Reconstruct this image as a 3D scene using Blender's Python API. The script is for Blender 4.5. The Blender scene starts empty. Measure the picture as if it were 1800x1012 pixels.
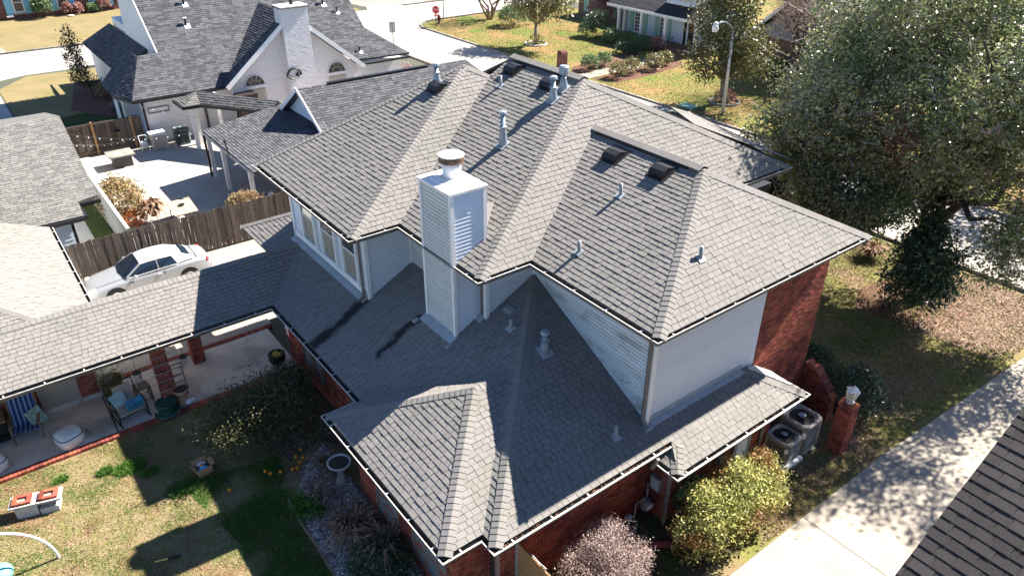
import bpy, math, random
import numpy as np
from mathutils import Vector, Matrix
random.seed(11)
RNG = np.random.default_rng(11)
SC = bpy.context.scene
COL = SC.collection
PI = math.pi

# ------------------------------------------------------------------ camera, light, exposure
cam_d = bpy.data.cameras.new('camera')
cam_d.sensor_width = 36.0
cam_d.lens = 26.153
cam_d.clip_start = 0.1
cam_d.clip_end = 900
cam = bpy.data.objects.new('camera', cam_d)
COL.objects.link(cam)
CAMP = Vector((-10.463275, -12.863535, 15.276846))
RT, UP, FW = Vector((0.794613, -0.607092, 0.005504)), Vector((0.305597, 0.407791, 0.860417)), Vector((0.524597, 0.682016, -0.509561))
cam.matrix_world = Matrix.Translation(CAMP) @ Matrix((RT, UP, -FW)).transposed().to_4x4()
SC.camera = cam
SUN_EL, SUN_DIR2 = 43.5, Vector((0.998, -0.0645))
sun_v = Vector((SUN_DIR2.x*math.cos(math.radians(SUN_EL)), SUN_DIR2.y*math.cos(math.radians(SUN_EL)), math.sin(math.radians(SUN_EL))))
W = bpy.data.worlds.new('World')
SC.world = W
W.use_nodes = True
nt = W.node_tree
sky = nt.nodes.new('ShaderNodeTexSky')
sky.sky_type = 'NISHITA'
sky.sun_disc = False
sky.sun_elevation = math.radians(SUN_EL)
sky.ozone_density = 4.0
sky.dust_density = 0.0
sky.altitude = 2500
sky.sun_rotation = math.radians(93.7)
nt.links.new(sky.outputs[0], nt.nodes['Background'].inputs[0])
nt.nodes['Background'].inputs[1].default_value = 0.062
sun_d = bpy.data.lights.new('sun', 'SUN')
sun_d.energy = 5.0
sun_d.angle = math.radians(0.53)
sun_d.color = (1.0, 0.93, 0.83)
sun = bpy.data.objects.new('sun', sun_d)
COL.objects.link(sun)
sun.rotation_euler = sun_v.to_track_quat('Z', 'Y').to_euler()
vs = SC.view_settings
vs.view_transform = 'Standard'
vs.look = 'None'
vs.gamma = 1
vs.use_curve_mapping = False
vs.exposure = 1.95

# ------------------------------------------------------------------ materials
def mk(name, col, col2=None, scale=4.0, rough=0.85, bump=0.0, bscale=40.0, island=0.0, metal=0.0, spec=0.3, stretch=None, col3=None, scale3=0.6, lo=0.35, hi=0.65, trans=0.0, huevar=0.0):
    m = bpy.data.materials.new(name)
    m.use_nodes = True
    t = m.node_tree
    N, L = t.nodes, t.links
    b = N['Principled BSDF']
    b.inputs['Roughness'].default_value = rough
    b.inputs['Metallic'].default_value = metal
    b.inputs['Specular IOR Level'].default_value = spec
    tc = N.new('ShaderNodeTexCoord')
    geo = N.new('ShaderNodeNewGeometry')
    src = geo.outputs['Position']
    if stretch:
        mp = N.new('ShaderNodeMapping')
        mp.inputs['Scale'].default_value = stretch
        L.new(src, mp.inputs[0])
        src = mp.outputs[0]
    cur = None
    def rgb(c):
        n = N.new('ShaderNodeRGB')
        n.outputs[0].default_value = (*c, 1)
        return n.outputs[0]
    cur = rgb(col)
    def noisemix(cur, c2, sc, lo, hi, det=5.0):
        nz = N.new('ShaderNodeTexNoise')
        nz.inputs['Scale'].default_value = sc
        nz.inputs['Detail'].default_value = det
        nz.inputs['Roughness'].default_value = 0.6
        L.new(src, nz.inputs['Vector'])
        mr = N.new('ShaderNodeMapRange')
        mr.inputs[1].default_value = lo
        mr.inputs[2].default_value = hi
        L.new(nz.outputs[0], mr.inputs[0])
        mx = N.new('ShaderNodeMix')
        mx.data_type = 'RGBA'
        L.new(mr.outputs[0], mx.inputs[0])
        L.new(cur, mx.inputs[6])
        L.new(c2, mx.inputs[7])
        return mx.outputs[2]
    if col2:
        cur = noisemix(cur, rgb(col2), scale, lo, hi)
    if col3:
        cur = noisemix(cur, rgb(col3), scale3, 0.48, 0.62, 3.0)
    if island:
        oi = N.new('ShaderNodeObjectInfo')
        ad = N.new('ShaderNodeMath')
        ad.operation = 'ADD'
        L.new(geo.outputs['Random Per Island'], ad.inputs[0])
        L.new(oi.outputs['Random'], ad.inputs[1])
        fr = N.new('ShaderNodeMath')
        fr.operation = 'FRACT'
        L.new(ad.outputs[0], fr.inputs[0])
        mr = N.new('ShaderNodeMapRange')
        mr.inputs[3].default_value = 1.0 - island
        mr.inputs[4].default_value = 1.0 + island
        L.new(fr.outputs[0], mr.inputs[0])
        hs = N.new('ShaderNodeHueSaturation')
        L.new(mr.outputs[0], hs.inputs['Value'])
        if huevar:
            m2 = N.new('ShaderNodeMapRange')
            m2.inputs[3].default_value = 0.5 - huevar
            m2.inputs[4].default_value = 0.5 + huevar
            mu = N.new('ShaderNodeMath')
            mu.operation = 'MULTIPLY'
            mu.inputs[1].default_value = 7.31
            f2 = N.new('ShaderNodeMath')
            f2.operation = 'FRACT'
            L.new(fr.outputs[0], mu.inputs[0])
            L.new(mu.outputs[0], f2.inputs[0])
            L.new(f2.outputs[0], m2.inputs[0])
            L.new(m2.outputs[0], hs.inputs['Hue'])
        L.new(cur, hs.inputs['Color'])
        cur = hs.outputs[0]
    L.new(cur, b.inputs['Base Color'])
    if bump:
        nz = N.new('ShaderNodeTexNoise')
        nz.inputs['Scale'].default_value = bscale
        nz.inputs['Detail'].default_value = 4
        L.new(src, nz.inputs['Vector'])
        bp = N.new('ShaderNodeBump')
        bp.inputs['Strength'].default_value = bump
        bp.inputs['Distance'].default_value = 0.02
        L.new(nz.outputs[0], bp.inputs['Height'])
        L.new(bp.outputs[0], b.inputs['Normal'])
    if trans:
        tr = N.new('ShaderNodeBsdfTranslucent')
        L.new(cur, tr.inputs[0])
        ms = N.new('ShaderNodeMixShader')
        ms.inputs[0].default_value = trans
        L.new(b.outputs[0], ms.inputs[1])
        L.new(tr.outputs[0], ms.inputs[2])
        L.new(ms.outputs[0], N['Material Output'].inputs[0])
    m['cur'] = 0
    return m

def stain(m, boxes, col, fac=0.8):
    """streak stains of their own shape: boxes (x0,x1,y0,y1,z0,z1,soft) in world space"""
    t = m.node_tree
    N, L = t.nodes, t.links
    b = N['Principled BSDF']
    base = b.inputs['Base Color'].links[0].from_socket
    geo = N.new('ShaderNodeNewGeometry')
    nz = N.new('ShaderNodeTexNoise')
    nz.inputs['Scale'].default_value = 3.0
    nz.inputs['Detail'].default_value = 5
    L.new(geo.outputs['Position'], nz.inputs['Vector'])
    off = N.new('ShaderNodeVectorMath')
    off.operation = 'MULTIPLY_ADD'
    off.inputs[1].default_value = (0.5, 0.5, 0.5)
    L.new(nz.outputs['Color'], off.inputs[0])
    L.new(geo.outputs['Position'], off.inputs[2])
    sx = N.new('ShaderNodeSeparateXYZ')
    L.new(off.outputs[0], sx.inputs[0])
    for bx in boxes:
        facs = []
        for ax, k in ((0, 0), (1, 2), (2, 4)):
            lo, hi, sf = bx[k]+0.25, bx[k+1]+0.25, bx[6]
            for a, c in ((lo-sf, lo+sf), (hi+sf, hi-sf)):
                mr = N.new('ShaderNodeMapRange')
                mr.interpolation_type = 'SMOOTHSTEP'
                mr.inputs[1].default_value = min(a, c)
                mr.inputs[2].default_value = max(a, c)
                if a > c:
                    mr.inputs[3].default_value = 1
                    mr.inputs[4].default_value = 0
                L.new(sx.outputs[ax], mr.inputs[0])
                facs.append(mr.outputs[0])
        cur = facs[0]
        for f in facs[1:]:
            mu = N.new('ShaderNodeMath')
            mu.operation = 'MULTIPLY'
            L.new(cur, mu.inputs[0])
            L.new(f, mu.inputs[1])
            cur = mu.outputs[0]
        mu = N.new('ShaderNodeMath')
        mu.operation = 'MULTIPLY'
        mu.inputs[1].default_value = fac
        L.new(cur, mu.inputs[0])
        mx = N.new('ShaderNodeMix')
        mx.data_type = 'RGBA'
        L.new(mu.outputs[0], mx.inputs[0])
        L.new(base, mx.inputs[6])
        mx.inputs[7].default_value = (*col, 1)
        base = mx.outputs[2]
    L.new(base, b.inputs['Base Color'])

M = {}
M['shingle'] = mk('shingle_grey', (0.232, 0.218, 0.207), (0.172, 0.162, 0.154), 90, 0.95, 0.25, 240, 0.065, spec=0.15, lo=0.3, hi=0.7, col3=(0.185, 0.178, 0.163), scale3=0.55)
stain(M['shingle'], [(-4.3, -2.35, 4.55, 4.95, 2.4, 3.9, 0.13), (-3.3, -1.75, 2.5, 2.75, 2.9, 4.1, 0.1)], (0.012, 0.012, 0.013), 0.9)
M['shingle_edge'] = mk('shingle_cut_edge', (0.06, 0.057, 0.055), None, rough=0.95)  # dark asphalt cut; colour also carries the shadow lines at butts and gaps
M['shingle_nb'] = mk('shingle_slate', (0.098, 0.10, 0.11), (0.066, 0.068, 0.077), 30, 0.95, 0.4, 150, 0.35, spec=0.15)
M['shingle_tan'] = mk('shingle_weathered', (0.19, 0.185, 0.175), (0.13, 0.127, 0.12), 12, 0.95, 0.4, 150, 0.22, spec=0.15)
M['shingle_dk'] = mk('shingle_charcoal', (0.078, 0.068, 0.066), (0.04, 0.036, 0.037), 120, 0.95, 0.8, 300, 0.22, spec=0.2, lo=0.35, hi=0.6)
M['shingle_far'] = mk('shingle_dark', (0.035, 0.037, 0.048), (0.02, 0.021, 0.028), 8, 0.9, 0, 1, 0.3)
M['brick'] = mk('red_brick', (0.34, 0.095, 0.055), (0.22, 0.06, 0.042), 9, 0.9, 0.4, 120, 0.38, spec=0.2, huevar=0.012, col3=(0.15, 0.04, 0.035), scale3=1.4)
M['mortar'] = mk('mortar', (0.36, 0.25, 0.21), (0.27, 0.18, 0.15), 20, 0.95)
M['brick_far'] = mk('brown_brick', (0.24, 0.115, 0.085), (0.15, 0.06, 0.05), 14, 0.9, 0.3, 60, 0.35, huevar=0.015)
M['brick_tan'] = mk('tan_brick', (0.27, 0.17, 0.12), (0.17, 0.10, 0.075), 14, 0.9, 0.3, 60, 0.35)
M['brick_white'] = mk('white_brick', (0.72, 0.70, 0.70), (0.64, 0.61, 0.61), 5, 0.9, 0.1, 60, 0.06)
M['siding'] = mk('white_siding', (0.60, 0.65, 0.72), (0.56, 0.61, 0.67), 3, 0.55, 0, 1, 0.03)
M['siding_mould'] = mk('mildewed_siding', (0.58, 0.62, 0.655), (0.22, 0.255, 0.22), 2.2, 0.6, 0, 1, 0.08, lo=0.52, hi=0.75, stretch=(1, 0.45, 1.3))
M['siding_old'] = mk('weathered_siding', (0.58, 0.60, 0.60), (0.50, 0.52, 0.51), 3.5, 0.65, 0, 1, 0.06)
M['white'] = mk('white_paint', (0.78, 0.78, 0.77), (0.70, 0.70, 0.69), 3, 0.5)
M['rusty'] = mk('chase_cap', (0.80, 0.78, 0.75), (0.38, 0.27, 0.21), 3.2, 0.6, lo=0.55, hi=0.78)
M['cap_band'] = mk('rust_band', (0.06, 0.045, 0.038), (0.30, 0.16, 0.09), 7, 0.7, lo=0.45, hi=0.7)
M['gutter'] = mk('taupe_gutter', (0.20, 0.185, 0.17), (0.13, 0.12, 0.11), 4, 0.6)
M['gutter_in'] = mk('gutter_inside', (0.09, 0.085, 0.08), (0.035, 0.03, 0.027), 5, 0.8)  # darker mottled tone for the trough faces
M['lip'] = mk('gutter_lip', (0.74, 0.72, 0.68), (0.45, 0.42, 0.385), 6, 0.45)
M['litter'] = mk('gutter_litter', (0.22, 0.10, 0.06), (0.10, 0.05, 0.035), 20, 0.9, island=0.5)
M['black'] = mk('black_metal', (0.018, 0.018, 0.02), None, rough=0.45)
M['galv'] = mk('galvanised', (0.32, 0.37, 0.42), (0.24, 0.28, 0.32), 9, 0.45, metal=0.35)
M['pvc'] = mk('pvc_grey', (0.30, 0.315, 0.33), (0.24, 0.25, 0.26), 8, 0.6)
M['flash'] = mk('flashing', (0.36, 0.40, 0.44), (0.29, 0.315, 0.335), 4, 0.5)
M['conc'] = mk('concrete', (0.36, 0.32, 0.265), (0.30, 0.265, 0.22), 1.3, 0.9, 0.25, 90, 0.03)
M['conc_st'] = mk('street_concrete', (0.36, 0.33, 0.295), (0.31, 0.28, 0.25), 0.8, 0.9, 0.15, 60, 0.03)
M['conc_wh'] = mk('bright_concrete', (0.42, 0.39, 0.355), (0.35, 0.325, 0.29), 0.9, 0.9, 0.1, 60)
M['conc_dirty'] = mk('stained_concrete', (0.56, 0.51, 0.46), (0.44, 0.40, 0.36), 1.0, 0.9, 0.2, 60, 0.04, col3=(0.36, 0.325, 0.29), scale3=0.9)
M['conc_grey'] = mk('worn_concrete', (0.30, 0.28, 0.25), (0.16, 0.15, 0.135), 1.8, 0.9)
M['kerb'] = mk('kerb', (0.33, 0.30, 0.27), (0.16, 0.14, 0.125), 2.5, 0.9, 0.3, 50)
M['joint'] = mk('joint_filler', (0.035, 0.03, 0.028))
M['lawn'] = mk('lawn', (0.27, 0.205, 0.125), (0.15, 0.155, 0.05), 3.2, 0.95, 0.7, 30, spec=0.1, col3=(0.19, 0.115, 0.065), scale3=0.7)
M['far_ground'] = mk('far_ground', (0.085, 0.09, 0.06), (0.06, 0.065, 0.045), 0.05, 0.95)
M['lawn_tan'] = mk('dry_lawn', (0.22, 0.17, 0.09), (0.17, 0.145, 0.065), 0.5, 0.95, 0.5, 20, spec=0.1)
M['lawn_corner'] = mk('corner_lawn', (0.21, 0.15, 0.062), (0.11, 0.155, 0.03), 0.28, 0.95, 0.6, 20, spec=0.1, col3=(0.25, 0.16, 0.07), scale3=0.35)
M['lawn_green'] = mk('green_lawn', (0.055, 0.075, 0.024), (0.04, 0.058, 0.017), 0.9, 0.95, 0.5, 20, spec=0.1)
M['lawn_front'] = mk('front_lawn', (0.20, 0.185, 0.062), (0.115, 0.13, 0.036), 0.9, 0.95, 0.7, 30, spec=0.1, col3=(0.22, 0.15, 0.095), scale3=0.33)
M['mulch'] = mk('mulch', (0.17, 0.075, 0.05), (0.09, 0.045, 0.033), 6, 0.95, 0.6, 40)
M['mulch_pale'] = mk('leaf_bed', (0.33, 0.24, 0.19), (0.19, 0.12, 0.09), 5, 0.95, 0.6, 40)
M['soil'] = mk('dark_soil', (0.085, 0.065, 0.045), (0.055, 0.045, 0.03), 4, 0.95, 0.6, 40)
M['gravelbed'] = mk('gravel_bed', (0.17, 0.145, 0.13), (0.09, 0.075, 0.065), 18, 0.95, 0.6, 60)
M['stone'] = mk('pebble', (0.56, 0.475, 0.44), (0.34, 0.28, 0.26), 3, 0.8, island=0.45)
M['grass'] = mk('grass_blades', (0.24, 0.225, 0.085), (0.32, 0.24, 0.14), 1.1, 0.8, island=0.45, trans=0.25, huevar=0.03)
M['grass_g'] = mk('green_blades', (0.085, 0.19, 0.028), (0.065, 0.14, 0.022), 1.1, 0.8, island=0.35, trans=0.3, huevar=0.02)
M['dryleaf'] = mk('fallen_leaves', (0.34, 0.23, 0.16), (0.20, 0.12, 0.08), 2, 0.8, island=0.5)
M['wood_fence'] = mk('weathered_boards', (0.125, 0.10, 0.083), (0.062, 0.05, 0.043), 5, 0.9, 0.3, 20, 0.35, stretch=(6, 6, 0.6))
M['wood_fence2'] = mk('grey_boards', (0.42, 0.39, 0.36), (0.30, 0.275, 0.25), 5, 0.9, 0.2, 20, 0.12, stretch=(6, 6, 0.6))
M['wood_new'] = mk('fence_timber', (0.34, 0.20, 0.09), (0.26, 0.15, 0.07), 5, 0.85)
M['glass'] = mk('window_glass', (0.075, 0.08, 0.078), (0.05, 0.055, 0.055), 1, 0.08, spec=0.6)
M['screen'] = mk('window_screen', (0.16, 0.18, 0.18), (0.12, 0.14, 0.14), 2, 0.5)
M['blind'] = mk('window_blind', (0.30, 0.27, 0.22), (0.24, 0.22, 0.18), 2, 0.6)
M['carpaint'] = mk('car_paint', (0.33, 0.345, 0.37), None, rough=0.3, spec=0.6, metal=0.35)
M['softtop'] = mk('soft_top', (0.62, 0.60, 0.56), None, rough=0.8)
M['carglass'] = mk('car_glass', (0.012, 0.02, 0.035), None, rough=0.05, spec=0.8)
M['tyre'] = mk('tyre', (0.02, 0.02, 0.02), None, rough=0.9)
M['red'] = mk('red_plastic', (0.55, 0.02, 0.03), None, rough=0.4)
M['stopred'] = mk('stop_red', (0.50, 0.012, 0.03), None, rough=0.5)
M['hydrant'] = mk('hydrant_paint', (0.13, 0.03, 0.025), None, rough=0.6)
M['shut_blue'] = mk('blue_shutter', (0.22, 0.50, 0.60), None, rough=0.6)
M['shut_green'] = mk('green_shutter', (0.28, 0.50, 0.40), None, rough=0.6)
M['wall_blue'] = mk('pale_blue_wall', (0.58, 0.66, 0.75), None, rough=0.7)
M['beige_door'] = mk('beige_door', (0.36, 0.31, 0.255), (0.33, 0.28, 0.23), 2, 0.7)
M['ac'] = mk('condenser_paint', (0.36, 0.345, 0.32), (0.30, 0.285, 0.26), 4, 0.5)
M['ac_dark'] = mk('condenser_fins', (0.05, 0.05, 0.052), None, rough=0.6)
M['ac_green'] = mk('green_condenser', (0.09, 0.13, 0.12), None, rough=0.5)
M['teal'] = mk('teal_cushion', (0.03, 0.30, 0.38), (0.05, 0.08, 0.26), 7, 0.9)
M['aqua'] = mk('aqua_cushion', (0.25, 0.42, 0.45), (0.33, 0.48, 0.50), 6, 0.9)
M['greenpillow'] = mk('leaf_pillow', (0.10, 0.22, 0.16), (0.30, 0.42, 0.40), 9, 0.9)
M['cush'] = mk('pale_cushion', (0.33, 0.29, 0.255), (0.28, 0.245, 0.215), 3, 0.95)
M['vinyl'] = mk('white_vinyl', (0.60, 0.66, 0.66), (0.52, 0.57, 0.57), 2, 0.5)
M['navy'] = mk('navy_piping', (0.02, 0.035, 0.10), None, rough=0.8)
M['terra'] = mk('terracotta', (0.36, 0.20, 0.13), (0.42, 0.28, 0.20), 6, 0.85)
M['olive_pot'] = mk('olive_glaze', (0.17, 0.125, 0.035), (0.12, 0.09, 0.03), 4, 0.4)
M['green_pot'] = mk('green_glaze', (0.012, 0.08, 0.055), (0.02, 0.05, 0.04), 6, 0.25)
M['oldwood'] = mk('aged_wood', (0.20, 0.15, 0.10), (0.12, 0.09, 0.065), 7, 0.85)
M['stonewhite'] = mk('cast_stone', (0.50, 0.48, 0.44), (0.36, 0.34, 0.31), 5, 0.9, 0.3, 50)
M['card'] = mk('cardboard', (0.38, 0.22, 0.11), None, rough=0.9)
M['orange'] = mk('orange_fruit', (0.75, 0.26, 0.015), (0.62, 0.20, 0.01), 12, 0.5)
M['sky_bag'] = mk('blue_bag', (0.08, 0.40, 0.62), None, rough=0.4)
M['white_bag'] = mk('white_bag', (0.66, 0.66, 0.68), None, rough=0.5)
M['turq'] = mk('turquoise_vinyl', (0.16, 0.55, 0.55), None, rough=0.4)
M['yellow'] = mk('yellow_grip', (0.65, 0.55, 0.12), None, rough=0.5)
M['bark'] = mk('bark', (0.085, 0.066, 0.05), (0.045, 0.036, 0.03), 9, 0.95, 0.8, 25)
M['bark_lt'] = mk('pale_bark', (0.30, 0.255, 0.21), (0.19, 0.155, 0.125), 9, 0.95, 0.5, 25)
M['twig'] = mk('grey_twig', (0.46, 0.40, 0.37), (0.34, 0.28, 0.255), 3, 0.9, island=0.2)
M['twig_dry'] = mk('dry_twig', (0.42, 0.32, 0.30), (0.28, 0.21, 0.20), 4, 0.9, island=0.3)
M['twig_pink'] = mk('bare_twig', (0.30, 0.215, 0.185), (0.20, 0.14, 0.12), 3, 0.9, island=0.25)
M['leaf_oak'] = mk('oak_leaf', (0.13, 0.185, 0.07), (0.31, 0.31, 0.145), 0.7, 0.32, island=0.7, trans=0.3, huevar=0.025, spec=0.7)
M['leaf_olive'] = mk('olive_leaf', (0.19, 0.195, 0.07), (0.24, 0.20, 0.09), 0.7, 0.4, island=0.5, trans=0.2, huevar=0.03, spec=0.5)
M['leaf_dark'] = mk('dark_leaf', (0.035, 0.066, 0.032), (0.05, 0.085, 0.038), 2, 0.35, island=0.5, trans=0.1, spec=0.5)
M['leaf_hedge'] = mk('hedge_leaf', (0.105, 0.17, 0.07), (0.14, 0.21, 0.09), 2, 0.5, island=0.5, trans=0.15)
M['leaf_yel'] = mk('yellow_green_leaf', (0.44, 0.42, 0.15), (0.30, 0.33, 0.09), 1.6, 0.45, island=0.45, trans=0.25, huevar=0.02, col3=(0.27, 0.12, 0.05), scale3=0.8)
M['leaf_grey'] = mk('dry_grey_foliage', (0.44, 0.33, 0.31), (0.24, 0.185, 0.165), 3, 0.8, island=0.45, trans=0.15)
M['leaf_red'] = mk('red_brown_foliage', (0.42, 0.20, 0.17), (0.30, 0.17, 0.14), 3, 0.7, island=0.45, trans=0.2)
M['leaf_citrus'] = mk('citrus_leaf', (0.045, 0.055, 0.022), (0.075, 0.075, 0.032), 1.5, 0.4, island=0.5, trans=0.15)
M['leaf_verge'] = mk('verge_leaf', (0.085, 0.12, 0.04), (0.16, 0.13, 0.05), 0.8, 0.4, island=0.5, trans=0.2, huevar=0.03)
M['leaf_dry'] = mk('dried_foliage', (0.36, 0.25, 0.13), (0.20, 0.17, 0.07), 2.2, 0.8, island=0.45, trans=0.2)
M['leaf_tan'] = mk('tan_leaf', (0.40, 0.29, 0.15), (0.28, 0.20, 0.10), 3, 0.8, island=0.4, trans=0.25)
M['leaf_copper'] = mk('copper_leaf', (0.40, 0.13, 0.045), (0.25, 0.08, 0.03), 3, 0.6, island=0.4, trans=0.2)
M['frond'] = mk('dead_frond', (0.27, 0.165, 0.10), (0.17, 0.10, 0.065), 4, 0.85, island=0.4)
M['fern'] = mk('bright_fern', (0.075, 0.20, 0.02), (0.045, 0.12, 0.015), 4, 0.7, island=0.4, trans=0.3)
M['silver'] = mk('lamp_pole', (0.62, 0.62, 0.60), None, rough=0.4, metal=0.2)
M['grey_sign'] = mk('sign_back', (0.42, 0.42, 0.42), None, rough=0.5, metal=0.2)
M['frost'] = mk('lantern_glass', (0.50, 0.47, 0.40), None, rough=0.3)
M['meter'] = mk('meter_grey', (0.20, 0.215, 0.23), None, rough=0.5)
M['door_dk'] = mk('dark_door', (0.03, 0.022, 0.02), None, rough=0.5)
M['greysid'] = mk('grey_siding', (0.33, 0.35, 0.36), (0.27, 0.29, 0.30), 2, 0.8)
M['tabletop'] = mk('tan_tabletop', (0.44, 0.34, 0.24), (0.40, 0.31, 0.22), 3, 0.6)

def stripe_mat():
    m = bpy.data.materials.new('striped_sling')
    m.use_nodes = True
    N, L = m.node_tree.nodes, m.node_tree.links
    tc = N.new('ShaderNodeTexCoord')
    sx = N.new('ShaderNodeSeparateXYZ')
    L.new(tc.outputs['Object'], sx.inputs[0])
    mu = N.new('ShaderNodeMath')
    mu.operation = 'MULTIPLY'
    mu.inputs[1].default_value = 8.0
    L.new(sx.outputs[0], mu.inputs[0])
    fr = N.new('ShaderNodeMath')
    fr.operation = 'FRACT'
    L.new(mu.outputs[0], fr.inputs[0])
    cr = N.new('ShaderNodeValToRGB')
    e = cr.color_ramp
    e.interpolation = 'CONSTANT'
    e.elements[0].color = (0.012, 0.03, 0.12, 1)
    e.elements[1].position = 0.45
    e.elements[1].color = (0.05, 0.12, 0.32, 1)
    a = e.elements.new(0.7)
    a.color = (0.25, 0.36, 0.5, 1)
    a = e.elements.new(0.85)
    a.color = (0.02, 0.05, 0.18, 1)
    L.new(fr.outputs[0], cr.inputs[0])
    L.new(cr.outputs[0], N['Principled BSDF'].inputs['Base Color'])
    N['Principled BSDF'].inputs['Roughness'].default_value = 0.9
    return m
M['stripe'] = stripe_mat()

# ------------------------------------------------------------------ mesh helpers
class MB:
    def __init__(s):
        s.v, s.f = [], []
    def add(s, vs, fs):
        o = len(s.v)
        s.v += [tuple(p) for p in vs]
        s.f += [tuple(i+o for i in f) for f in fs]
        return s
    def bx(s, x0, x1, y0, y1, z0, z1):
        v = [(x, y, z) for z in (z0, z1) for y in (y0, y1) for x in (x0, x1)]
        return s.add(v, [(0, 2, 3, 1), (4, 5, 7, 6), (0, 1, 5, 4), (2, 6, 7, 3), (0, 4, 6, 2), (1, 3, 7, 5)])
    def obox(s, c, ax, ay, az):
        c, ax, ay, az = Vector(c), Vector(ax), Vector(ay), Vector(az)
        v = [c+i*ax+j*ay+k*az for k in (-1, 1) for j in (-1, 1) for i in (-1, 1)]
        return s.add(v, [(0, 2, 3, 1), (4, 5, 7, 6), (0, 1, 5, 4), (2, 6, 7, 3), (0, 4, 6, 2), (1, 3, 7, 5)])
    def beam(s, a, b, w, h, up=(0, 0, 1)):
        a, b = Vector(a), Vector(b)
        d = (b-a)
        l = d.length
        d.normalize()
        u = Vector(up)
        sd = d.cross(u)
        if sd.length < 1e-4:
            sd = d.cross(Vector((1, 0, 0)))
        sd.normalize()
        u = sd.cross(d)
        return s.obox((a+b)/2, d*l/2, sd*w/2, u*h/2)
    def prism(s, pts, vec):
        pts = [Vector(p) for p in pts]
        n = len(pts)
        vec = Vector(vec)
        v = pts+[p+vec for p in pts]
        return s.add(v, [tuple(range(n))[::-1], tuple(range(n, 2*n))]+[(i, (i+1) % n, n+(i+1) % n, n+i) for i in range(n)])
    def poly(s, pts):
        return s.add(pts, [tuple(range(len(pts)))])
    def tube(s, path, r, n=6):
        path = [Vector(p) for p in path]
        k = len(path)
        rr = r if isinstance(r, (list, tuple)) else [r]*k
        base = len(s.v)
        ref = None
        for i, p in enumerate(path):
            d = (path[min(i+1, k-1)]-path[max(i-1, 0)])
            if d.length < 1e-6:
                d = Vector((0, 0, 1))
            d.normalize()
            if ref is None:
                ref = d.cross(Vector((0.3, 0.9, 0.2)))
                if ref.length < 0.1:
                    ref = d.cross(Vector((1, 0, 0)))
            a = ref-d*ref.dot(d)
            a.normalize()
            ref = a
            b = d.cross(a)
            for j in range(n):
                t = 2*PI*j/n
                q = p+(a*math.cos(t)+b*math.sin(t))*rr[i]
                s.v.append(tuple(q))
        for i in range(k-1):
            for j in range(n):
                s.f.append((base+i*n+j, base+i*n+(j+1) % n, base+(i+1)*n+(j+1) % n, base+(i+1)*n+j))
        s.f.append(tuple(base+j for j in range(n))[::-1])
        s.f.append(tuple(base+(k-1)*n+j for j in range(n)))
        return s
    def lathe(s, prof, c, n=16, sq=None):
        c = Vector(c)
        base = len(s.v)
        for (r, z) in prof:
            for j in range(n):
                t = 2*PI*j/n
                x, y = math.cos(t), math.sin(t)
                if sq:
                    k = (abs(x)**sq+abs(y)**sq)**(-1/sq)
                    x, y = x*k, y*k
                s.v.append((c.x+r*x, c.y+r*y, c.z+z))
        for i in range(len(prof)-1):
            for j in range(n):
                s.f.append((base+i*n+j, base+i*n+(j+1) % n, base+(i+1)*n+(j+1) % n, base+(i+1)*n+j))
        if prof[0][0] > 1e-4:
            s.f.append(tuple(base+j for j in range(n))[::-1])
        if prof[-1][0] > 1e-4:
            s.f.append(tuple(base+(len(prof)-1)*n+j for j in range(n)))
        return s
    def sphere(s, c, r, n=10, m=6):
        if not isinstance(r, (tuple, list)):
            r = (r, r, r)
        prof = [(math.sin(PI*i/m), -math.cos(PI*i/m)) for i in range(m+1)]
        b = len(s.v)
        s.lathe([(max(p[0], 0.001), p[1]) for p in prof], (0, 0, 0), n)
        for i in range(b, len(s.v)):
            v = s.v[i]
            s.v[i] = (c[0]+v[0]*r[0], c[1]+v[1]*r[1], c[2]+v[2]*r[2])
        return s
    def mesh(s, name):
        me = bpy.data.meshes.new(name)
        me.from_pydata(s.v, [], s.f)
        me.update()
        return me

def wmat(o):
    if o is None:
        return Matrix()
    m = o.matrix_basis.copy()
    if o.parent:
        m = wmat(o.parent) @ o.matrix_parent_inverse @ m
    return m

def link(o, parent=None):
    COL.objects.link(o)
    if parent:
        o.parent = parent
        o.matrix_parent_inverse = wmat(parent).inverted()
    return o

def obj(name, mb, mat, parent=None, smooth=False, kind=None, label=None):
    me = mb if isinstance(mb, bpy.types.Mesh) else mb.mesh(name)
    for m in (mat if isinstance(mat, (list, tuple)) else [mat]):
        me.materials.append(M[m])
    if smooth:
        me.polygons.foreach_set('use_smooth', [True]*len(me.polygons))
    o = bpy.data.objects.new(name, me)
    link(o, parent)
    if kind:
        o['kind'] = kind
    if label:
        o['label'] = label
    return o

def tag(o, label, cat, group=None):
    o['label'] = label
    o['category'] = cat
    if group:
        o['group'] = group
    return o

def thing(name, label, cat, loc=(0, 0, 0), rz=0, group=None):
    o = bpy.data.objects.new(name, None)
    o.empty_display_size = 0.2
    COL.objects.link(o)
    o.location = loc
    o.rotation_euler = (0, 0, rz)
    return tag(o, label, cat, group)

def dup(o, loc=None, rz=None, label=None, parent=None):
    c = o.copy()
    COL.objects.link(c)
    if parent:
        c.parent = parent
    if loc is not None:
        c.location = loc
    if rz is not None:
        c.rotation_euler = (0, 0, rz)
    if label:
        c['label'] = label
    for ch in o.children:
        dup(ch, parent=c)
    return c

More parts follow.
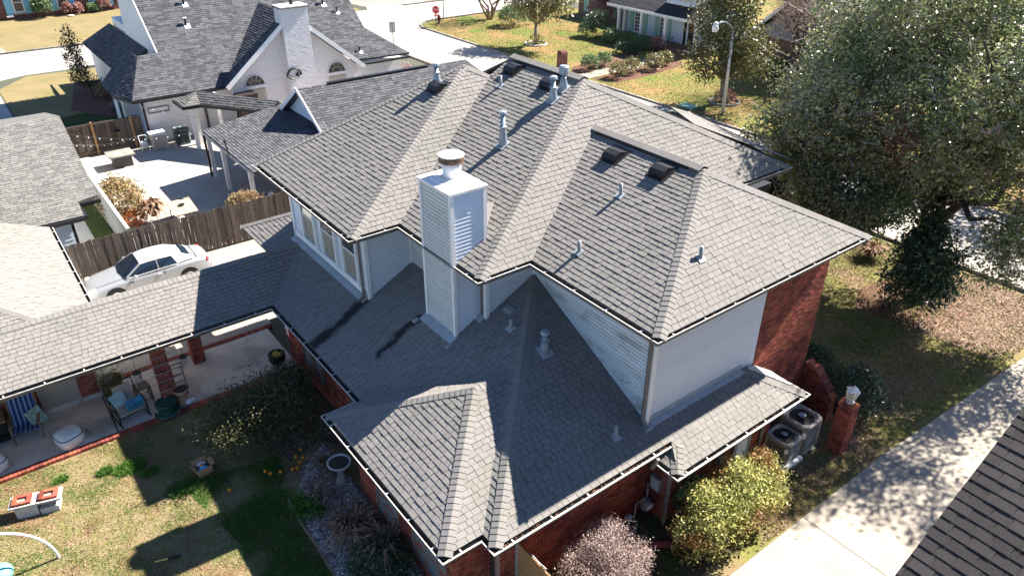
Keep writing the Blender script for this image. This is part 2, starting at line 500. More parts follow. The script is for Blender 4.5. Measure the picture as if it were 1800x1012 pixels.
# pieces that can be picked apart: the largest in the picture become objects, the rest one mesh per parent
REG = []
F_PX = 1307.66
def project(p):
    d = Vector(p)-CAMP
    w = d.dot(FW)
    if w < 0.2:
        return None
    return 900+F_PX*d.dot(RT)/w, 506-F_PX*d.dot(UP)/w, w
def piece(kind, parent, vs, fs, mat, nrm=None, size=0.2):
    n = len(vs)
    cx = sum(p[0] for p in vs)/n
    cy = sum(p[1] for p in vs)/n
    cz = sum(p[2] for p in vs)/n
    c = Vector((cx, cy, cz))
    q = project(c)
    px = 0
    if q and -5 < q[0] < 1805 and -5 < q[1] < 1017:
        px = F_PX*size/q[2]
        if nrm is not None:
            f = (CAMP-c).normalized().dot(nrm)
            px = px*math.sqrt(f) if f > 0.03 else 0
    REG.append((kind, parent, vs, fs, mat, c, px))

def clip(poly, ax, val, keep_ge):
    out = []
    n = len(poly)
    for i in range(n):
        p, q = poly[i], poly[(i+1) % n]
        a, b = p[ax]-val, q[ax]-val
        if not keep_ge:
            a, b = -a, -b
        if a >= 0:
            out.append(p)
        if (a > 0 > b) or (a < 0 < b):
            t = a/(a-b)
            out.append((p[0]+(q[0]-p[0])*t, p[1]+(q[1]-p[1])*t))
    return out

def area2(p):
    return 0.5*sum(p[i][0]*p[(i+1) % len(p)][1]-p[(i+1) % len(p)][0]*p[i][1] for i in range(len(p)))

def facet(kind, parent, poly, edir, mat, row, widths, butt=0.012, lam=0.006, gap=0.0, wedge=True, nrm=None, bond=False, inset=0.0, size=None):
    """cover one planar facet with shingles, boards or bricks, each its own closed little solid"""
    P = [Vector(p) for p in poly]
    n = Vector((0, 0, 0))
    for i in range(len(P)):
        a, b = P[i], P[(i+1) % len(P)]
        n += Vector(((a.y-b.y)*(a.z+b.z), (a.z-b.z)*(a.x+b.x), (a.x-b.x)*(a.y+b.y)))
    n.normalize()
    if nrm is not None:
        if n.dot(Vector(nrm)) < 0:
            n = -n
    elif n.z < 0:
        n = -n
    e = Vector(edir)
    e = (e-n*e.dot(n)).normalized()
    s = n.cross(e)
    if s.z < 0:
        s, e = -s, -e
    o = P[0]
    Q = [((p-o).dot(e), (p-o).dot(s)) for p in P]
    if area2(Q) < 0:
        Q = Q[::-1]
    b0 = min(q[1] for q in Q)
    b1 = max(q[1] for q in Q)
    a0 = min(q[0] for q in Q)
    k = 0
    b = b0
    while b < b1-0.01:
        strip = clip(clip(Q, 1, b, True), 1, b+row-(0 if wedge else gap), False)
        if len(strip) >= 3:
            xm, xM = min(q[0] for q in strip), max(q[0] for q in strip)
            if widths is None:
                cells = [(xm-1, xM+1)]
            else:
                cells = []
                if bond:
                    w = widths[0]
                    x = a0-(k % 2)*w*0.5
                    x += math.floor((xm-x)/w)*w
                else:
                    x = xm-random.random()*widths[-1]
                while x < xM:
                    w = random.choice(widths)
                    cells.append((x, x+w))
                    x += w
            for (xa, xb) in cells:
                cell = clip(clip(strip, 0, xa, True), 0, xb-gap, False)
                if len(cell) < 3 or area2(cell) < 0.0006:
                    continue
                h0 = random.choice((0, 0, lam, lam*0.5)) if lam else 0.0
                m = len(cell)
                tops, bots = [], []
                for (ca, cb) in cell:
                    h = (butt*(1-(cb-b)/row)+h0+0.002) if wedge else butt+h0
                    base = o+e*ca+s*cb
                    tops.append(tuple(base+n*h))
                    bots.append(tuple(base-n*0.003))
                fs = [tuple(range(m))]+[(i, m+i, m+(i+1) % m, (i+1) % m) for i in range(m)]
                piece(kind, parent, tops+bots, fs, mat, n, size or math.sqrt(abs(area2(cell))))
        b += row
        k += 1

def flush_pieces(limit=300):
    from collections import defaultdict
    bpy.context.view_layer.update()
    dg = bpy.context.evaluated_depsgraph_get()
    bykind = defaultdict(list)
    for r in REG:
        bykind[r[0]].append(r)
    for kind, rs in bykind.items():
        rs.sort(key=lambda r: -r[6])
        solo, rest, done = [], [], 0
        tested = 0
        for r in rs:
            ok = False
            if done < limit and r[6] > 6.5 and tested < 4000:
                tested += 1
                d = r[5]-CAMP
                l = d.length
                hit, loc, *_ = SC.ray_cast(dg, CAMP, d/l)
                if (not hit) or (loc-CAMP).length > l-0.12:
                    ok = True
            if ok:
                done += 1
                solo.append(r)
            else:
                rest.append(r)
        names = KIND_STUFF.get(kind, kind+'s')
        for r in solo:
            me = bpy.data.meshes.new(kind)
            c = r[5]
            me.from_pydata([(p[0]-c.x, p[1]-c.y, p[2]-c.z) for p in r[2]], [], r[3])
            me.materials.append(M[r[4]])
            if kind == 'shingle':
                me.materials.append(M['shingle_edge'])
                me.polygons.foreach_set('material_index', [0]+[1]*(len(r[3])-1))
            o = bpy.data.objects.new(kind, me)
            o.location = c
            COL.objects.link(o)
            if r[1]:
                o.parent = r[1]
                o.matrix_parent_inverse = wmat(r[1]).inverted()
        g = defaultdict(list)
        for r in rest:
            g[(r[1], r[4])].append(r)
        for (par, mat), lst in g.items():
            mb = MB()
            mi = []
            for r in lst:
                mb.add(r[2], r[3])
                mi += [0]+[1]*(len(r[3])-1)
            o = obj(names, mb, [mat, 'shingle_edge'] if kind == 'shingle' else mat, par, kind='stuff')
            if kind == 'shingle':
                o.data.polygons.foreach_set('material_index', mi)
KIND_STUFF = {'shingle': 'shingle_courses', 'brick': 'brick_courses', 'siding_board': 'siding_courses', 'ridge_cap': 'ridge_capping', 'fence_board': 'fence_boarding'}

def caps(parent, A, B, n1, n2, mat, step=0.145, half=0.16, lift=0.02):
    """folded cap shingles running up a hip or ridge from A (low) to B"""
    A, B = Vector(A), Vector(B)
    d = (B-A)
    L = d.length
    d.normalize()
    n1, n2 = Vector(n1).normalized(), Vector(n2).normalized()
    s1 = d.cross(n1).normalized()
    s2 = d.cross(n2).normalized()
    up = (n1+n2).normalized()
    if s1.dot(n2) > 0:
        s1 = -s1
    if s2.dot(n1) > 0:
        s2 = -s2
    x = 0.0
    while x < L-0.02:
        x1 = min(x+step*1.25, L)
        p, q = A+d*x, A+d*x1
        lo, hi = lift+0.012, lift
        vs = [p+s1*half+n1*lo, p+up*(lo+0.004), p+s2*half+n2*lo, q+s2*half+n2*hi, q+up*hi, q+s1*half+n1*hi]
        vs += [p+s1*half-n1*0.004, p-up*0.002, p+s2*half-n2*0.004]
        vs += [q+s2*half-n2*0.004, q+s1*half-n1*0.004]
        piece('ridge_cap', parent, [tuple(v) for v in vs], [(0, 1, 4, 5), (1, 2, 3, 4), (6, 7, 1, 0), (7, 8, 2, 1), (8, 9, 3, 2), (10, 6, 0, 5)], mat, up, 0.2)
        x += step

def roof(parent, facets, mat, row=0.143, widths=(0.16, 0.21, 0.26), gap=0.010, butt=0.0135, lam=0.007, deckmat=None, deck=True, thick=0.05):
    """facets: (polygon, eave direction)"""
    mb = MB()
    part = None
    for poly, e in facets:
        P = [Vector(p) for p in poly]
        mb.prism([p+Vector((0, 0, -0.004)) for p in P], (0, 0, -thick))
    part = obj('roof', mb, deckmat or 'shingle_edge', parent)  # dark deck colour paints the shadow lines in the tab gaps
    for poly, e in facets:
        facet('shingle', part, poly, e, mat, row, widths, butt, lam, gap)
    return part

# ------------------------------------------------------------------ setting: ground sheets
def sheet(name, pts, mat, z, parent=None, kind='structure', thick=0.0):
    mb = MB()
    if thick:
        mb.prism([(p[0], p[1], z-thick) for p in pts], (0, 0, thick))
    else:
        mb.poly([(p[0], p[1], z) for p in pts])
    o = obj(name, mb, mat, parent)
    if kind and not parent:
        o['kind'] = kind
    return o

sheet('ground', [(-250, -250), (300, -250), (300, 350), (-250, 350)], 'far_ground', 0.0)
sheet('back_lawn', [(-30, -6.3), (-3.6, -6.3), (-3.6, 7.6), (-30, 7.6)], 'lawn', 0.004)
sheet('front_lawn', [(-3.6, -6.55), (7.7, -6.55), (16.65, -6.96), (21.35, -7.2), (21.35, 30), (7, 30), (7, -3.6), (-3.6, -3.6)], 'lawn_front', 0.004)
# side driveway in slabs
drive = thing('side_driveway', 'long pale concrete driveway running past the brick house', 'driveway')
del drive['category'], drive['label']
drive['kind'] = 'structure'
def yn(x):
    return -6.57 if x < 7.7 else -6.57-(x-7.7)*0.0455
xs = [-11.3, -7.4, -3.55, 0.32, 4.18, 8.05, 11.9, 15.75, 19.6, 21.4]
for a, b in zip(xs[:-1], xs[1:]):
    a2, b2 = a+0.011, b-0.011
    mb = MB().prism([(a2, -10.6, 0), (b2, -10.6, 0), (b2, yn(b2), 0), (a2, yn(a2), 0)], (0, 0, 0.035))
    obj('concrete_slab', mb, 'conc', drive)
obj('joint_filler', MB().bx(-11, 21.3, -10.5, -7.4, 0, 0.022), 'joint', drive)
# streets
st = thing('street', 's', 's')
del st['category'], st['label']
st['kind'] = 'structure'
for i in range(-9, 8):
    y0, y1 = i*6.8, (i+1)*6.8-0.02
    if y1 > 55.3:
        continue
    for xa, xb in ((21.75, 25.0), (25.02, 28.45)):
        obj('concrete_slab', MB().bx(xa, xb, y0, y1, 0, 0.012), 'conc_st', st)
for i in range(-12, 20):
    x0, x1 = i*6.0, (i+1)*6.0-0.02
    for ya, yb in ((55.4, 59.6), (59.62, 63.8)):
        obj('concrete_slab', MB().bx(x0, x1, ya, yb, 0, 0.012), 'conc_st', st)
# flares where the streets meet
def arc(cx, cy, r, a0, a1, n=10):
    return [(cx+r*math.cos(math.radians(a0+(a1-a0)*i/n)), cy+r*math.sin(math.radians(a0+(a1-a0)*i/n))) for i in range(n+1)]
sheet('street_apron', [(21.0, 47.8), (28.46, 47.8)] + arc(31.6, 51.9, 3.1, 180, 90) + [(34, 55.41), (12, 55.41)] + arc(16.2, 49.6, 5.4, 90, 20), 'conc_st', 0.016)
def kerb(pts, w=0.16, h=0.13, name='kerb'):
    mb = MB()
    for a, b in zip(pts[:-1], pts[1:]):
        mb.beam((a[0], a[1], h/2), (b[0], b[1], h/2), w, h)
    o = obj(name, mb, 'kerb')
    o['kind'] = 'structure'
    return o
kerb([(28.6, -60), (28.55, 20), (28.5, 48.5)] + arc(31.6, 51.9, 3.1, 180, 90)[1:] + [(48, 55.1)])
kerb([(21.6, -60), (21.6, 46)])
kerb([(-70, 64.0), (24, 64.0)])
kerb([(33, 64.0), (90, 64.0)])
kerb([(-1, 55.2), (12, 55.2)])
# lawns of the other lots
sheet('corner_lawn', [(28.68, -60), (28.68, 48.6)] + arc(31.6, 51.9, 2.95, 180, 90)[1:] + [(47.5, 54.8), (47.5, 45), (90, 45), (90, -60)], 'lawn_corner', 0.006, thick=0.0)
sheet('far_lawn', [(-60, 64.1), (28, 64.1), (28, 110), (-60, 110)], 'lawn_tan', 0.003)
sheet('verge_lawn', [(36.4, 64.1), (110, 64.1), (110, 120), (41, 120), (38.5, 72)], 'lawn_tan', 0.003)
sheet('side_lawn', [(-7.25, 37), (1, 37), (1, 54.6), (-5.2, 55.0), (-7.4, 52)], 'lawn_tan', 0.006)
sheet('shaded_side_lawn', [(-7.2, 34.2), (0.6, 34.2), (0.6, 41.4), (-3.4, 42.6), (-7.2, 41.9)], 'lawn_green', 0.010)
sheet('mulch_bed', [(-4.2, 43.6), (-2.2, 40.5), (-1, 41), (-0.6, 50.5), (-2.6, 50.8)], 'mulch', 0.014)
sheet('neighbour_driveway', [(-14, 38), (-7.5, 38), (-7.5, 54.5), (-5.2, 55.42), (-16, 55.42)], 'conc_wh', 0.008)
sheet('far_driveway', [(-9.5, 64.1), (-5.2, 64.1), (-6.6, 79), (-12, 79)], 'conc_grey', 0.006)
sheet('far_concrete_lot', [(29.6, 63.95), (36.0, 63.95), (38.5, 72), (41, 95), (27, 95), (28, 72)], 'conc_grey', 0.006)
sheet('far_apron', [(28.6, 63.9), (36.4, 63.9), (36.2, 66.2), (29.6, 66.2)], 'conc_wh', 0.010)
# neighbour's patio, rear drive
sheet('neighbour_patio', [(-6.15, 18.1), (12, 18.1), (12, 33.6), (-6.15, 33.6)], 'conc_wh', 0.008)
sheet('side_strip_path', [(-9, 18.15), (-7.2, 18.15), (-7.0, 30), (-9, 30)], 'conc_wh', 0.010)
sheet('grass_strip', [(-7.2, 18.15), (-6.3, 18.15), (-6.3, 33.5), (-7.0, 33.5)], 'lawn_green', 0.012)
sheet('rear_drive', [(-9.2, 11.2), (3, 11.2), (3, 17.95), (-9.2, 17.95)], 'conc', 0.008)
# gravel bed, mulch
sheet('gravel_bed', [(-4.7, 3.9), (-5.5, 3.3), (-6.3, 2.1), (-6.5, 0.3), (-6.55, -1.5), (-6.3, -3.2), (-4.7, -3.2)], 'gravelbed', 0.010)
sheet('shady_bed', [(-7.0, 7.1), (-3.75, 7.3), (-3.75, 1.9), (-4.7, 3.9), (-5.8, 3.6)], 'soil', 0.009)
sheet('wall_bed', [(-3.3, -3.7), (8.2, -3.7), (8.2, -4.6), (3, -5.9), (0, -6.2), (-3.3, -6.2)], 'soil', 0.010)
sheet('oak_bed', [(14.9, -1.7), (16.3, -0.9), (18.4, -1.2), (19.4, -2.8), (18.6, -4.6), (16.6, -4.6), (15.2, -3.4)], 'mulch', 0.010)
sheet('leaf_litter_bed', [(15.4, -4.0), (19, -3.6), (21.2, -3.2), (21.2, -6.6), (17, -6.7), (15.6, -5.6)], 'mulch_pale', 0.008)
# walk and beds in front of the far house
sheet('front_walk', [(28.6, 29.1), (39.3, 29.6), (39.3, 30.9), (28.6, 30.45)], 'conc', 0.012)
sheet('walk_bed', [(29.1, 30.5), (36.5, 30.9), (38.6, 33.3), (34.5, 33.1), (30.2, 32.4)], 'mulch', 0.010)
sheet('walk_bed', [(29.2, 28.95), (39, 29.4), (38.4, 27.6), (33.5, 26.9), (30.0, 26.9)], 'mulch', 0.010)

# ------------------------------------------------------------------ main house
house = thing('brick_house', 'large two-storey brick and white-sided house with grey stepped hip roof in the middle', 'house', (0, 0, 0))
ZU = 6.15
u1, u2, u3 = -3.118, -1.617, 0.0
v0, v12, v34, v56 = 10.88, 3.877, 0.0, -4.394
u2f, u3f = 11.185, 8.494
A1 = (3.071, 7.353, 9.232)
A2 = (4.784, 3.503, 9.338)
R2 = (4.784, 6.943, 9.338)
A3 = (4.247, -1.706, 8.265)
R3 = (4.247, 2.324, 8.265)
PP = (3.81, 6.926, 8.853)
E = 0.12  # shingles stop this far inside the gutter lip
def up(x):  # helper: upper eave corners inset
    return x
s_ = 0.498
def eS(u):
    return u+E
zi = ZU+E*s_
S1 = [(u1+E, v0-E, zi), (u1+E, v12+E*0.6, zi), A1]
C1 = [(u1+E, v12+E*0.6, zi), (u2+E, v12+E*0.6, zi), PP, A1]
S2 = [(u2+E, v12+E*0.6, zi), (u2+E, v34+E*0.6, zi), A2, R2, PP]
C2 = [(u2+E, v34+E*0.6, zi), (u3+E, v34+E*0.6, zi), R3, (u3f, v34+E*0.6, zi), (u2f-E, v34+E*0.6, zi), A2]
S3 = [(u3+E, v34+E*0.6, zi), (u3+E, v56+E*0.6, zi), A3, R3]
C3 = [(u3+E, v56+E*0.6, zi), (u3f-E, v56+E*0.6, zi), A3]
E3 = [(u3f-E, v56+E*0.6, zi), (u3f-E, v34, zi), R3, A3]
E2 = [(u2f-E, v34+E*0.6, zi), (u2f-E, 10.4, zi), R2, A2]
N1 = [(u1+E, v0-E, zi), A1, (9.2, v0-E, zi)]
E1 = [A1, (9.2, v0-E, zi), (9.2, v12, zi)]
N2 = [R2, (u2f-E, 10.4, zi), (-1.45, 10.4, zi)]
X, Y = (1, 0, 0), (0, 1, 0)
up_f = [(S1, Y), (C1, X), (S2, Y), (C2, X), (S3, Y), (C3, X)]
hid_f = [(E3, Y), (E2, Y), (N1, X), (E1, Y), (N2, X)]
# entry gable over the street side
EG = [(8.06, 1.79, 7.76), (9.95, 4.55, 7.12), (11.16, 4.55, 6.88), (11.18, 0.0, 6.17)]
zL = lambda x: 2.65+0.495*(x+4.37)
zC = lambda y: 2.65+0.495*(y+4.399)
def pL(x, y):
    return (x, y, zL(x))
def pC(x, y):
    return (x, y, zC(y))
uL, uW = -4.37, -5.339
Lf = [pL(uL+E, -4.399+E), pL(0.851, 0.851), pL(-0.766, 0.851), pL(-0.766, 4.73), pL(-2.27, 4.73), pL(-2.27, 10.03), pL(-2.42, 9.5), pL(uL+E, 7.546+E)]
Lb = [pL(-3.3, 10.35), pL(-2.42, 9.5), pL(-2.27, 10.03), pL(-0.5, 10.03), pL(-3.3, 12.87)]
zw = 4.065
S4 = [(uW+E, 1.828-E, 2.65+E*.495), (uW+E, -3.948+E, 2.65+E*.495), (-2.52, -1.06, zw)]
C4 = [(uW+E, -3.948+E, 2.65+E*.49), (uL+E, -3.948+E, 2.65+E*.49), (-1.51, -1.06, zw), (-2.52, -1.06, zw)]
N4 = [(uW+E, 1.828-E, 2.65+E*.49), (-2.52, -1.06, zw), (-1.51, -1.06, zw), (uL+E, 1.828-E, 2.65+E*.49)]
C5 = [pC(uL+E, -4.399+E), pC(1.12, -4.399+E), pC(0.555+E, -5.067+E), pC(5.97-E, -5.067+E), pC(4.55, -3.64), pC(0.851, -3.64), pC(0.851, 0.851)]
W6 = [pC(0.555+E, -5.067+E), pC(1.22, -4.399), (0.555+E, -3.9, 2.32+E*.495)]
E6 = [pC(5.97-E, -5.067+E), pC(4.55, -3.64), (5.97-E, -3.64, 2.38)]
BF = [(-2.42, 9.5, 3.617), (uL+E, 7.546+E, 2.65+E*.495), (-22, 7.546+E, 2.65+E*.495), (-22, 9.5, 3.617)]
BB = [(-2.42, 9.5, 3.617), (-4.37, 11.45, 2.65), (-22, 11.45, 2.65), (-22, 9.5, 3.617)]
CR = [(-0.62, 1.12, 6.66), (0.32, 1.93, 7.12), (-0.62, 2.3, 7.14)]
roof_up = roof(house, up_f, 'shingle')
mbh = MB()
for p_, e_ in hid_f + [(EG, X)]:
    mbh.prism([Vector(p)-Vector((0, 0, 0.004)) for p in p_], (0, 0, -0.05))
rear_roof = obj('rear_roof', mbh, 'shingle', house)
facet('shingle', rear_roof, E3, Y, 'shingle', 0.147, (0.24, 0.31, 0.6), 0.012, 0.006)
facet('shingle', rear_roof, E2, Y, 'shingle', 0.147, (0.24, 0.31, 0.6), 0.012, 0.006)
facet('shingle', rear_roof, EG, X, 'shingle', 0.143, (0.17, 0.24, 0.31), 0.003, 0.0, 0.008)
obj('bay_wall', MB().prism([(11.1, 0.1, 6.12), (11.1, 4.5, 6.12), (11.1, 4.5, 6.82)], (0.04, 0, 0)), 'gutter', house)
roof_lo = roof(house, [(Lf, Y), (Lb, Y), (S4, Y), (C4, X), (N4, X), (C5, X), (W6, Y), (E6, Y)], 'shingle')
obj('roof_cricket', MB().poly(CR), 'shingle', house)
nS, nC = Vector((-s_, 0, 1)), lambda k: Vector((0, -k, 1))
nE = Vector((s_, 0, 1))
c1, c2, c3 = 0.887, 0.91, 0.787
caps(roof_up, (u1+E, v12+E*.6, zi), A1, nS, nC(c1), 'shingle')
caps(roof_up, (u1+E, v0-E, zi), A1, nS, Vector((0, c1, 1)), 'shingle')
caps(roof_up, PP, A1, nE, nC(c1), 'shingle')
caps(roof_up, (u2+E, v34+E*.6, zi), A2, nS, nC(c2), 'shingle')
caps(roof_up, (u2f-E, v34+E*.6, zi), A2, nE, nC(c2), 'shingle', half=0.2)
caps(roof_up, (u3+E, v56+E*.6, zi), A3, nS, nC(c3), 'shingle')
caps(roof_up, (u3f-E, v56+E*.6, zi), A3, nE, nC(c3), 'shingle', half=0.19)
caps(roof_up, PP, R2, nS, Vector((0, 0.9, 1)), 'shingle')
caps(roof_up, R2, A2, nS, nE, 'shingle', half=0.165, lift=0.085)
caps(roof_up, R3, A3, nS, nE, 'shingle', half=0.165, lift=0.085)
caps(rear_roof, EG[2], EG[1], nC(.3), Vector((0, .9, 1)), 'shingle', half=0.16)
nL, nCl = Vector((-.495, 0, 1)), Vector((0, -.495, 1))
caps(roof_lo, pL(uL+E, -4.399+E), pL(0.80, 0.80), nL, nCl, 'shingle')
caps(roof_lo, (uW+E, -3.948+E, 2.71), (-2.52, -1.06, zw), nL, nCl, 'shingle')
caps(roof_lo, (uW+E, 1.828-E, 2.71), (-2.52, -1.06, zw), nL, Vector((0, .495, 1)), 'shingle')
caps(roof_lo, (-2.52, -1.06, zw), (-1.5, -1.06, zw), nCl, Vector((0, .495, 1)), 'shingle')
caps(roof_lo, pC(0.555+E, -5.067+E), pC(1.22, -4.399), nCl, nL, 'shingle')
caps(roof_lo, pC(5.97-E, -5.067+E), pC(4.6, -3.69), nCl, Vector((.495, 0, 1)), 'shingle', half=0.19)
caps(roof_lo, pL(-3.3, 12.87), pL(-0.6, 10.1), nL, Vector((0, .5, 1)), 'shingle')
# continuous ridge vents along the two long ridges
def ridge_vent(a, b):
    a, b = Vector(a), Vector(b)
    mb = MB()
    for sgn in (-1, 1):
        p = [a+Vector((0, 0, 0.055)), b+Vector((0, 0, 0.055)), b+Vector((sgn*0.20, 0, -0.04)), a+Vector((sgn*0.20, 0, -0.04))]
        mb.prism(p, (0, 0, -0.05))
    obj('ridge_vent', mb, 'black', house)
ridge_vent((4.784, 6.3, 9.338), (4.784, 4.1, 9.338))
ridge_vent((4.247, 2.1, 8.265), (4.247, -1.35, 8.265))
# gutters
def gutter(par, A, B, out, ma=0, mb_=0, lipw=0.018, litter=0.0, step=0.95, nobr=False, trough='gutter_in'):
    A, B, out = Vector(A), Vector(B), Vector(out)
    d = (B-A).normalized()
    L = (B-A).length
    prof = [(0.0, 0.0), (-0.018, 0.0), (-0.022, -0.085), (-0.115, -0.09), (-0.125, 0.035), (-0.14, 0.035), (-0.14, -0.12), (-0.045, -0.12), (-0.005, -0.035)]
    n = len(prof)
    vs = []
    for (p, m, sg) in ((A, ma, 1), (B, mb_, -1)):
        for (q, z) in prof:
            vs.append(p+out*q+Vector((0, 0, z))+d*(sg*m*abs(q)))
    inner = MB()
    outer = MB()
    for i in range(n):
        j = (i+1) % n
        (inner if 1 <= i <= 3 else outer).add([vs[i], vs[j], vs[n+j], vs[n+i]], [(0, 1, 2, 3)])
    outer.add(vs[:n], [tuple(range(n))])
    outer.add(vs[n:], [tuple(range(n))[::-1]])
    g = obj('gutter', outer, 'gutter', par)
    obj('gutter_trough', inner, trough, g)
    lp = MB()
    a2, b2 = A+out*0.003-d*0.0, B+out*0.003
    w = lipw
    v = [A+out*0.004, B+out*0.004, B-out*w-d*(mb_*w), A-out*w+d*(ma*w)]
    lp.prism([p+Vector((0, 0, 0.002)) for p in v], (0, 0, 0.012))
    v = [A+out*0.004, B+out*0.004]
    obj('gutter_lip', lp, 'lip', g)
    if not nobr:
        k = max(1, int(L/step))
        for i in range(k):
            t = (i+0.5)*L/k
            c = A+d*t+Vector((0, 0, 0.016))
            m = MB().obox(c-out*0.065, d*0.016, out*0.066, (0, 0, 0.006))
            obj('gutter_bracket', m, 'lip', g)
    if litter > 0:
        m = MB()
        rr = random.Random(int(L*1000))
        for i in range(int(L*litter)):
            c = A+d*rr.uniform(0, L)-out*rr.uniform(0.03, 0.11)+Vector((0, 0, rr.uniform(-0.03, 0.01)))
            a = Vector((rr.uniform(-1, 1), rr.uniform(-1, 1), rr.uniform(-.4, .4))).normalized()*0.03
            b = a.cross(Vector((0, 0, 1)))*0.5
            m.add([c-a, c+b, c+a, c-b], [(0, 1, 2, 3)])
        obj('gutter_leaves', m, 'litter', g, kind='stuff')
    # soffit board back to the wall
    sf = MB()
    v = [A-out*0.13+d*(ma*0.13), B-out*0.13-d*(mb_*0.13), B-out*0.95-d*(mb_*0.95), A-out*0.95+d*(ma*0.95)]
    sf.prism([p+Vector((0, 0, -0.13)) for p in v], (0, 0, 0.02))
    obj('soffit', sf, 'gutter', g)
    return g
nx, px_, ny, py = (-1, 0, 0), (1, 0, 0), (0, -1, 0), (0, 1, 0)
def G(a, b, z, out, ma, mb_, **k):
    return gutter(house, (a[0], a[1], z), (b[0], b[1], z), out, ma, mb_, **k)
G((u1, v0), (u1, v12), ZU, nx, 1, 1)
G((u1, v12), (u2, v12), ZU, ny, 1, -1, step=0.75)
G((u2, v12), (u2, 2.50), ZU, nx, -1, 0, litter=6)
G((u2, 1.08), (u2, 0), ZU, nx, 0, 1, litter=8)
G((u2, 0), (0, 0), ZU, ny, 1, -1, step=0.65)
G((0, 0), (0, v56), ZU, nx, -1, 1)
G((0, v56), (u3f, v56), ZU, ny, 1, 1, litter=10)
G((u3f, v34), (u2f, v34), ZU, ny, -1, 1)
G((u3f, v56), (u3f, v34), ZU, px_, 1, -1, nobr=True)
G((u2f, v34), (u2f, 10.5), ZU, px_, 1, 1, nobr=True)
G((uL, 7.546), (uL, 1.828), 2.65, nx, -1, -1, litter=3)
G((uL, 1.828), (uW, 1.828), 2.65, py, -1, 1, nobr=True)
G((uW, 1.828), (uW, -3.948), 2.65, nx, 1, 1)
G((uW, -3.948), (uL, -3.948), 2.65, ny, 1, -1, lipw=0.035, step=0.8)
G((uL, -3.948), (uL, -4.399), 2.65, nx, -1, 1, step=0.4)
G((uL, -4.399), (1.024, -4.399), 2.65, ny, 1, 0, lipw=0.04, litter=26)
G((0.555, -4.39), (0.555, -5.067), 2.32, nx, 0, 1, step=0.6)
G((0.555, -5.067), (5.97, -5.067), 2.32, ny, 1, 1, lipw=0.045, litter=5, step=0.75)
G((5.97, -5.067), (5.97, -3.68), 2.32, px_, 1, 0, lipw=0.035)
G((-22, 7.546), (uL, 7.546), 2.65, ny, 0, -1)
G((-3.3, 12.95), (-3.3, 10.35), 3.18, nx, 0, 0)
# walls: first storey brick
def brick_wall(par, poly, edir, nrm, name='brick_wall', mat='brick', mort='mortar', w=0.215, h=0.076, th=0.18, gap=0.015):
    nrm = Vector(nrm)
    mb = MB().prism([Vector(p)-nrm*th for p in poly], nrm*(th-0.004))
    o = obj(name, mb, mort, par)
    facet('brick', o, poly, edir, mat, h, (w,), 0.006, 0.003, gap=gap, wedge=False, nrm=nrm, bond=True, size=0.13)
    return o
def wx(x, y0, y1, z0, z1):
    return [(x, y0, z0), (x, y1, z0), (x, y1, z1), (x, y0, z1)]
def wy(y, x0, x1, z0, z1):
    return [(x0, y, z0), (x1, y, z0), (x1, y, z1), (x0, y, z1)]
brick_wall(house, wx(-3.75, 1.2, 8.3, 0, 2.52), Y, nx)
brick_wall(house, wx(-4.75, -3.35, 1.2, 0, 2.52), Y, nx)
brick_wall(house, wy(-3.35, -4.75, -3.75, 0, 2.52), X, ny)
brick_wall(house, wy(-3.75, -3.75, 1.1, 0, 2.52), X, ny)
brick_wall(house, wx(1.1, -4.4, -3.75, 0, 2.2), Y, nx)
brick_wall(house, wy(-4.4, 1.1, 5.4, 0, 2.2), X, ny)
brick_wall(house, wy(-3.66, 5.1, 7.95, 0, 6.02), X, ny)
obj('house_core', MB().bx(-3.55, 7.8, -3.3, 8.0, 0, 2.6).bx(-4.55, -3.5, -3.15, 1.0, 0, 2.5).bx(-0.5, 10.3, 1.1, 9.7, 2.5, 6.0).bx(1.1, 7.9, -3.45, 1.2, 2.5, 6.0).bx(-2.0, 0, 4.95, 9.8, 2.6, 6.0).bx(1.4, 5.3, -4.2, -3.3, 0, 2.2), 'mortar', house)
# windows in the wing and patio wall
def window(par, c, w, h, nrm, n_v=0, n_h=1, frame='white', glass='screen', fw=0.05, dep=0.05, name='window'):
    """flat window on a wall; c = centre, nrm = outward"""
    c, nrm = Vector(c), Vector(nrm)
    e = Vector((0, 0, 1)).cross(nrm)
    z = Vector((0, 0, 1))
    fr = MB()
    fr.obox(c+e*(w/2-fw/2)+nrm*dep/2, e*fw/2, z*h/2, nrm*dep/2).obox(c-e*(w/2-fw/2)+nrm*dep/2, e*fw/2, z*h/2, nrm*dep/2)
    fr.obox(c+z*(h/2-fw/2)+nrm*dep/2, e*(w/2-fw), z*fw/2, nrm*dep/2).obox(c-z*(h/2-fw/2)+nrm*dep/2, e*(w/2-fw), z*fw/2, nrm*dep/2)
    for i in range(n_v):
        t = -w/2+(i+1)*w/(n_v+1)
        fr.obox(c+e*t+nrm*dep*0.45, e*fw*0.2, z*(h/2-fw), nrm*dep*0.35)
    for i in range(n_h):
        t = -h/2+(i+1)*h/(n_h+1)
        fr.obox(c+z*t+nrm*dep*0.4, e*(w/2-fw), z*fw*0.28, nrm*dep*0.3)
    f = obj(name, fr, frame, par)
    obj('pane', MB().obox(c+nrm*0.012, e*(w/2-fw*.5), z*(h/2-fw*.5), nrm*0.006), glass, f)
    return f
for y in (7.25, 6.0, 4.75):
    pass
window(house, (-3.74, 6.6, 1.35), 0.75, 1.5, nx, frame='oldwood')
window(house, (-3.74, 5.8, 1.35), 0.75, 1.5, nx, frame='oldwood')
window(house, (-3.74, 3.1, 1.4), 1.1, 1.6, nx, frame='oldwood')
window(house, (-4.74, -0.35, 1.25), 1.1, 1.7, nx, frame='gutter', glass='screen')
window(house, (-4.74, -2.35, 1.25), 1.5, 1.7, nx, frame='gutter', glass='screen')
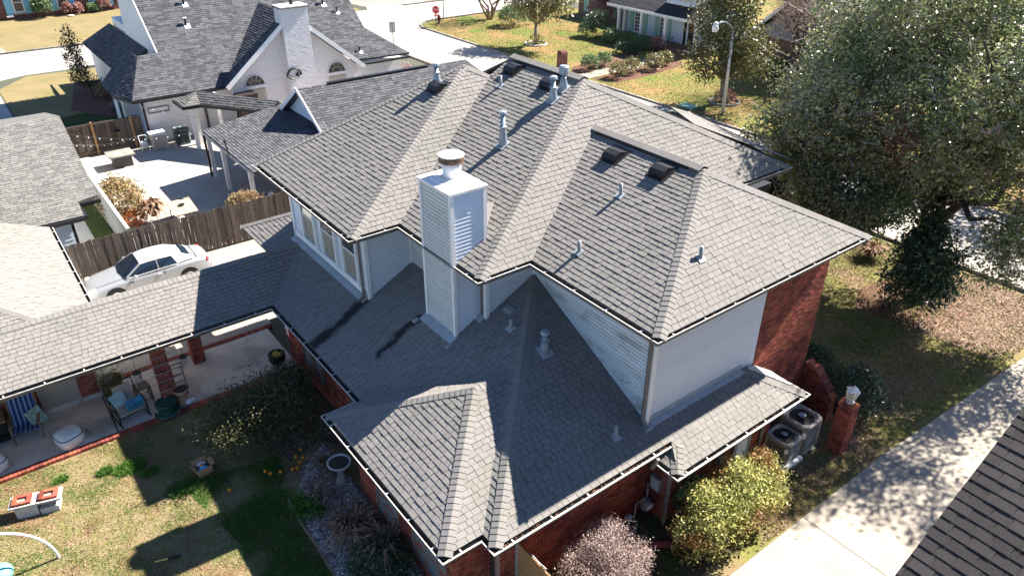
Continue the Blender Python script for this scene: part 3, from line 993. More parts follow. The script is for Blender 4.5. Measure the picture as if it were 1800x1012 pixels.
# second storey siding
def siding(par, poly, edir, nrm, mat='siding', row=0.108):
    nrm = Vector(nrm)
    o = obj('siding_wall', MB().prism([Vector(p)-nrm*0.12 for p in poly], nrm*0.117), 'pvc', par)  # grey backing paints the shadow lines between the boards
    facet('siding_board', o, poly, edir, mat, row, None, 0.016, 0, gap=0.015 if mat != 'siding' else 0.007, wedge=False, nrm=nrm, size=0.35)
    return o
ZT = 6.03
wins = [(8.66, 0.92), (7.16, 0.92), (5.69, 0.92)]
edges = [4.73, 5.17, 6.21, 6.64, 7.68, 8.14, 9.18, 10.03]
for i in range(0, 8, 2):
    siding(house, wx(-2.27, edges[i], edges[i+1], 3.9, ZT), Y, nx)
obj('house_trim', MB().bx(-2.34, -2.25, 4.73, 10.03, 3.70, 3.9), 'white', house)
for yc, w_ in wins:
    f = window(house, (-2.29, yc, 4.87), 1.04, 1.95, nx, 0, 1, glass='blind', fw=0.085, dep=0.09)
    obj('upper_sash', MB().bx(-2.345, -2.335, yc-0.42, yc+0.42, 4.92, 5.75), 'glass', f)
siding(house, [(-2.27, 4.73, 3.70), (-0.766, 4.73, 4.44), (-0.766, 4.73, ZT), (-2.27, 4.73, ZT)], X, ny)
siding(house, [(-0.766, 4.73, 4.44), (-0.766, 0.851, 4.44), (-0.766, 0.851, ZT), (-0.766, 4.73, ZT)], Y, nx, 'siding_old')
siding(house, [(-0.766, 0.851, 4.44), (0.851, 0.851, 5.25), (0.851, 0.851, ZT), (-0.766, 0.851, ZT)], X, ny)
siding(house, [(0.851, 0.851, 5.25), (0.851, -3.64, 3.03), (0.851, -3.64, ZT), (0.851, 0.851, ZT)], Y, nx, 'siding_mould')
siding(house, [(0.851, -3.64, 3.03), (4.55, -3.64, 3.03), (5.08, -3.64, 2.77), (5.08, -3.64, ZT), (0.851, -3.64, ZT)], X, ny)
def post(name, par, x, y, z0, z1, w, mat):
    return obj(name, MB().bx(x-w/2, x+w/2, y-w/2, y+w/2, z0, z1), mat, par)
for x, y, z0 in ((-2.28, 4.72, 3.6), (-0.776, 0.841, 4.4), (0.841, -3.65, 2.95), (-2.28, 10.03, 3.6)):
    post('corner_board', house, x, y, z0, ZT, 0.12, 'white')
post('corner_board', house, -0.80, 4.70, 4.4, ZT, 0.06, 'white')
post('corner_board', house, 0.82, 0.82, 5.2, ZT, 0.05, 'white')
def downspout(pts, mat='gutter', par=None):
    mb = MB()
    for a, b in zip(pts[:-1], pts[1:]):
        mb.beam(a, b, 0.085, 0.07, (0.3, 1, 0.2))
    return obj('downspout', mb, mat, par or house)
downspout([(-2.45, 4.80, 6.03), (-2.40, 4.86, 5.9), (-2.40, 4.86, 3.72), (-2.56, 4.86, 3.63)])
downspout([(0.62, -3.6, 6.03), (0.72, -3.62, 5.85), (0.74, -3.62, 3.12), (0.74, -3.82, 2.98)])
downspout([(-0.84, 0.93, 6.0), (-0.84, 0.93, 4.5)])
downspout([(1.03, -4.47, 2.2), (1.03, -4.47, 0.05)])
downspout([(4.92, -4.46, 2.2), (4.92, -4.46, 0.05)])
downspout([(-3.3, -3.81, 2.5), (-3.3, -3.81, 0.05)], 'pvc')
downspout([(-3.82, 2.55, 2.5), (-3.82, 2.55, 0.05)], 'black')
downspout([(0.5, -4.45, 2.6), (0.5, -4.3, 2.2), (0.95, -3.83, 2.1)], 'gutter')
obj('wall_light', MB().lathe([(0.02, 0.1), (0.09, 0.06), (0.1, -0.06), (0.05, -0.1)], (1.9, -3.95, 5.95), 10), 'gutter', house)
# flashings
obj('flashing', MB().prism([(0.9, -3.66, 3.02), (4.5, -3.66, 3.02), (4.55, -3.82, 2.955), (0.95, -3.82, 2.955)], (0, 0, 0.02)), 'flash', house)
obj('flashing', MB().prism([(0.9, -3.665, 3.02), (4.55, -3.665, 3.02), (4.55, -3.665, 3.16), (0.9, -3.665, 3.16)], (0, -0.008, 0)), 'flash', house)
obj('flashing', MB().prism([(-2.35, 4.75, 3.66), (-2.35, 10.0, 3.66), (-2.52, 10.0, 3.585), (-2.52, 4.75, 3.585)], (0, 0, 0.02)), 'flash', house)
obj('flashing', MB().prism([(-1.62, 1.0, 4.03), (-1.62, 2.56, 4.03), (-1.86, 2.56, 3.91), (-1.86, 1.0, 3.91)], (0, 0, 0.022)), 'flash', house)
obj('flashing', MB().prism([(-0.79, 0.84, 4.44), (-0.79, 1.1, 4.44), (-1.0, 1.1, 4.335), (-1.0, 0.84, 4.335)], (0, 0, 0.022)), 'flash', house)
obj('flashing', MB().bx(-2.02, -1.84, 0.93, 1.0, 3.86, 3.93), 'flash', house)
obj('flashing', MB().bx(-2.05, -1.88, 2.54, 2.64, 3.84, 3.92), 'flash', house)
obj('flashing', MB().bx(0.66, 0.9, -3.86, -3.6, 2.9, 3.0), 'flash', house)

ef = MB().prism([pC(5.60, -4.65), pC(4.75, -3.75), (5.1, -3.68, 2.86), (5.72, -3.9, 2.5)], (0, 0, 0.05))
obj('flashing', ef, 'lip', house)
# chimney
ch = obj('chimney', MB().bx(-1.585, -0.60, 1.115, 2.465, 3.6, 8.06), 'gutter', house)  # dark core colour stands in for shade in the board gaps
facet('siding_board', ch, [(-1.597, 1.10, 4.02), (-1.597, 2.48, 4.02), (-1.597, 2.48, 6.1), (-1.597, 1.10, 6.1)], Y, 'siding_old', 0.105, None, 0.016, 0, gap=0.015, wedge=False, nrm=nx, size=0.35)
facet('siding_board', ch, wx(-1.597, 1.10, 2.48, 6.16, 8.06), Y, 'siding_old', 0.105, None, 0.016, 0, gap=0.015, wedge=False, nrm=nx, size=0.35)
facet('siding_board', ch, [(-1.597, 1.10, 4.02), (-0.62, 1.10, 4.50), (-0.62, 1.10, 8.06), (-1.597, 1.10, 8.06)], X, 'siding', 0.105, None, 0.026, 0, nrm=ny, size=0.35)
tr = MB()
for x, y in ((-1.60, 1.10), (-1.60, 2.48), (-0.62, 1.10)):
    tr.bx(x-0.05, x+0.05, y-0.05, y+0.05, 4.0 if x < -1 else 4.4, 8.07)
obj('corner_trim', tr, 'white', ch)
obj('chimney_band', MB().bx(-1.66, -1.6, 1.06, 2.5, 6.1, 6.16), 'gutter', ch)
obj('chase_cap', MB().bx(-1.68, -0.55, 1.03, 2.55, 8.07, 8.13).bx(-1.5, -0.7, 1.25, 2.35, 8.12, 8.15), 'rusty', ch)
obj('flue', MB().lathe([(0.24, 0), (0.24, 0.42)], (-0.98, 1.98, 8.14), 20), 'white', ch, True)
obj('flue_cap', MB().lathe([(0.23, 0.0), (0.325, 0.03), (0.325, 0.18), (0.31, 0.18)], (-0.98, 1.98, 8.52), 20), 'cap_band', ch)
obj('cap_lid', MB().lathe([(0.33, 0.0), (0.33, 0.03), (0.2, 0.06), (0.001, 0.07)], (-0.98, 1.98, 8.70), 20), 'white', ch)
# roof fittings
def roofpipe(base, n, h, kind):
    """vent pipe with its flashing; kind: pvc | flue | pot"""
    b = Vector(base)
    n = Vector(n).normalized()
    p = obj('vent_pipe', MB().lathe([(0.05, -0.1), (0.05, h)] if kind == 'pvc' else [(0.14, -0.1), (0.13, 0.15), (0.08, 0.55*h), (0.09, 0.55*h+0.02), (0.068, 0.58*h), (0.068, h-0.06)], b, 12), 'pvc' if kind == 'pvc' else 'galv', house, True)
    e = Vector((0, 1, 0)) if abs(n.x) > abs(n.y) else Vector((1, 0, 0))
    s = n.cross(e)
    w = 0.11 if kind == 'pvc' else 0.18
    obj('pipe_flashing', MB().obox(b+n*0.03, e*w, s*w, n*0.008), 'flash', p)
    if kind != 'pvc':
        c = MB()
        if kind == 'flue':
            c.lathe([(0.07, 0), (0.11, 0.0), (0.125, 0.03), (0.11, 0.09), (0.06, 0.11), (0.001, 0.115)], b+Vector((0, 0, h-0.08)), 14)
            obj('pipe_collar', MB().lathe([(0.12, 0), (0.125, 0.02), (0.08, 0.035)], b+Vector((0, 0, 0.55*h)), 14), 'galv', p)
        else:
            c.lathe([(0.13, 0), (0.15, 0.03), (0.15, 0.22), (0.12, 0.25), (0.001, 0.25)], b+Vector((0, 0, h-0.15)), 14)
        obj('pipe_cap', c, 'galv', p)
    return p
roofpipe((2.11, 7.5, 8.76), nS, 0.62, 'flue')
roofpipe((3.59, 6.07, 8.74), nS, 0.34, 'pvc')
roofpipe((3.75, 3.69, 8.83), nS, 0.70, 'flue')
roofpipe((4.23, 3.79, 9.06), nS, 0.60, 'pot')
roofpipe((1.85, 3.62, 7.88), nS, 0.98, 'flue')
roofpipe((2.68, -0.38, 7.48), nS, 0.34, 'pvc')
roofpipe((0.87, -0.86, 6.59), nS, 0.32, 'pvc')
roofpipe((2.44, -3.34, 6.98), nC(c3), 0.32, 'pvc')
roofpipe((-0.65, -0.07, 4.49), nL, 0.30, 'pvc')
roofpipe((-0.39, -1.14, 4.26), nCl, 0.62, 'flue')
roofpipe((-0.16, -3.6, 3.04), nCl, 0.36, 'pvc')
def boxvent(c, n, mat='black', k_=1.0):
    c, n = Vector(c), Vector(n).normalized()
    e = Vector((0, 1, 0))
    s = n.cross(e)
    if s.z < 0:
        s = -s
    e = Vector((0, 1, 0))
    mb = MB()
    w, d, h = 0.24*k_, 0.24*k_, 0.2*k_
    ring = [(-d, 0), (-d, 0.13*k_), (-d*0.5, h), (d*0.3, h*0.95), (d*1.2, 0.02)]
    a = [c+s*p+n*q+e*w for p, q in ring]
    b = [c+s*p+n*q-e*w for p, q in ring]
    k = len(ring)
    mb.add(a+b, [tuple(range(k)), tuple(range(k, 2*k))[::-1]]+[(i, (i+1) % k, k+(i+1) % k, k+i) for i in range(k)])
    o = obj('roof_vent', mb, mat, house)
    obj('vent_flange', MB().obox(c+n*0.022+s*0.03, e*0.33*k_, s*0.33*k_, n*0.006), mat, o)
boxvent((1.98, 7.23, 8.69), nS)
boxvent((4.30, 6.31, 9.10), nS)
boxvent((4.23, 4.40, 9.06), nS)
boxvent((3.64, 0.88, 7.96), nS)
boxvent((3.73, -0.78, 8.01), nS)
boxvent((-0.28, 0.40, 4.68), nL, 'meter', 0.62)
# breezeway and garage
brick_post = []
def brick_box(par, x0, x1, y0, y1, z0, z1, name='brick_pier', mat='brick', top=False):
    o = obj(name, MB().bx(x0+.004, x1-.004, y0+.004, y1-.004, z0, z1-.002), 'mortar', par)
    for poly, e, nn in ((wx(x0, y0, y1, z0, z1), Y, nx), (wx(x1, y0, y1, z0, z1), Y, px_), (wy(y0, x0, x1, z0, z1), X, ny), (wy(y1, x0, x1, z0, z1), X, py)):
        facet('brick', o, poly, e, mat, 0.076, (0.215,), 0.004, 0.003, gap=0.011, wedge=False, nrm=nn, bond=True, size=0.13)
    if top:
        facet('brick', o, [(x0, y0, z1), (x1, y0, z1), (x1, y1, z1), (x0, y1, z1)], X, mat, 0.11, (0.22,), 0.004, 0.004, gap=0.011, wedge=False, bond=True, size=0.13)
    return o
bway = thing('covered_walkway', 'grey shingled breezeway roof on brick piers joining house and garage', 'covered walkway')
bw_roof = roof(bway, [(BF, X), (BB, X)], 'shingle')
caps(bw_roof, (-22, 9.5, 3.617), (-2.45, 9.5, 3.617), nCl, Vector((0, .495, 1)), 'shingle')
brick_box(bway, -7.98, -7.58, 8.1, 8.5, 0.1, 2.45)
brick_box(bway, -6.56, -6.18, 9.85, 10.25, 0.1, 2.5)
obj('ceiling_board', MB().bx(-22, -4.3, 7.75, 11.3, 2.45, 2.5), 'white', bway)
store = brick_wall(bway, wy(10.0, -9.98, -9.45, 0.25, 2.45), X, ny)
brick_wall(bway, wy(10.0, -14, -11.05, 0.1, 2.45), X, ny)
brick_wall(bway, wx(-9.45, 10.0, 11.2, 0.1, 2.45), Y, px_)
obj('plinth', MB().bx(-14, -9.43, 9.96, 10.1, 0.1, 0.25), 'conc_dirty', bway)
dr = obj('door', MB().bx(-10.98, -10.06, 9.99, 10.03, 0.25, 2.3), 'beige_door', bway)
obj('door_frame', MB().bx(-11.06, -10.98, 9.95, 10.04, 0.1, 2.4).bx(-10.06, -9.98, 9.95, 10.04, 0.1, 2.4).bx(-10.98, -10.06, 9.95, 10.04, 2.3, 2.4), 'beige_door', dr)
obj('porch_light', MB().lathe([(0.03, 0), (0.06, -0.05), (0.05, -0.16), (0.02, -0.18)], (-10.2, 9.9, 2.3), 8), 'black', bway)
garage = thing('garage', 'low garage with sunlit pale grey shingle roof left of the parked car', 'garage')
gz = lambda x: 2.65-0.42*(x+8.78)
GA = [(-8.9, 8.5, gz(-8.9)), (-8.9, 18.15, gz(-8.9)), (-13.5, 18.15, gz(-13.5)), (-13.5, 13.2, gz(-13.5))]
GB = [(-8.9, 8.5, gz(-8.9)), (-13.5, 13.2, gz(-13.5)), (-18, 8.5, gz(-8.9))]
g_roof = roof(garage, [(GA, Y), (GB, X)], 'shingle')
obj('rear_roof', MB().prism([(-13.5, 13.2, gz(-13.5)), (-13.5, 18.15, gz(-13.5)), (-18, 18.15, gz(-8.9)), (-18, 8.5, gz(-8.9))], (0, 0, -0.05)), 'shingle', garage)
caps(g_roof, (-8.9, 8.5, gz(-8.9)), (-13.5, 13.2, gz(-13.5)), Vector((.42, 0, 1)), nCl, 'shingle', half=0.15)
gutter(garage, (-8.78, 18.2, 2.65), (-8.78, 9.6, 2.65), (1, 0, 0), 0, 0)
obj('garage_wall', MB().bx(-17, -9.4, 11.3, 18.0, 0, 2.5), 'white', garage)

# patio
patio = thing('patio', 'p', 'p')
del patio['category'], patio['label']
patio['kind'] = 'structure'
for xa, xb, ya, yb in ((-20, -9.47, 7.83, 10.5), (-9.43, -8.22, 7.83, 10.5), (-8.19, -3.76, 7.83, 10.5)):
    obj('concrete_slab', MB().bx(xa, xb, ya, yb, 0, 0.10), 'conc_dirty', patio)
obj('concrete_slab', MB().bx(-9.4, -3.5, 10.78, 12.5, 0, 0.095), 'conc', patio)
obj('joint_filler', MB().bx(-19.9, -3.8, 7.7, 10.7, 0, 0.085), 'joint', patio)
for strip, (y0, y1) in enumerate(((7.60, 7.81), (10.54, 10.75))):
    x = -14.5 if strip == 0 else -9.4
    while x < (-3.9 if strip == 0 else -3.6):
        w = 0.098
        vs = MB().bx(x, x+w, y0, y1, 0.0, 0.104+random.uniform(-0.004, 0.004))
        piece('brick', patio, vs.v, vs.f, 'brick', Vector((0, 0, 1)), 0.14)
        x += 0.108

# ------------------------------------------------------------------ right neighbour's roof (dark, near)
rn = thing('neighbour_house', 'dark charcoal shingle roof of the next house cut off at the lower right corner', 'house')
rz_ = lambda x: 7.90+0.5566*(x+3.31)
RNP = [(-4.6, -11.0, rz_(-4.6)), (1.6, -11.0, rz_(1.6)), (1.6, -19, rz_(1.6)), (-4.6, -19, rz_(-4.6))]
roof(rn, [(RNP, Y)], 'shingle_dk', row=0.152, widths=(0.21, 0.27, 0.32), butt=0.010, lam=0.004, gap=0.008, thick=0.12)
RN2 = [(1.6, -11.0, rz_(1.6)), (7.6, -11.0, 7.2), (7.6, -19, 7.2), (1.6, -19, rz_(1.6))]
obj('rear_roof', MB().prism(RN2, (0, 0, -0.12)), 'shingle_dk', rn)
obj('wall', MB().prism([(-4.0, -11.4, 0), (7.2, -11.4, 0), (7.2, -11.4, 7.2), (1.6, -11.4, 10.4), (-4.0, -11.4, 7.3)], (0, -7, 0)), 'brick_tan', rn)

# ------------------------------------------------------------------ vegetation helpers
def quads_mesh(name, c, u, v):
    n = len(c)
    co = np.empty((n, 4, 3), np.float32)
    co[:, 0] = c-u
    co[:, 1] = c+v
    co[:, 2] = c+u
    co[:, 3] = c-v
    me = bpy.data.meshes.new(name)
    me.vertices.add(4*n)
    me.vertices.foreach_set('co', co.ravel())
    me.loops.add(4*n)
    me.loops.foreach_set('vertex_index', np.arange(4*n, dtype=np.int32))
    me.polygons.add(n)
    me.polygons.foreach_set('loop_start', np.arange(0, 4*n, 4, dtype=np.int32))
    me.polygons.foreach_set('loop_total', np.full(n, 4, np.int32))
    me.update(calc_edges=True)
    me.validate()
    return me

def runit(n, rng):
    d = rng.normal(size=(n, 3))
    return d/np.linalg.norm(d, axis=1, keepdims=True)

def crown_pts(lobes, n, rng, clump=30, cr=0.3, shell=0.45, low=-1.0):
    lob = np.array(lobes, float)
    wt = (lob[:, 3]*lob[:, 4]*lob[:, 5])**(2/3)
    wt /= wt.sum()
    k = max(1, n//clump)
    i = rng.choice(len(lob), k, p=wt)
    d = runit(k, rng)
    if low > -1:
        d[:, 2] = np.where(d[:, 2] < low, -d[:, 2], d[:, 2])
    r = (shell+(1-shell)*rng.random(k)**0.6)[:, None]
    cc = lob[i, :3]+d*r*lob[i, 3:6]
    pts = np.repeat(cc, clump, axis=0)
    cs = np.repeat(rng.uniform(0.5, 1.3, (k, 1)), clump, axis=0)
    pts = pts+rng.normal(size=pts.shape)*cr*cs
    return pts, cc

def leaves(name, pts, size, mat, parent, rng, aspect=0.5, upb=0.7):
    n = len(pts)
    d = runit(n, rng)
    nrm = runit(n, rng)
    nrm[:, 2] += upb
    u = np.cross(d, nrm)
    u /= np.linalg.norm(u, axis=1, keepdims=True)+1e-9
    v = np.cross(nrm, u)
    v /= np.linalg.norm(v, axis=1, keepdims=True)+1e-9
    s = (size*rng.uniform(0.6, 1.35, (n, 1)))*0.5
    me = quads_mesh(name, pts, u*s, v*s*aspect)
    return obj(name, me, mat, parent)

def sticks(name, a, b, r, mat, parent):
    """many thin three-sided twigs"""
    n = len(a)
    d = b-a
    l = np.linalg.norm(d, axis=1, keepdims=True)+1e-9
    d = d/l
    ref = np.tile(np.array([[0.31, 0.52, 0.79]]), (n, 1))
    p = np.cross(d, ref)
    p /= np.linalg.norm(p, axis=1, keepdims=True)+1e-9
    q = np.cross(d, p)
    rr = np.broadcast_to(np.asarray(r, float).reshape(-1, 1), (n, 1))
    vs = np.empty((n, 6, 3), np.float32)
    for j in range(3):
        t = 2*PI*j/3
        o = (p*math.cos(t)+q*math.sin(t))*rr
        vs[:, j] = a+o
        vs[:, 3+j] = b+o*0.45
    base = np.arange(n)[:, None]*6
    f = np.concatenate([base+np.array([[0, 1, 4, 3]]), base+np.array([[1, 2, 5, 4]]), base+np.array([[2, 0, 3, 5]])]).astype(np.int32)
    me = bpy.data.meshes.new(name)
    me.vertices.add(6*n)
    me.vertices.foreach_set('co', vs.ravel())
    m = len(f)
    me.loops.add(4*m)
    me.loops.foreach_set('vertex_index', f.ravel())
    me.polygons.add(m)
    me.polygons.foreach_set('loop_start', np.arange(0, 4*m, 4, dtype=np.int32))
    me.polygons.foreach_set('loop_total', np.full(m, 4, np.int32))
    me.update(calc_edges=True)
    me.validate()
    return obj(name, me, mat, parent, kind='stuff')

def bough(mb, a, b, r0, r1, rng, sag=0.4, n=5):
    a, b = Vector(a), Vector(b)
    L = (b-a).length
    pts, rs = [], []
    for i in range(n+1):
        t = i/n
        p = a.lerp(b, t)
        w = math.sin(PI*t)*L*0.09
        p += Vector((rng.normal()*w, rng.normal()*w, rng.normal()*w*0.6+math.sin(PI*t)*sag*0.3))
        pts.append(p)
        rs.append(r0+(r1-r0)*t)
    mb.tube(pts, rs, 6)
    return pts

def tree(name, label, cat, base, fork, trunk_r, lobes, n, size, leafmat, barkmat='bark', seed=1, clump=30, cr=0.3, nb=8, shell=0.45, group=None, twigs=0, twigmat='twig', aspect=0.5, low=-1.0):
    rng = np.random.default_rng(seed)
    t = thing(name, label, cat, base, 0, group)
    mb = MB()
    base, fork = Vector(base), Vector(fork)
    mid = base.lerp(fork, 0.5)+Vector((rng.normal()*0.08, rng.normal()*0.08, 0))
    mb.tube([base-Vector((0, 0, 0.1)), base+Vector((0, 0, 0.15)), mid, fork], [trunk_r*1.5, trunk_r*1.15, trunk_r*0.95, trunk_r*0.85], 9)
    obj('trunk', mb, barkmat, t, True)
    pts, cc = crown_pts(lobes, n, rng, clump, cr, shell, low)
    bb = MB()
    for i in range(nb):
        L = lobes[i % len(lobes)]
        tgt = Vector((L[0]+rng.normal()*L[3]*0.4, L[1]+rng.normal()*L[4]*0.4, L[2]+abs(rng.normal())*L[5]*0.4))
        pp = bough(bb, fork, tgt, trunk_r*0.55, trunk_r*0.12, rng)
        for k in range(3):
            q = Vector(cc[rng.integers(len(cc))])
            if (q-tgt).length < max(L[3:6])*1.6:
                bough(bb, pp[rng.integers(2, 5)], q, trunk_r*0.2, 0.015, rng, 0.1, 4)
    obj('branches', bb, barkmat, t, True)
    leaves('crown', pts, size, leafmat, t, rng, aspect)
    if twigs:
        i = rng.integers(len(cc), size=twigs)
        a = cc[i]+rng.normal(size=(twigs, 3))*0.25
        d = runit(twigs, rng)
        d[:, 2] = d[:, 2]*0.6+0.25
        b = a+d*rng.uniform(0.25, 0.8, (twigs, 1))
        sticks('twigs', a, b, rng.uniform(0.007, 0.017, twigs), twigmat, t)
    return t

def shrub(name, label, cat, c, r, n, size, mat, seed=1, group=None, clump=16, cr=None, shell=0.6, twigs=0, twigmat='twig', lobes=None, aspect=0.5, rotz=0.0, low=-0.35, core=None):
    rng = np.random.default_rng(seed)
    t = thing(name, label, cat, (c[0], c[1], 0), 0, group)
    lb = lobes or [(c[0], c[1], c[2], r[0], r[1], r[2])]
    pts, cc = crown_pts(lb, n, rng, clump, cr or min(r)*0.16, shell, low)
    pts[:, 2] = np.maximum(pts[:, 2], 0.03)
    leaves('foliage', pts, size, mat, t, rng, aspect)
    k = 14
    a = np.tile(np.array([[c[0], c[1], 0.0]]), (k, 1))+rng.normal(size=(k, 3))*np.array([[0.12, 0.12, 0]])
    b = pts[rng.integers(len(pts), size=k)]
    sticks('stems', a, b, np.full(k, 0.014), 'bark', t)
    if twigs:
        i = rng.integers(len(cc), size=twigs)
        a = cc[i]+rng.normal(size=(twigs, 3))*min(r)*0.12
        a[:, 2] = np.maximum(a[:, 2], 0.03)
        ctr = np.array([[c[0], c[1], c[2]*0.6]])
        d = (a-ctr)
        d /= np.linalg.norm(d, axis=1, keepdims=True)
        d = d*0.3+runit(twigs, rng)
        b = a+d*rng.uniform(0.04, 0.13, (twigs, 1))
        sticks('twigs', a, b, rng.uniform(0.003, 0.007, twigs), twigmat, t)
    return t

def tuft(name, label, cat, c, r, h, n, mat, seed=1, w=0.02, droop=0.5, group=None):
    rng = np.random.default_rng(seed)
    mb = MB()
    for i in range(n):
        a = rng.uniform(0, 2*PI)
        d = Vector((math.cos(a), math.sin(a), 0))
        L = h*rng.uniform(0.7, 1.25)
        sp = rng.uniform(0.1, 1.0)*r
        p0 = Vector((c[0], c[1], c[2]))+d*rng.uniform(0, 0.12)
        p1 = p0+d*sp*0.45+Vector((0, 0, L*0.6))
        p2 = p0+d*sp*1.1+Vector((0, 0, L*(1-droop*rng.uniform(0.5, 1.3))))
        sd = d.cross(Vector((0, 0, 1)))*w*0.5
        mb.add([p0-sd, p0+sd, p1+sd*1.2, p1-sd*1.2, p2], [(0, 1, 2, 3), (3, 2, 4)])
    return tag(obj(name, mb, mat), label, cat, group)

def blades(name, poly, n, h, mat, seed, w=0.012, mask=None, z=0.005):
    rng = np.random.default_rng(seed)
    P = np.array(poly, float)
    lo, hi = P.min(0), P.max(0)
    pts = rng.uniform(lo, hi, (n*3, 2))
    ins = np.zeros(len(pts), bool)
    j = len(P)-1
    for i in range(len(P)):
        xi, yi, xj, yj = P[i, 0], P[i, 1], P[j, 0], P[j, 1]
        c = ((yi > pts[:, 1]) != (yj > pts[:, 1])) & (pts[:, 0] < (xj-xi)*(pts[:, 1]-yi)/(yj-yi+1e-12)+xi)
        ins ^= c
        j = i
    pts = pts[ins]
    if mask is not None:
        pts = pts[mask(pts, rng)]
    pts = pts[:n]
    m = len(pts)
    a = np.concatenate([pts, np.full((m, 1), z)], 1)
    ang = rng.uniform(0, 2*PI, m)
    s = np.stack([np.cos(ang), np.sin(ang), np.zeros(m)], 1)*w*rng.uniform(0.6, 1.4, (m, 1))
    lean = rng.normal(size=(m, 3))*h*0.6
    lean[:, 2] = h*rng.uniform(0.4, 1.2, m)
    v = np.empty((m, 3, 3), np.float32)
    v[:, 0] = a-s
    v[:, 1] = a+s
    v[:, 2] = a+lean
    me = bpy.data.meshes.new(name)
    me.vertices.add(3*m)
    me.vertices.foreach_set('co', v.ravel())
    me.loops.add(3*m)
    me.loops.foreach_set('vertex_index', np.arange(3*m, dtype=np.int32))
    me.polygons.add(m)
    me.polygons.foreach_set('loop_start', np.arange(0, 3*m, 3, dtype=np.int32))
    me.polygons.foreach_set('loop_total', np.full(m, 3, np.int32))
    me.update(calc_edges=True)
    return obj(name, me, mat, kind='stuff')

def scatter(name, poly, n, size, mat, seed, z=0.01, flat=0.3, aspect=0.6):
    rng = np.random.default_rng(seed)
    P = np.array(poly, float)
    lo, hi = P.min(0), P.max(0)
    pts = rng.uniform(lo, hi, (n*2, 2))
    ins = np.zeros(len(pts), bool)
    j = len(P)-1
    for i in range(len(P)):
        xi, yi, xj, yj = P[i, 0], P[i, 1], P[j, 0], P[j, 1]
        ins ^= ((yi > pts[:, 1]) != (yj > pts[:, 1])) & (pts[:, 0] < (xj-xi)*(pts[:, 1]-yi)/(yj-yi+1e-12)+xi)
        j = i
    pts = pts[ins][:n]
    m = len(pts)
    c = np.concatenate([pts, z+rng.uniform(0.0, 0.02, (m, 1))], 1)
    ang = rng.uniform(0, 2*PI, m)
    s = size*rng.uniform(0.5, 1.4, (m, 1))*0.5
    u = np.stack([np.cos(ang), np.sin(ang), rng.normal(size=m)*flat], 1)*s
    v = np.stack([-np.sin(ang), np.cos(ang), rng.normal(size=m)*flat], 1)*s*aspect
    return obj(name, quads_mesh(name, c, u, v), mat, kind='stuff')


# ------------------------------------------------------------------ lawns: blades, stones, litter
def patchy(sc, thr, seed):
    from mathutils import noise as mn
    def f(p, rng):
        o = np.array([mn.noise((x*sc+seed*3.1, y*sc, seed)) for x, y in p])
        return o+rng.normal(size=len(p))*0.18 > thr
    return f
BL = [(-13.2, 7.58), (-3.8, 7.58), (-3.8, 4.5), (-6.4, 3.0), (-6.6, -1.5), (-9.5, -1.5), (-13.2, 2.0)]
blades('lawn_grass', BL, 90000, 0.035, 'grass', 1, 0.009)
blades('green_grass', BL, 30000, 0.05, 'grass_g', 2, 0.009, patchy(1.1, 0.16, 2))
scatter('fallen_leaves', BL, 1500, 0.05, 'dryleaf', 3, 0.02)
RL = [(-8.6, 4.6), (-6.0, 4.0), (-6.5, 2.0), (-6.6, -1.5), (-9.0, -1.5), (-8.0, 1.5)]
blades('green_grass', RL, 34000, 0.05, 'grass_g', 19, 0.011, patchy(0.8, -0.12, 4))
for i, (x, y, r, n) in enumerate(((-9.55, 6.1, 0.45, 900), (-10.15, 6.35, 0.25, 400), (-9.15, 5.55, 0.25, 350), (-11.2, 6.75, 0.2, 200), (-8.6, 4.4, 0.5, 600), (-6.9, 2.2, 0.9, 900))):
    pl = [(x+r*math.cos(a*PI/4), y+r*0.7*math.sin(a*PI/4)) for a in range(8)]
    blades('green_grass', pl, n, 0.13, 'grass_g', 20+i, 0.014)
FL = [(8.2, -6.4), (21.3, -6.9), (21.3, 3), (13, 3), (9, -2.5), (8.2, -3.7)]
blades('front_grass', FL, 42000, 0.07, 'grass', 4, 0.016)
blades('front_green_grass', FL, 16000, 0.08, 'grass_g', 5, 0.016, patchy(0.5, 0.15, 5))
scatter('fallen_leaves', FL, 4500, 0.075, 'dryleaf', 6, 0.02)
scatter('fallen_leaves', [(15.4, -3.6), (21.2, -2.8), (21.2, -6.6), (15.6, -6.4)], 7000, 0.08, 'dryleaf', 7, 0.02)
scatter('fallen_leaves', [(4.0, -4.6), (8.5, -4.2), (8.5, -6.5), (2.5, -6.5)], 2600, 0.06, 'dryleaf', 8, 0.02)
blades('bed_grass', [(-3, -3.9), (8, -4.6), (3, -5.8), (0, -6.2), (-3, -6.2)], 9000, 0.06, 'grass_g', 18, 0.012, patchy(1.0, 0.0, 6))
scatter('fallen_leaves', [(-7.0, 7.0), (-3.8, 7.3), (-3.8, 1.9), (-5.8, 3.6)], 2500, 0.06, 'dryleaf', 21, 0.02)
scatter('drive_leaves', [(1, -6.6), (20, -7.1), (20, -9.5), (3, -9.5)], 30, 0.045, 'dryleaf', 9, 0.04)
scatter('gravel', [(-4.75, 3.7), (-5.5, 3.2), (-6.3, 2.1), (-6.5, 0.3), (-6.55, -1.5), (-6.3, -3.2), (-4.8, -3.2)], 13000, 0.07, 'stone', 10, 0.015, 0.6, 0.8)
blades('verge_grass', [(2.2, -6.5), (8, -6.5), (8.2, -4.3), (5.5, -5.1), (4.4, -5.9)], 5000, 0.06, 'grass', 11, 0.012)
CLW = [(28.8, 5), (28.8, 48.6), (29.6, 51), (31.6, 54.6), (46, 54.4), (42, 42), (39, 30), (39, 5)]
blades('corner_grass', CLW, 30000, 0.07, 'grass', 12, 0.03)
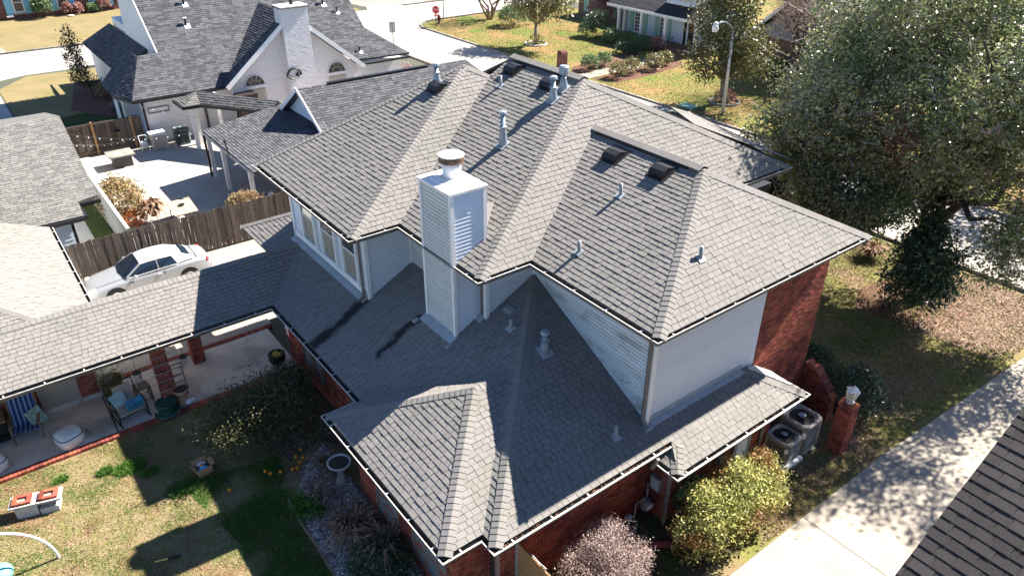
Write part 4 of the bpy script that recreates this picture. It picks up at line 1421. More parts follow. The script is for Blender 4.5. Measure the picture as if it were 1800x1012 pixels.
blades('corner_green_grass', CLW, 12000, 0.07, 'grass_g', 13, 0.035, patchy(0.28, 0.16, 9))
bed = MB()
bp_ = [(-6.45, 2.25), (-6.52, 1.2), (-6.5, 0.3), (-6.55, -0.8), (-6.5, -2.0)]
tb = thing('bed_edging', 'brown edging strip curving between back lawn and gravel bed', 'garden edging', (-6.5, 0, 0))
for a, b in zip(bp_[:-1], bp_[1:]):
    obj('edging_strip', MB().beam((a[0], a[1], 0.03), (b[0], b[1], 0.03), 0.05, 0.09), 'frond', tb)

# ------------------------------------------------------------------ trees and shrubs near the house
oak_lobes = [(16.2, 1.9, 5.6, 2.4, 2.0, 1.7), (15.0, 0.6, 7.4, 2.6, 2.2, 1.7), (17.2, 1.2, 8.6, 3.0, 2.6, 1.6), (18.6, -1.6, 9.6, 3.2, 2.8, 1.5), (16.0, -3.9, 8.8, 2.7, 2.3, 1.6),
             (17.5, -5.6, 8.2, 3.0, 2.4, 1.8), (16.2, -0.6, 5.6, 2.1, 2.0, 1.3), (16.2, -2.9, 6.6, 2.2, 1.9, 1.4), (18.6, -4.4, 5.8, 2.2, 1.8, 1.3), (16.9, -5.6, 4.2, 0.9, 0.8, 1.9),
             (21.5, 0.8, 8.8, 3.4, 3.2, 2.2), (21.5, -4.5, 9.0, 3.4, 3.2, 2.2), (15.2, 1.6, 4.9, 1.6, 1.4, 1.0), (19.5, -7.2, 6.6, 2.4, 1.8, 2.4), (15.4, -1.2, 4.3, 1.3, 1.2, 1.0),
             (14.6, 3.0, 5.7, 1.5, 1.4, 1.0), (17.0, 2.7, 7.2, 2.2, 2.0, 1.5), (20.5, 1.8, 10.2, 2.8, 2.8, 1.8), (22.0, -1.5, 11.3, 3.2, 3.2, 1.6), (14.4, 0.7, 5.0, 1.3, 1.2, 0.9), (18.6, -6.4, 4.9, 1.3, 1.0, 1.8),
             (15.9, 0.9, 10.6, 2.2, 2.2, 1.6), (18.0, -0.5, 12.0, 2.8, 2.8, 1.5), (16.0, -8.4, 8.3, 1.6, 1.5, 1.2), (14.6, -0.2, 3.9, 1.1, 1.0, 0.8),
             (15.2, -2.4, 8.0, 2.0, 1.8, 1.4), (19.5, -2.5, 7.4, 2.6, 2.4, 1.6), (17.4, -2.5, 5.2, 1.4, 1.3, 0.9), (20, -1.5, 5.8, 2.0, 2.0, 1.2),
             (14.0, 0.6, 4.2, 1.0, 1.0, 0.8), (14.4, -0.7, 3.4, 1.0, 0.9, 0.7), (16.8, -5.0, 3.9, 0.9, 0.7, 1.2), (16.4, -5.3, 2.9, 0.7, 0.55, 0.9), (16.4, -5.9, 10.4, 2.2, 2.0, 1.5)]
oak = tree('oak_tree', 'huge spreading evergreen oak with grey-green glinting crown beside the street', 'tree', (17.55, -2.75, 0), (18.0, -2.2, 3.9), 0.30, oak_lobes, 172000, 0.145, 'leaf_oak', 'bark', 5, 40, 0.27, 16, 0.35, twigs=9500)
rg = np.random.default_rng(77)
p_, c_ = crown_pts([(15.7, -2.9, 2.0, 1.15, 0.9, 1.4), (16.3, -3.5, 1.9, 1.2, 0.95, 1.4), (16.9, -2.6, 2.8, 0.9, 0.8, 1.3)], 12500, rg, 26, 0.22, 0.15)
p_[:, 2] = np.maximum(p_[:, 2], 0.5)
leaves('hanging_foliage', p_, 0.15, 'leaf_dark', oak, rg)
p_, c_ = crown_pts([(14.3, 0.3, 4.1, 1.2, 1.1, 0.8), (14.8, -0.8, 3.6, 1.2, 1.0, 0.8), (15.3, -1.6, 4.3, 1.1, 0.9, 0.8), (15.0, 1.8, 4.9, 1.3, 1.2, 0.8)], 15000, rg, 32, 0.2, 0.35)
leaves('low_foliage', p_, 0.14, 'leaf_oak', oak, rg)
p_, c_ = crown_pts([(15.1, -1.55, 6.9, 0.75, 0.6, 0.9)], 1500, rg, 20, 0.2, 0.2)
leaves('red_foliage', p_, 0.13, 'leaf_red', oak, rg)
bb = MB()
for (a, b, r) in (((18.0, -2.2, 2.9), (16.6, -1.4, 5.4), 0.22), ((18.0, -2.2, 2.8), (18.8, -4.2, 5.5), 0.2), ((17.2, -2.5, 3.0), (16.4, -1.9, 4.1), 0.12), ((18.1, -2.1, 3), (20.5, 0.5, 7), 0.2), ((16.9, -2.4, 3.6), (15.9, -2.3, 2.0), 0.06)):
    bough(bb, a, b, r, r*0.4, rg)
obj('bough', bb, 'bark', oak, True)
dead = MB()
o0 = Vector((15.2, -4.2, 7.6))
for i in range(9):
    d = Vector(runit(1, rg)[0])
    d.z = abs(d.z)*0.5
    q = o0+d*rg.uniform(0.7, 1.3)
    pp = bough(dead, o0, q, 0.045, 0.012, rg, 0.1, 4)
    for k in range(3):
        bough(dead, pp[2+k % 2], Vector(pp[3])+Vector(runit(1, rg)[0])*0.6, 0.018, 0.006, rg, 0.05, 3)
obj('dead_branches', dead, 'twig', oak)
shrub('hedge_shrub', 'large loose yellow-green shrub beside the driveway and brick wall', 'shrub', (2.45, -5.5, 0.75), (1.8, 0.8, 0.8), 21000, 0.08, 'leaf_yel', 3, clump=10, cr=0.11, shell=0.62, twigs=400,
      lobes=[(1.05, -5.6, 0.5, 0.7, 0.6, 0.55), (1.6, -5.5, 0.7, 0.95, 0.8, 0.8), (2.5, -5.5, 0.85, 1.1, 0.8, 0.85), (3.4, -5.5, 0.75, 0.9, 0.72, 0.75), (1.5, -5.2, 1.35, 0.42, 0.4, 0.35), (2.7, -5.3, 1.55, 0.4, 0.38, 0.32), (3.7, -5.3, 1.3, 0.38, 0.36, 0.3), (2.1, -6.05, 0.85, 0.45, 0.3, 0.4), (3.2, -6.05, 0.7, 0.4, 0.28, 0.4), (0.75, -5.35, 0.8, 0.35, 0.35, 0.3)], low=-0.5)
shrub('dry_shrub', 'rounded pinkish grey half-dead shrub against the front brick wall', 'shrub', (-1.55, -4.85, 0.75), (1.1, 0.95, 0.8), 16000, 0.048, 'leaf_grey', 4, lobes=[(-1.95, -4.75, 0.6, 0.75, 0.7, 0.62), (-1.25, -4.65, 0.85, 0.78, 0.65, 0.6), (-1.5, -5.25, 0.62, 0.75, 0.6, 0.58), (-0.75, -5.0, 0.5, 0.5, 0.5, 0.5), (-2.3, -5.1, 0.45, 0.5, 0.5, 0.45), (-1.5, -4.9, 1.15, 0.4, 0.4, 0.35)], clump=12, cr=0.10, shell=0.7, twigs=5000, twigmat='twig_dry')
shrub('round_shrub', 'glossy dark round shrub behind the brick lamp pillar', 'shrub', (9.15, -4.85, 0.75), (0.95, 0.85, 0.8), 7000, 0.085, 'leaf_dark', 6, clump=12, cr=0.11, shell=0.6, low=-0.8)
shrub('clipped_conifer', 'dense dark green conifer at the corner of the tall brick wall', 'shrub', (9.3, -3.35, 0.75), (0.62, 0.6, 0.85), 6000, 0.07, 'leaf_dark', 7, clump=14, cr=0.08, shell=0.6, low=-0.8)
tuft('pampas_tuft', 'tan pampas grass tuft beyond the roof corner near the street', 'grass tuft', (19.3, 0.3, 0), 0.9, 0.9, 420, 'frond', 8, 0.03, 0.5)
tuft('dry_tuft', 'small dried grass tuft in the mulch under the oak', 'grass tuft', (15.9, -2.3, 0), 0.7, 0.5, 130, 'frond', 9, 0.03, 0.6)
# backyard
tree('citrus_tree', 'dark shaded citrus tree beside the patio with sunlit tips on one side', 'tree', (-5.75, 4.85, 0), (-5.8, 4.8, 0.7), 0.07,
     [(-5.7, 4.9, 1.25, 1.25, 1.2, 0.8), (-6.7, 4.9, 1.3, 0.9, 0.9, 0.6), (-7.2, 4.5, 1.35, 0.7, 0.65, 0.45), (-5.2, 5.5, 1.1, 0.9, 0.9, 0.6)], 17000, 0.075, 'leaf_citrus', 'bark', 10, 14, 0.2, 4, 0.3, twigs=0)
shrub('patio_shrub', 'dark brown shrub in the corner between patio and brick wall', 'shrub', (-4.5, 6.5, 0.45), (0.55, 0.75, 0.5), 1800, 0.09, 'leaf_dark', 12, clump=12, cr=0.1)
shrub('fern_clump', 'bright green fern clump at the lawn edge of the gravel bed', 'fern', (-6.15, 1.6, 0.15), (0.4, 0.5, 0.25), 2200, 0.09, 'fern', 13, clump=14, cr=0.09, aspect=0.25)
shrub('bare_shrub', 'brown leafless shrub standing in the gravel bed', 'shrub', (-5.75, 1.75, 0.35), (0.4, 0.45, 0.4), 700, 0.06, 'leaf_grey', 14, clump=10, twigs=1100, twigmat='twig_pink')
shrub('ivy_shrub', 'low dark green bush beside the wing windows at the bottom edge', 'shrub', (-5.55, -1.35, 0.3), (0.75, 0.85, 0.4), 4200, 0.08, 'leaf_dark', 15, clump=14, cr=0.11)
tuft('dead_palm_heap', 'big heap of dead brown fronds on the gravel', 'dead fronds', (-5.55, 0.25, 0.1), 1.1, 0.5, 170, 'frond', 16, 0.05, 0.85)
tuft('dead_palm_heap', 'dead brown fronds behind the birdbath', 'dead fronds', (-5.0, 2.75, 0.05), 0.8, 0.35, 80, 'frond', 17, 0.05, 0.85)
tuft('dead_palm_heap', 'thin dead fronds lying over the low dark green bush', 'dead fronds', (-5.25, -1.0, 0.3), 1.0, 0.7, 70, 'frond', 18, 0.04, 0.75)
shrub('wall_plant', 'green climbing plant low on the brick wall behind the yellow shrub', 'shrub', (1.75, -4.75, 0.7), (0.6, 0.35, 0.7), 2200, 0.09, 'leaf_hedge', 19, clump=12)

# ------------------------------------------------------------------ things by the side wall
def condenser(name, label, c, w, h, zb, seed, body='ac', fins='ac_dark', sq=5, decal=None):
    t = thing(name, label, 'air conditioner', (c[0], c[1], zb), 0)
    x, y = c
    r = w/2
    obj('coil', MB().lathe([(r*0.90, 0.06), (r*0.90, h-0.08)], (x, y, zb), 28, sq), fins, t)
    lv = MB()
    k = 0.10
    while k < h-0.12:
        lv.lathe([(r*0.90, k), (r*0.97, k-0.008), (r*0.97, k+0.006), (r*0.90, k+0.014)], (x, y, zb), 28, sq)
        k += 0.075
    obj('louvre', lv, body, t)
    pn = MB()
    for a in (-135, -45, 45, 135, 225-360+0):
        ca, sa = math.cos(math.radians(a)), math.sin(math.radians(a))
        k2 = (abs(ca)**sq+abs(sa)**sq)**(-1/sq)
        p = Vector((x+ca*k2*r*0.95, y+sa*k2*r*0.95, zb+h*0.5))
        tang = Vector((-sa, ca, 0))
        out = Vector((ca, sa, 0))
        pn.obox(p, tang*r*0.17, out*0.035, (0, 0, h*0.46))
    obj('corner_post', pn, body, t)
    obj('base_pan', MB().lathe([(r*1.0, 0.0), (r*1.0, 0.07)], (x, y, zb), 28, sq), body, t)
    obj('top_ring', MB().lathe([(r*1.02, h-0.1), (r*1.02, h-0.03), (r*0.98, h), (r*0.80, h+0.01), (r*0.76, h-0.05)], (x, y, zb), 28, sq), body, t, True)
    obj('fan_well', MB().lathe([(0.001, h-0.26), (r*0.74, h-0.26), (r*0.77, h-0.04)], (x, y, zb), 24), 'black', t)
    fb = MB()
    for i in range(4):
        a = i*PI/2+0.6
        d = Vector((math.cos(a), math.sin(a), 0))
        sd = Vector((-d.y, d.x, 0.25))
        o = Vector((x, y, zb+h-0.16))
        fb.add([o+d*r*0.15-sd*r*.1, o+d*r*0.68-sd*r*0.25, o+d*r*0.68+sd*r*0.2, o+d*r*0.15+sd*r*.1], [(0, 1, 2, 3)])
    obj('fan_blade', fb, 'galv', t)
    gr = MB()
    for rr in (0.35, 0.6):
        pts = [(x+r*rr*math.cos(2*PI*i/20), y+r*rr*math.sin(2*PI*i/20), zb+h+0.005) for i in range(21)]
        gr.tube(pts, 0.003, 3)
    for i in range(8):
        a = i*PI/4
        gr.tube([(x+r*0.15*math.cos(a), y+r*.15*math.sin(a), zb+h+0.02), (x+r*.79*math.cos(a), y+r*.79*math.sin(a), zb+h)], 0.004, 3)
    obj('fan_guard', gr, 'black', t)
    obj('fan_hub', MB().lathe([(0.12*w, h+0.0), (0.12*w, h+0.03), (0.001, h+0.04)], (x, y, zb), 14), 'galv', t)
    if decal:
        ca, sa = math.cos(math.radians(-135)), math.sin(math.radians(-135))
        k2 = (2*abs(ca)**sq)**(-1/sq)
        p = Vector((x+ca*k2*r*0.95, y+sa*k2*r*0.95, zb+h*0.72))+Vector((ca, sa, 0))*0.04
        obj('rating_label', MB().obox(p, Vector((-sa, ca, 0))*r*0.12, Vector((ca, sa, 0))*0.003, (0, 0, h*0.1)), 'white', t)
    return t
condenser('condenser_unit', 'smaller tan air conditioner on a raised white pad nearer the yellow shrub', (5.62, -4.78), 0.80, 0.76, 0.12, 1, decal=True)
condenser('condenser_unit', 'taller grey air conditioner next to the brick lamp pillar', (6.50, -4.72), 0.92, 1.02, 0.06, 2, decal=True)
tag(obj('unit_pad', MB().bx(5.12, 6.05, -5.28, -4.3, 0, 0.12), 'white'), 'white raised pad under the smaller air conditioner', 'pad')
tag(obj('unit_pad', MB().bx(6.0, 7.02, -5.25, -4.2, 0, 0.06), 'ac_dark'), 'dark low pad under the taller air conditioner', 'pad')
pil = thing('brick_pillar', 'freestanding brick pillar carrying a weathered lantern', 'pillar', (7.25, -5.6, 0))
brick_box(pil, 7.04, 7.46, -5.82, -5.4, 0, 1.72, 'pillar_shaft')
obj('coping_brick', MB().prism([(7.02, -5.84, 1.72), (7.25, -5.84, 1.83), (7.48, -5.84, 1.72)], (0, 0.46, 0)), 'brick', pil)
lan = thing('lantern', 'weathered white square lantern on top of the brick pillar', 'lantern', (7.25, -5.6, 1.8))
lx, ly = 7.25, -5.61
obj('lantern_base', MB().lathe([(0.12, 0), (0.12, 0.03), (0.05, 0.06), (0.05, 0.14)], (lx, ly, 1.79), 12), 'silver', lan)
bdy = MB()
for sx in (-1, 1):
    for sy in (-1, 1):
        bdy.beam((lx+sx*.09, ly+sy*.09, 1.93), (lx+sx*.13, ly+sy*.13, 2.2), 0.022, 0.022)
bdy.bx(lx-.1, lx+.1, ly-.1, ly+.1, 1.92, 1.94)
obj('lantern_frame', bdy, 'rusty', lan)
obj('lantern_glass', MB().add([(lx-.09, ly-.09, 1.94), (lx+.09, ly-.09, 1.94), (lx+.09, ly+.09, 1.94), (lx-.09, ly+.09, 1.94), (lx-.125, ly-.125, 2.19), (lx+.125, ly-.125, 2.19), (lx+.125, ly+.125, 2.19), (lx-.125, ly+.125, 2.19)], [(0, 1, 5, 4), (1, 2, 6, 5), (2, 3, 7, 6), (3, 0, 4, 7)]), 'frost', lan)
obj('lantern_cap', MB().lathe([(0.22, 0), (0.2, 0.02), (0.05, 0.1), (0.03, 0.1), (0.03, 0.16), (0.001, 0.17)], (lx, ly, 2.2), 4), 'rusty', lan)
gw = thing('garden_wall', 'short sloping brick garden wall stepping down from the house corner', 'garden wall', (8.15, -4, 0))
gwp = [(8.0, -3.67, 0), (8.0, -4.75, 0), (8.0, -4.75, 0.95), (8.0, -4.35, 1.35), (8.0, -4.05, 1.65), (8.0, -3.67, 1.72)]
gwo = brick_wall(gw, gwp, Y, nx, th=0.34)
facet('brick', gwo, [(8.0, -4.05, 1.65), (8.0, -3.67, 1.72), (8.34, -3.67, 1.72), (8.34, -4.05, 1.65)], Y, 'brick', 0.34, (0.085,), 0.01, 0.003, gap=0.01, wedge=False, size=0.12)
facet('brick', gwo, [(8.0, -4.75, 0.95), (8.0, -4.05, 1.65), (8.34, -4.05, 1.65), (8.34, -4.75, 0.95)], X, 'brick', 0.085, (0.36,), 0.01, 0.003, gap=0.01, wedge=False, size=0.12)
brick_wall(gw, wy(-4.75, 8.0, 8.34, 0, 0.95), X, ny)
# utilities
gm = thing('gas_meter', 'grey gas meter and pipes at the foot of the front brick wall', 'gas meter', (0.6, -3.95, 0))
obj('meter_body', MB().lathe([(0.13, 0), (0.15, 0.05), (0.15, 0.25), (0.1, 0.3)], (0.85, -3.98, 0.32), 12), 'meter', gm)
obj('meter_dial', MB().bx(0.76, 0.94, -4.14, -4.1, 0.42, 0.54), 'white', gm)
obj('meter_pipe', MB().tube([(0.45, -3.98, 0), (0.45, -3.98, 0.72), (0.78, -3.98, 0.72), (0.78, -3.98, 0.55)], 0.025, 6).tube([(0.95, -3.9, 0.6), (0.95, -3.9, 0.9), (1.05, -3.8, 0.95)], 0.025, 6).tube([(0.3, -4.2, 0.0), (0.3, -4.2, 0.32)], 0.025, 6), 'pvc', gm)
obj('regulator', MB().sphere((0.22, -3.98, 0.35), (0.12, 0.1, 0.12)).tube([(0.05, -3.98, 0.3), (0.45, -3.98, 0.3)], 0.03, 6).sphere((-0.02, -3.98, 0.25), 0.09), 'flash', gm)
eb = thing('utility_box', 'pale grey utility box on the brick wall beside the downspout', 'utility box', (1.05, -4.05, 0.9))
obj('box_body', MB().bx(0.98, 1.095, -4.22, -3.92, 0.98, 1.4), 'meter', eb)
obj('box_cover', MB().bx(0.965, 0.985, -4.2, -3.94, 1.0, 1.36), 'flash', eb)
tag(obj('disconnect_box', MB().bx(3.0, 3.2, -4.52, -4.4, 0.95, 1.25).bx(3.02, 3.18, -4.54, -4.5, 1.0, 1.2), 'meter'), 'small grey electrical box on the wall under the low eave', 'electrical box')
dw = thing('side_door', 'white side door half hidden under the low eave behind the shrub', 'door', (4.15, -4.42, 0))
obj('door_leaf', MB().bx(3.85, 4.35, -4.44, -4.405, 0.1, 2.1), 'white', dw)
obj('door_frame', MB().bx(3.72, 3.85, -4.46, -4.405, 0.1, 2.2).bx(4.35, 4.45, -4.46, -4.405, 0.1, 2.2), 'pvc', dw)
tag(obj('kerb_brick', MB().obox((0.6, -5.0, 0.05), Vector((0.35, -0.25, 0)), Vector((0.035, 0.05, 0)), (0, 0, 0.04)), 'brick'), 'low red brick edging lying in the shade by the gas meter', 'brick edging')
def board_fence(t, a, b, h, n, mat, side, th=0.02, z0=0.03, gap=0.006, vary=0.03, size=None):
    a, b = Vector((a[0], a[1], 0)), Vector((b[0], b[1], 0))
    d = (b-a)/n
    dn = d.normalized()
    nn = Vector((-dn.y, dn.x, 0))*side
    w = d.length/2-gap/2
    for i in range(n):
        c = a+d*(i+0.5)
        hh = h+random.uniform(-vary, vary)
        off = random.uniform(-0.006, 0.006)
        ll = random.uniform(-0.015, 0.015)
        vs = MB().obox(c+nn*off+Vector((0, 0, (z0+hh)/2)), dn*w+Vector((0, 0, ll*0.3)), nn*th/2, Vector((0, 0, (hh-z0)/2))+dn*ll)
        piece('fence_board', t, vs.v, vs.f, mat, None, size or 0.2)
    return d.length
gf = thing('gate_fence', 'brown board fence running from the front brick wall to the bottom edge', 'fence', (-3.3, -4.2, 0))
board_fence(gf, (-3.3, -3.82), (-3.3, -6.3), 1.8, 18, 'wood_new', 1)
obj('fence_rail', MB().bx(-3.27, -3.2, -6.3, -3.82, 1.55, 1.64).bx(-3.27, -3.2, -6.3, -3.82, 0.4, 0.49), 'oldwood', gf)
tag(obj('white_scrap', MB().tube([(-3.28, -4.3, 1.83), (-3.3, -4.55, 1.85), (-3.27, -4.8, 1.83)], 0.012, 5), 'white_bag'), 'white cord caught on top of the brown board fence', 'cord')

# ------------------------------------------------------------------ patio things
ZP = 0.10
ch0 = thing('sling_chair', 'wooden deck chair with blue striped sling against the storage wall', 'chair', (-11.55, 9.35, ZP), math.radians(-8))
def in_t(t, name, mb, mat, smooth=False, label=None):
    o = obj(name, mb, mat, None, smooth)
    o.parent = t
    if label:
        o['label'] = label
    return o
in_t(ch0, 'sling', MB().prism([(-0.33, -0.42, 0.36), (0.33, -0.42, 0.36), (0.33, 0.05, 0.30), (-0.33, 0.05, 0.30)], (0, 0, 0.03)).prism([(-0.33, 0.05, 0.30), (0.33, 0.05, 0.30), (0.33, 0.4, 1.12), (-0.33, 0.4, 1.12)], (0, -0.03, 0.02)), 'stripe')
for sx in (-0.36, 0.36):
    in_t(ch0, 'frame_rail', MB().beam((sx, -0.48, 0.37), (sx, 0.08, 0.30), 0.045, 0.04).beam((sx, 0.02, 0.28), (sx, 0.43, 1.16), 0.045, 0.04), 'oldwood')
    in_t(ch0, 'leg', MB().beam((sx, -0.45, 0.0), (sx, -0.4, 0.58), 0.05, 0.05), 'oldwood')
    in_t(ch0, 'leg', MB().beam((sx, 0.5, 0.0), (sx, 0.15, 0.6), 0.05, 0.05), 'oldwood')
    in_t(ch0, 'armrest', MB().beam((sx, -0.45, 0.6), (sx, 0.3, 0.62), 0.09, 0.03), 'oldwood')
tag(obj('scatter_cushion', MB().obox((-11.27, 9.3, 0.62), Vector((0.2, 0.06, 0.05)), Vector((-0.02, 0.05, 0.03)), Vector((-0.06, 0.06, 0.2))), 'greenpillow'), 'green leaf-print cushion on the blue striped chair', 'cushion')
bt = thing('patio_cabinet', 'dark patio cabinet at the left edge beside the striped chair', 'cabinet', (-12.45, 9.6, ZP))
in_t(bt, 'cabinet_body', MB().bx(-0.4, 0.4, -0.3, 0.3, 0.05, 0.7), 'black')
in_t(bt, 'cabinet_top', MB().bx(-0.45, 0.45, -0.34, 0.34, 0.7, 0.75), 'oldwood')
in_t(bt, 'cabinet_shelf', MB().bx(-0.42, 0.42, -0.5, -0.28, 0.25, 0.3), 'black')
tag(obj('candle_jar', MB().lathe([(0.04, 0), (0.05, 0.02), (0.05, 0.13), (0.04, 0.14)], (-12.25, 9.45, 0.85), 10), 'white'), 'small white candle jar on the dark patio cabinet', 'jar')
def pouf(c, label):
    t = thing('ottoman', label, 'ottoman', (c[0], c[1], ZP), 0.35)
    in_t(t, 'ottoman_base', MB().lathe([(0.28, 0.0), (0.34, 0.05), (0.35, 0.3), (0.33, 0.34)], (0, 0, 0), 20, 4), 'vinyl', True)
    in_t(t, 'ottoman_top', MB().lathe([(0.33, 0.34), (0.32, 0.40), (0.2, 0.44), (0.001, 0.45)], (0, 0, 0), 20, 4), 'vinyl', True)
    in_t(t, 'piping', MB().lathe([(0.335, 0.33), (0.35, 0.34), (0.335, 0.355)], (0, 0, 0), 20, 4), 'navy')
    return t
pouf((-10.68, 8.15), 'white vinyl ottoman standing alone in the middle of the patio')
pouf((-12.62, 8.2), 'white vinyl ottoman cut off by the left edge')
tag(obj('floor_cushion', MB().obox((-9.85, 8.3, 0.14), Vector((0.3, 0.06, 0)), Vector((-0.06, 0.28, 0)), (0, 0, 0.035)), 'cush'), 'square beige cushion lying flat on the patio floor', 'cushion')
lc = thing('glider_chair', 'black metal glider chair with beige seat and turquoise pillow', 'chair', (-8.95, 8.35, ZP), math.radians(8))
for sx in (-0.42, 0.42):
    pth = [(sx, -0.35, 0.05), (sx, -0.38, 0.5), (sx, -0.2, 0.64), (sx, 0.3, 0.66), (sx, 0.42, 0.55)]
    in_t(lc, 'arm_frame', MB().tube(pth, 0.024, 8), 'black', True)
    in_t(lc, 'runner', MB().tube([(sx, -0.5, 0.08), (sx, -0.3, 0.03), (sx, 0.3, 0.03), (sx, 0.5, 0.08)], 0.022, 8).tube([(sx, 0.3, 0.05), (sx, 0.38, 0.4)], 0.02, 6), 'black', True)
in_t(lc, 'seat_frame', MB().bx(-0.42, 0.42, -0.36, 0.3, 0.30, 0.34).beam((-0.42, 0.3, 0.32), (-0.42, 0.55, 1.0), 0.03, 0.03).beam((0.42, 0.3, 0.32), (0.42, 0.55, 1.0), 0.03, 0.03).beam((-0.42, 0.55, 1.0), (0.42, 0.55, 1.0), 0.03, 0.03), 'black')
in_t(lc, 'seat_cushion', MB().prism([(-0.38, -0.36, 0.34), (0.38, -0.36, 0.34), (0.38, 0.3, 0.34), (-0.38, 0.3, 0.34)], (0, 0, 0.06)), 'cush')
in_t(lc, 'back_cushion', MB().obox((0.05, 0.40, 0.66), (0.26, 0, 0), (0, 0.035, -0.015), (0, 0.09, 0.24)), 'cush')
tag(obj('throw_pillow', MB().obox((-9.15, 8.57, 0.62), Vector((0.2, 0.08, 0.03)), Vector((-0.03, 0.08, 0.06)), Vector((-0.02, 0.05, 0.17))), 'aqua'), 'pale aqua pillow on the beige glider seat', 'cushion')
tag(obj('throw_pillow', MB().obox((-8.78, 8.15, 0.66), Vector((0.24, 0.03, 0.02)), Vector((-0.02, 0.10, 0.03)), Vector((0, -0.05, 0.13))), 'teal'), 'bright turquoise and navy pillow on the glider arm', 'cushion')
stb = thing('side_table', 'small black lattice side table behind the glider chair', 'table', (-8.40, 8.95, ZP), 0.1)
in_t(stb, 'tabletop', MB().bx(-0.22, 0.22, -0.22, 0.22, 0.5, 0.53), 'oldwood')
for sx in (-0.2, 0.2):
    for sy in (-0.2, 0.2):
        in_t(stb, 'leg', MB().bx(sx-.015, sx+.015, sy-.015, sy+.015, 0, 0.5), 'black')
for i, (a, b) in enumerate((((-.2, -.2), (.2, -.2)), ((.2, -.2), (.2, .2)), ((.2, .2), (-.2, .2)), ((-.2, .2), (-.2, -.2)))):
    in_t(stb, 'lattice', MB().tube([(a[0], a[1], 0.05), (b[0], b[1], 0.48)], 0.008, 4).tube([(a[0], a[1], 0.48), (b[0], b[1], 0.05)], 0.008, 4).tube([(a[0], a[1], 0.1), (b[0], b[1], 0.1)], 0.01, 4), 'black')
def pot(name, label, c, prof, mat, soil_r, soil_z, n=20):
    t = thing(name, label, 'plant pot', c)
    in_t(t, 'pot', MB().lathe(prof, (0, 0, 0), n), mat, True)
    in_t(t, 'soil', MB().lathe([(soil_r, soil_z), (0.001, soil_z+0.02)], (0, 0, 0), n), 'soil')
    return t
p1 = pot('plant_pot', 'large olive glazed pot with a sparse plant behind the glider chair', (-9.1, 9.9, ZP), [(0.26, 0), (0.36, 0.45), (0.40, 0.5), (0.38, 0.53), (0.34, 0.5), (0.33, 0.44)], 'olive_pot', 0.33, 0.44)
rg = np.random.default_rng(31)
pp_ = np.array([[0, 0, 0.8]])+rg.normal(size=(240, 3))*np.array([[0.3, 0.25, 0.14]])
leaves('plant_leaves', pp_, 0.07, 'leaf_hedge', None, rg).parent = p1
sticks('plant_stems', np.tile([[0, 0, .44]], (20, 1)), pp_[:20], np.full(20, .006), 'twig', None).parent = p1
pot('plant_pot', 'dark green glazed pot on a wide saucer at the foot of the brick column', (-8.0, 7.85, ZP), [(0.36, 0), (0.38, 0.04), (0.26, 0.05), (0.22, 0.06), (0.30, 0.2), (0.31, 0.36), (0.33, 0.40), (0.30, 0.42), (0.27, 0.38)], 'green_pot', 0.27, 0.36)
pot('plant_pot', 'tall pale terracotta urn beside the brick column', (-7.45, 8.05, ZP), [(0.2, 0), (0.15, 0.15), (0.17, 0.3), (0.25, 0.5), (0.28, 0.55), (0.25, 0.56), (0.23, 0.5)], 'terra', 0.23, 0.5)
tag(obj('cloth_scrap', MB().sphere((-7.33, 7.9, 0.17), (0.13, 0.10, 0.09), 9, 5).sphere((-7.22, 7.95, 0.15), (0.08, 0.09, 0.06), 8, 5), 'white_bag'), 'crumpled white bag on the floor by the terracotta urn', 'bag')
wf = thing('wood_rack', 'old wooden ladder-back plant rack behind the terracotta urn', 'plant rack', (-7.35, 8.35, ZP))
for sx in (-0.16, 0.16):
    in_t(wf, 'upright', MB().beam((sx, 0.1, 0), (sx, 0.2, 1.15), 0.035, 0.035), 'frond')
for z in (0.5, 0.75, 1.0, 1.14):
    in_t(wf, 'rung', MB().beam((-0.16, 0.1+z*.087, z), (0.16, 0.1+z*.087, z), 0.03, 0.03), 'frond')
tr_ = thing('hanging_trellis', 'grey metal wind chimes and plant hanger rods fixed round the brick column', 'plant hanger', (-7.8, 8.0, 1.0))
for i, z in enumerate((0.75, 1.1, 1.4, 1.7, 2.0, 2.25)):
    obj('rod', MB().tube([(-8.2+0.03*i, 8.05, z), (-7.35+0.02*i, 8.03, z+0.03)], 0.012, 5), 'pvc', tr_)
for i, x in enumerate((-8.5, -7.15)):
    for k in range(5):
        obj('chime_tube', MB().tube([(x+0.05*k-.1, 8.0+0.03*(k % 2), 1.75), (x+0.05*k-.1, 8.0+0.03*(k % 2), 1.25+0.06*k)], 0.014, 5), 'meter', tr_)
    obj('chime_cord', MB().tube([(x, 8.02, 2.5), (x, 8.02, 1.75)], 0.006, 4).lathe([(0.13, 0), (0.13, 0.02)], (x, 8.01, 1.75), 10), 'black', tr_)
cp = thing('cauldron_pot', 'black cauldron planter with yellow flowers at the patio corner', 'plant pot', (-4.33, 8.05, ZP))
in_t(cp, 'cauldron', MB().lathe([(0.1, 0.12), (0.22, 0.18), (0.29, 0.36), (0.27, 0.5), (0.29, 0.53), (0.26, 0.53), (0.24, 0.46)], (0, 0, 0), 18), 'black', True)
for a in range(3):
    in_t(cp, 'leg', MB().tube([(0.15*math.cos(a*2.09), 0.15*math.sin(a*2.09), 0.2), (0.2*math.cos(a*2.09), 0.2*math.sin(a*2.09), 0)], 0.025, 6), 'black')
rg = np.random.default_rng(32)
leaves('flowers', np.array([[0, 0, 0.52]])+rg.normal(size=(110, 3))*np.array([[0.09, 0.09, 0.04]]), 0.08, 'yellow', None, rg).parent = cp
bpy.data.objects['flowers']['kind'] = 'stuff'
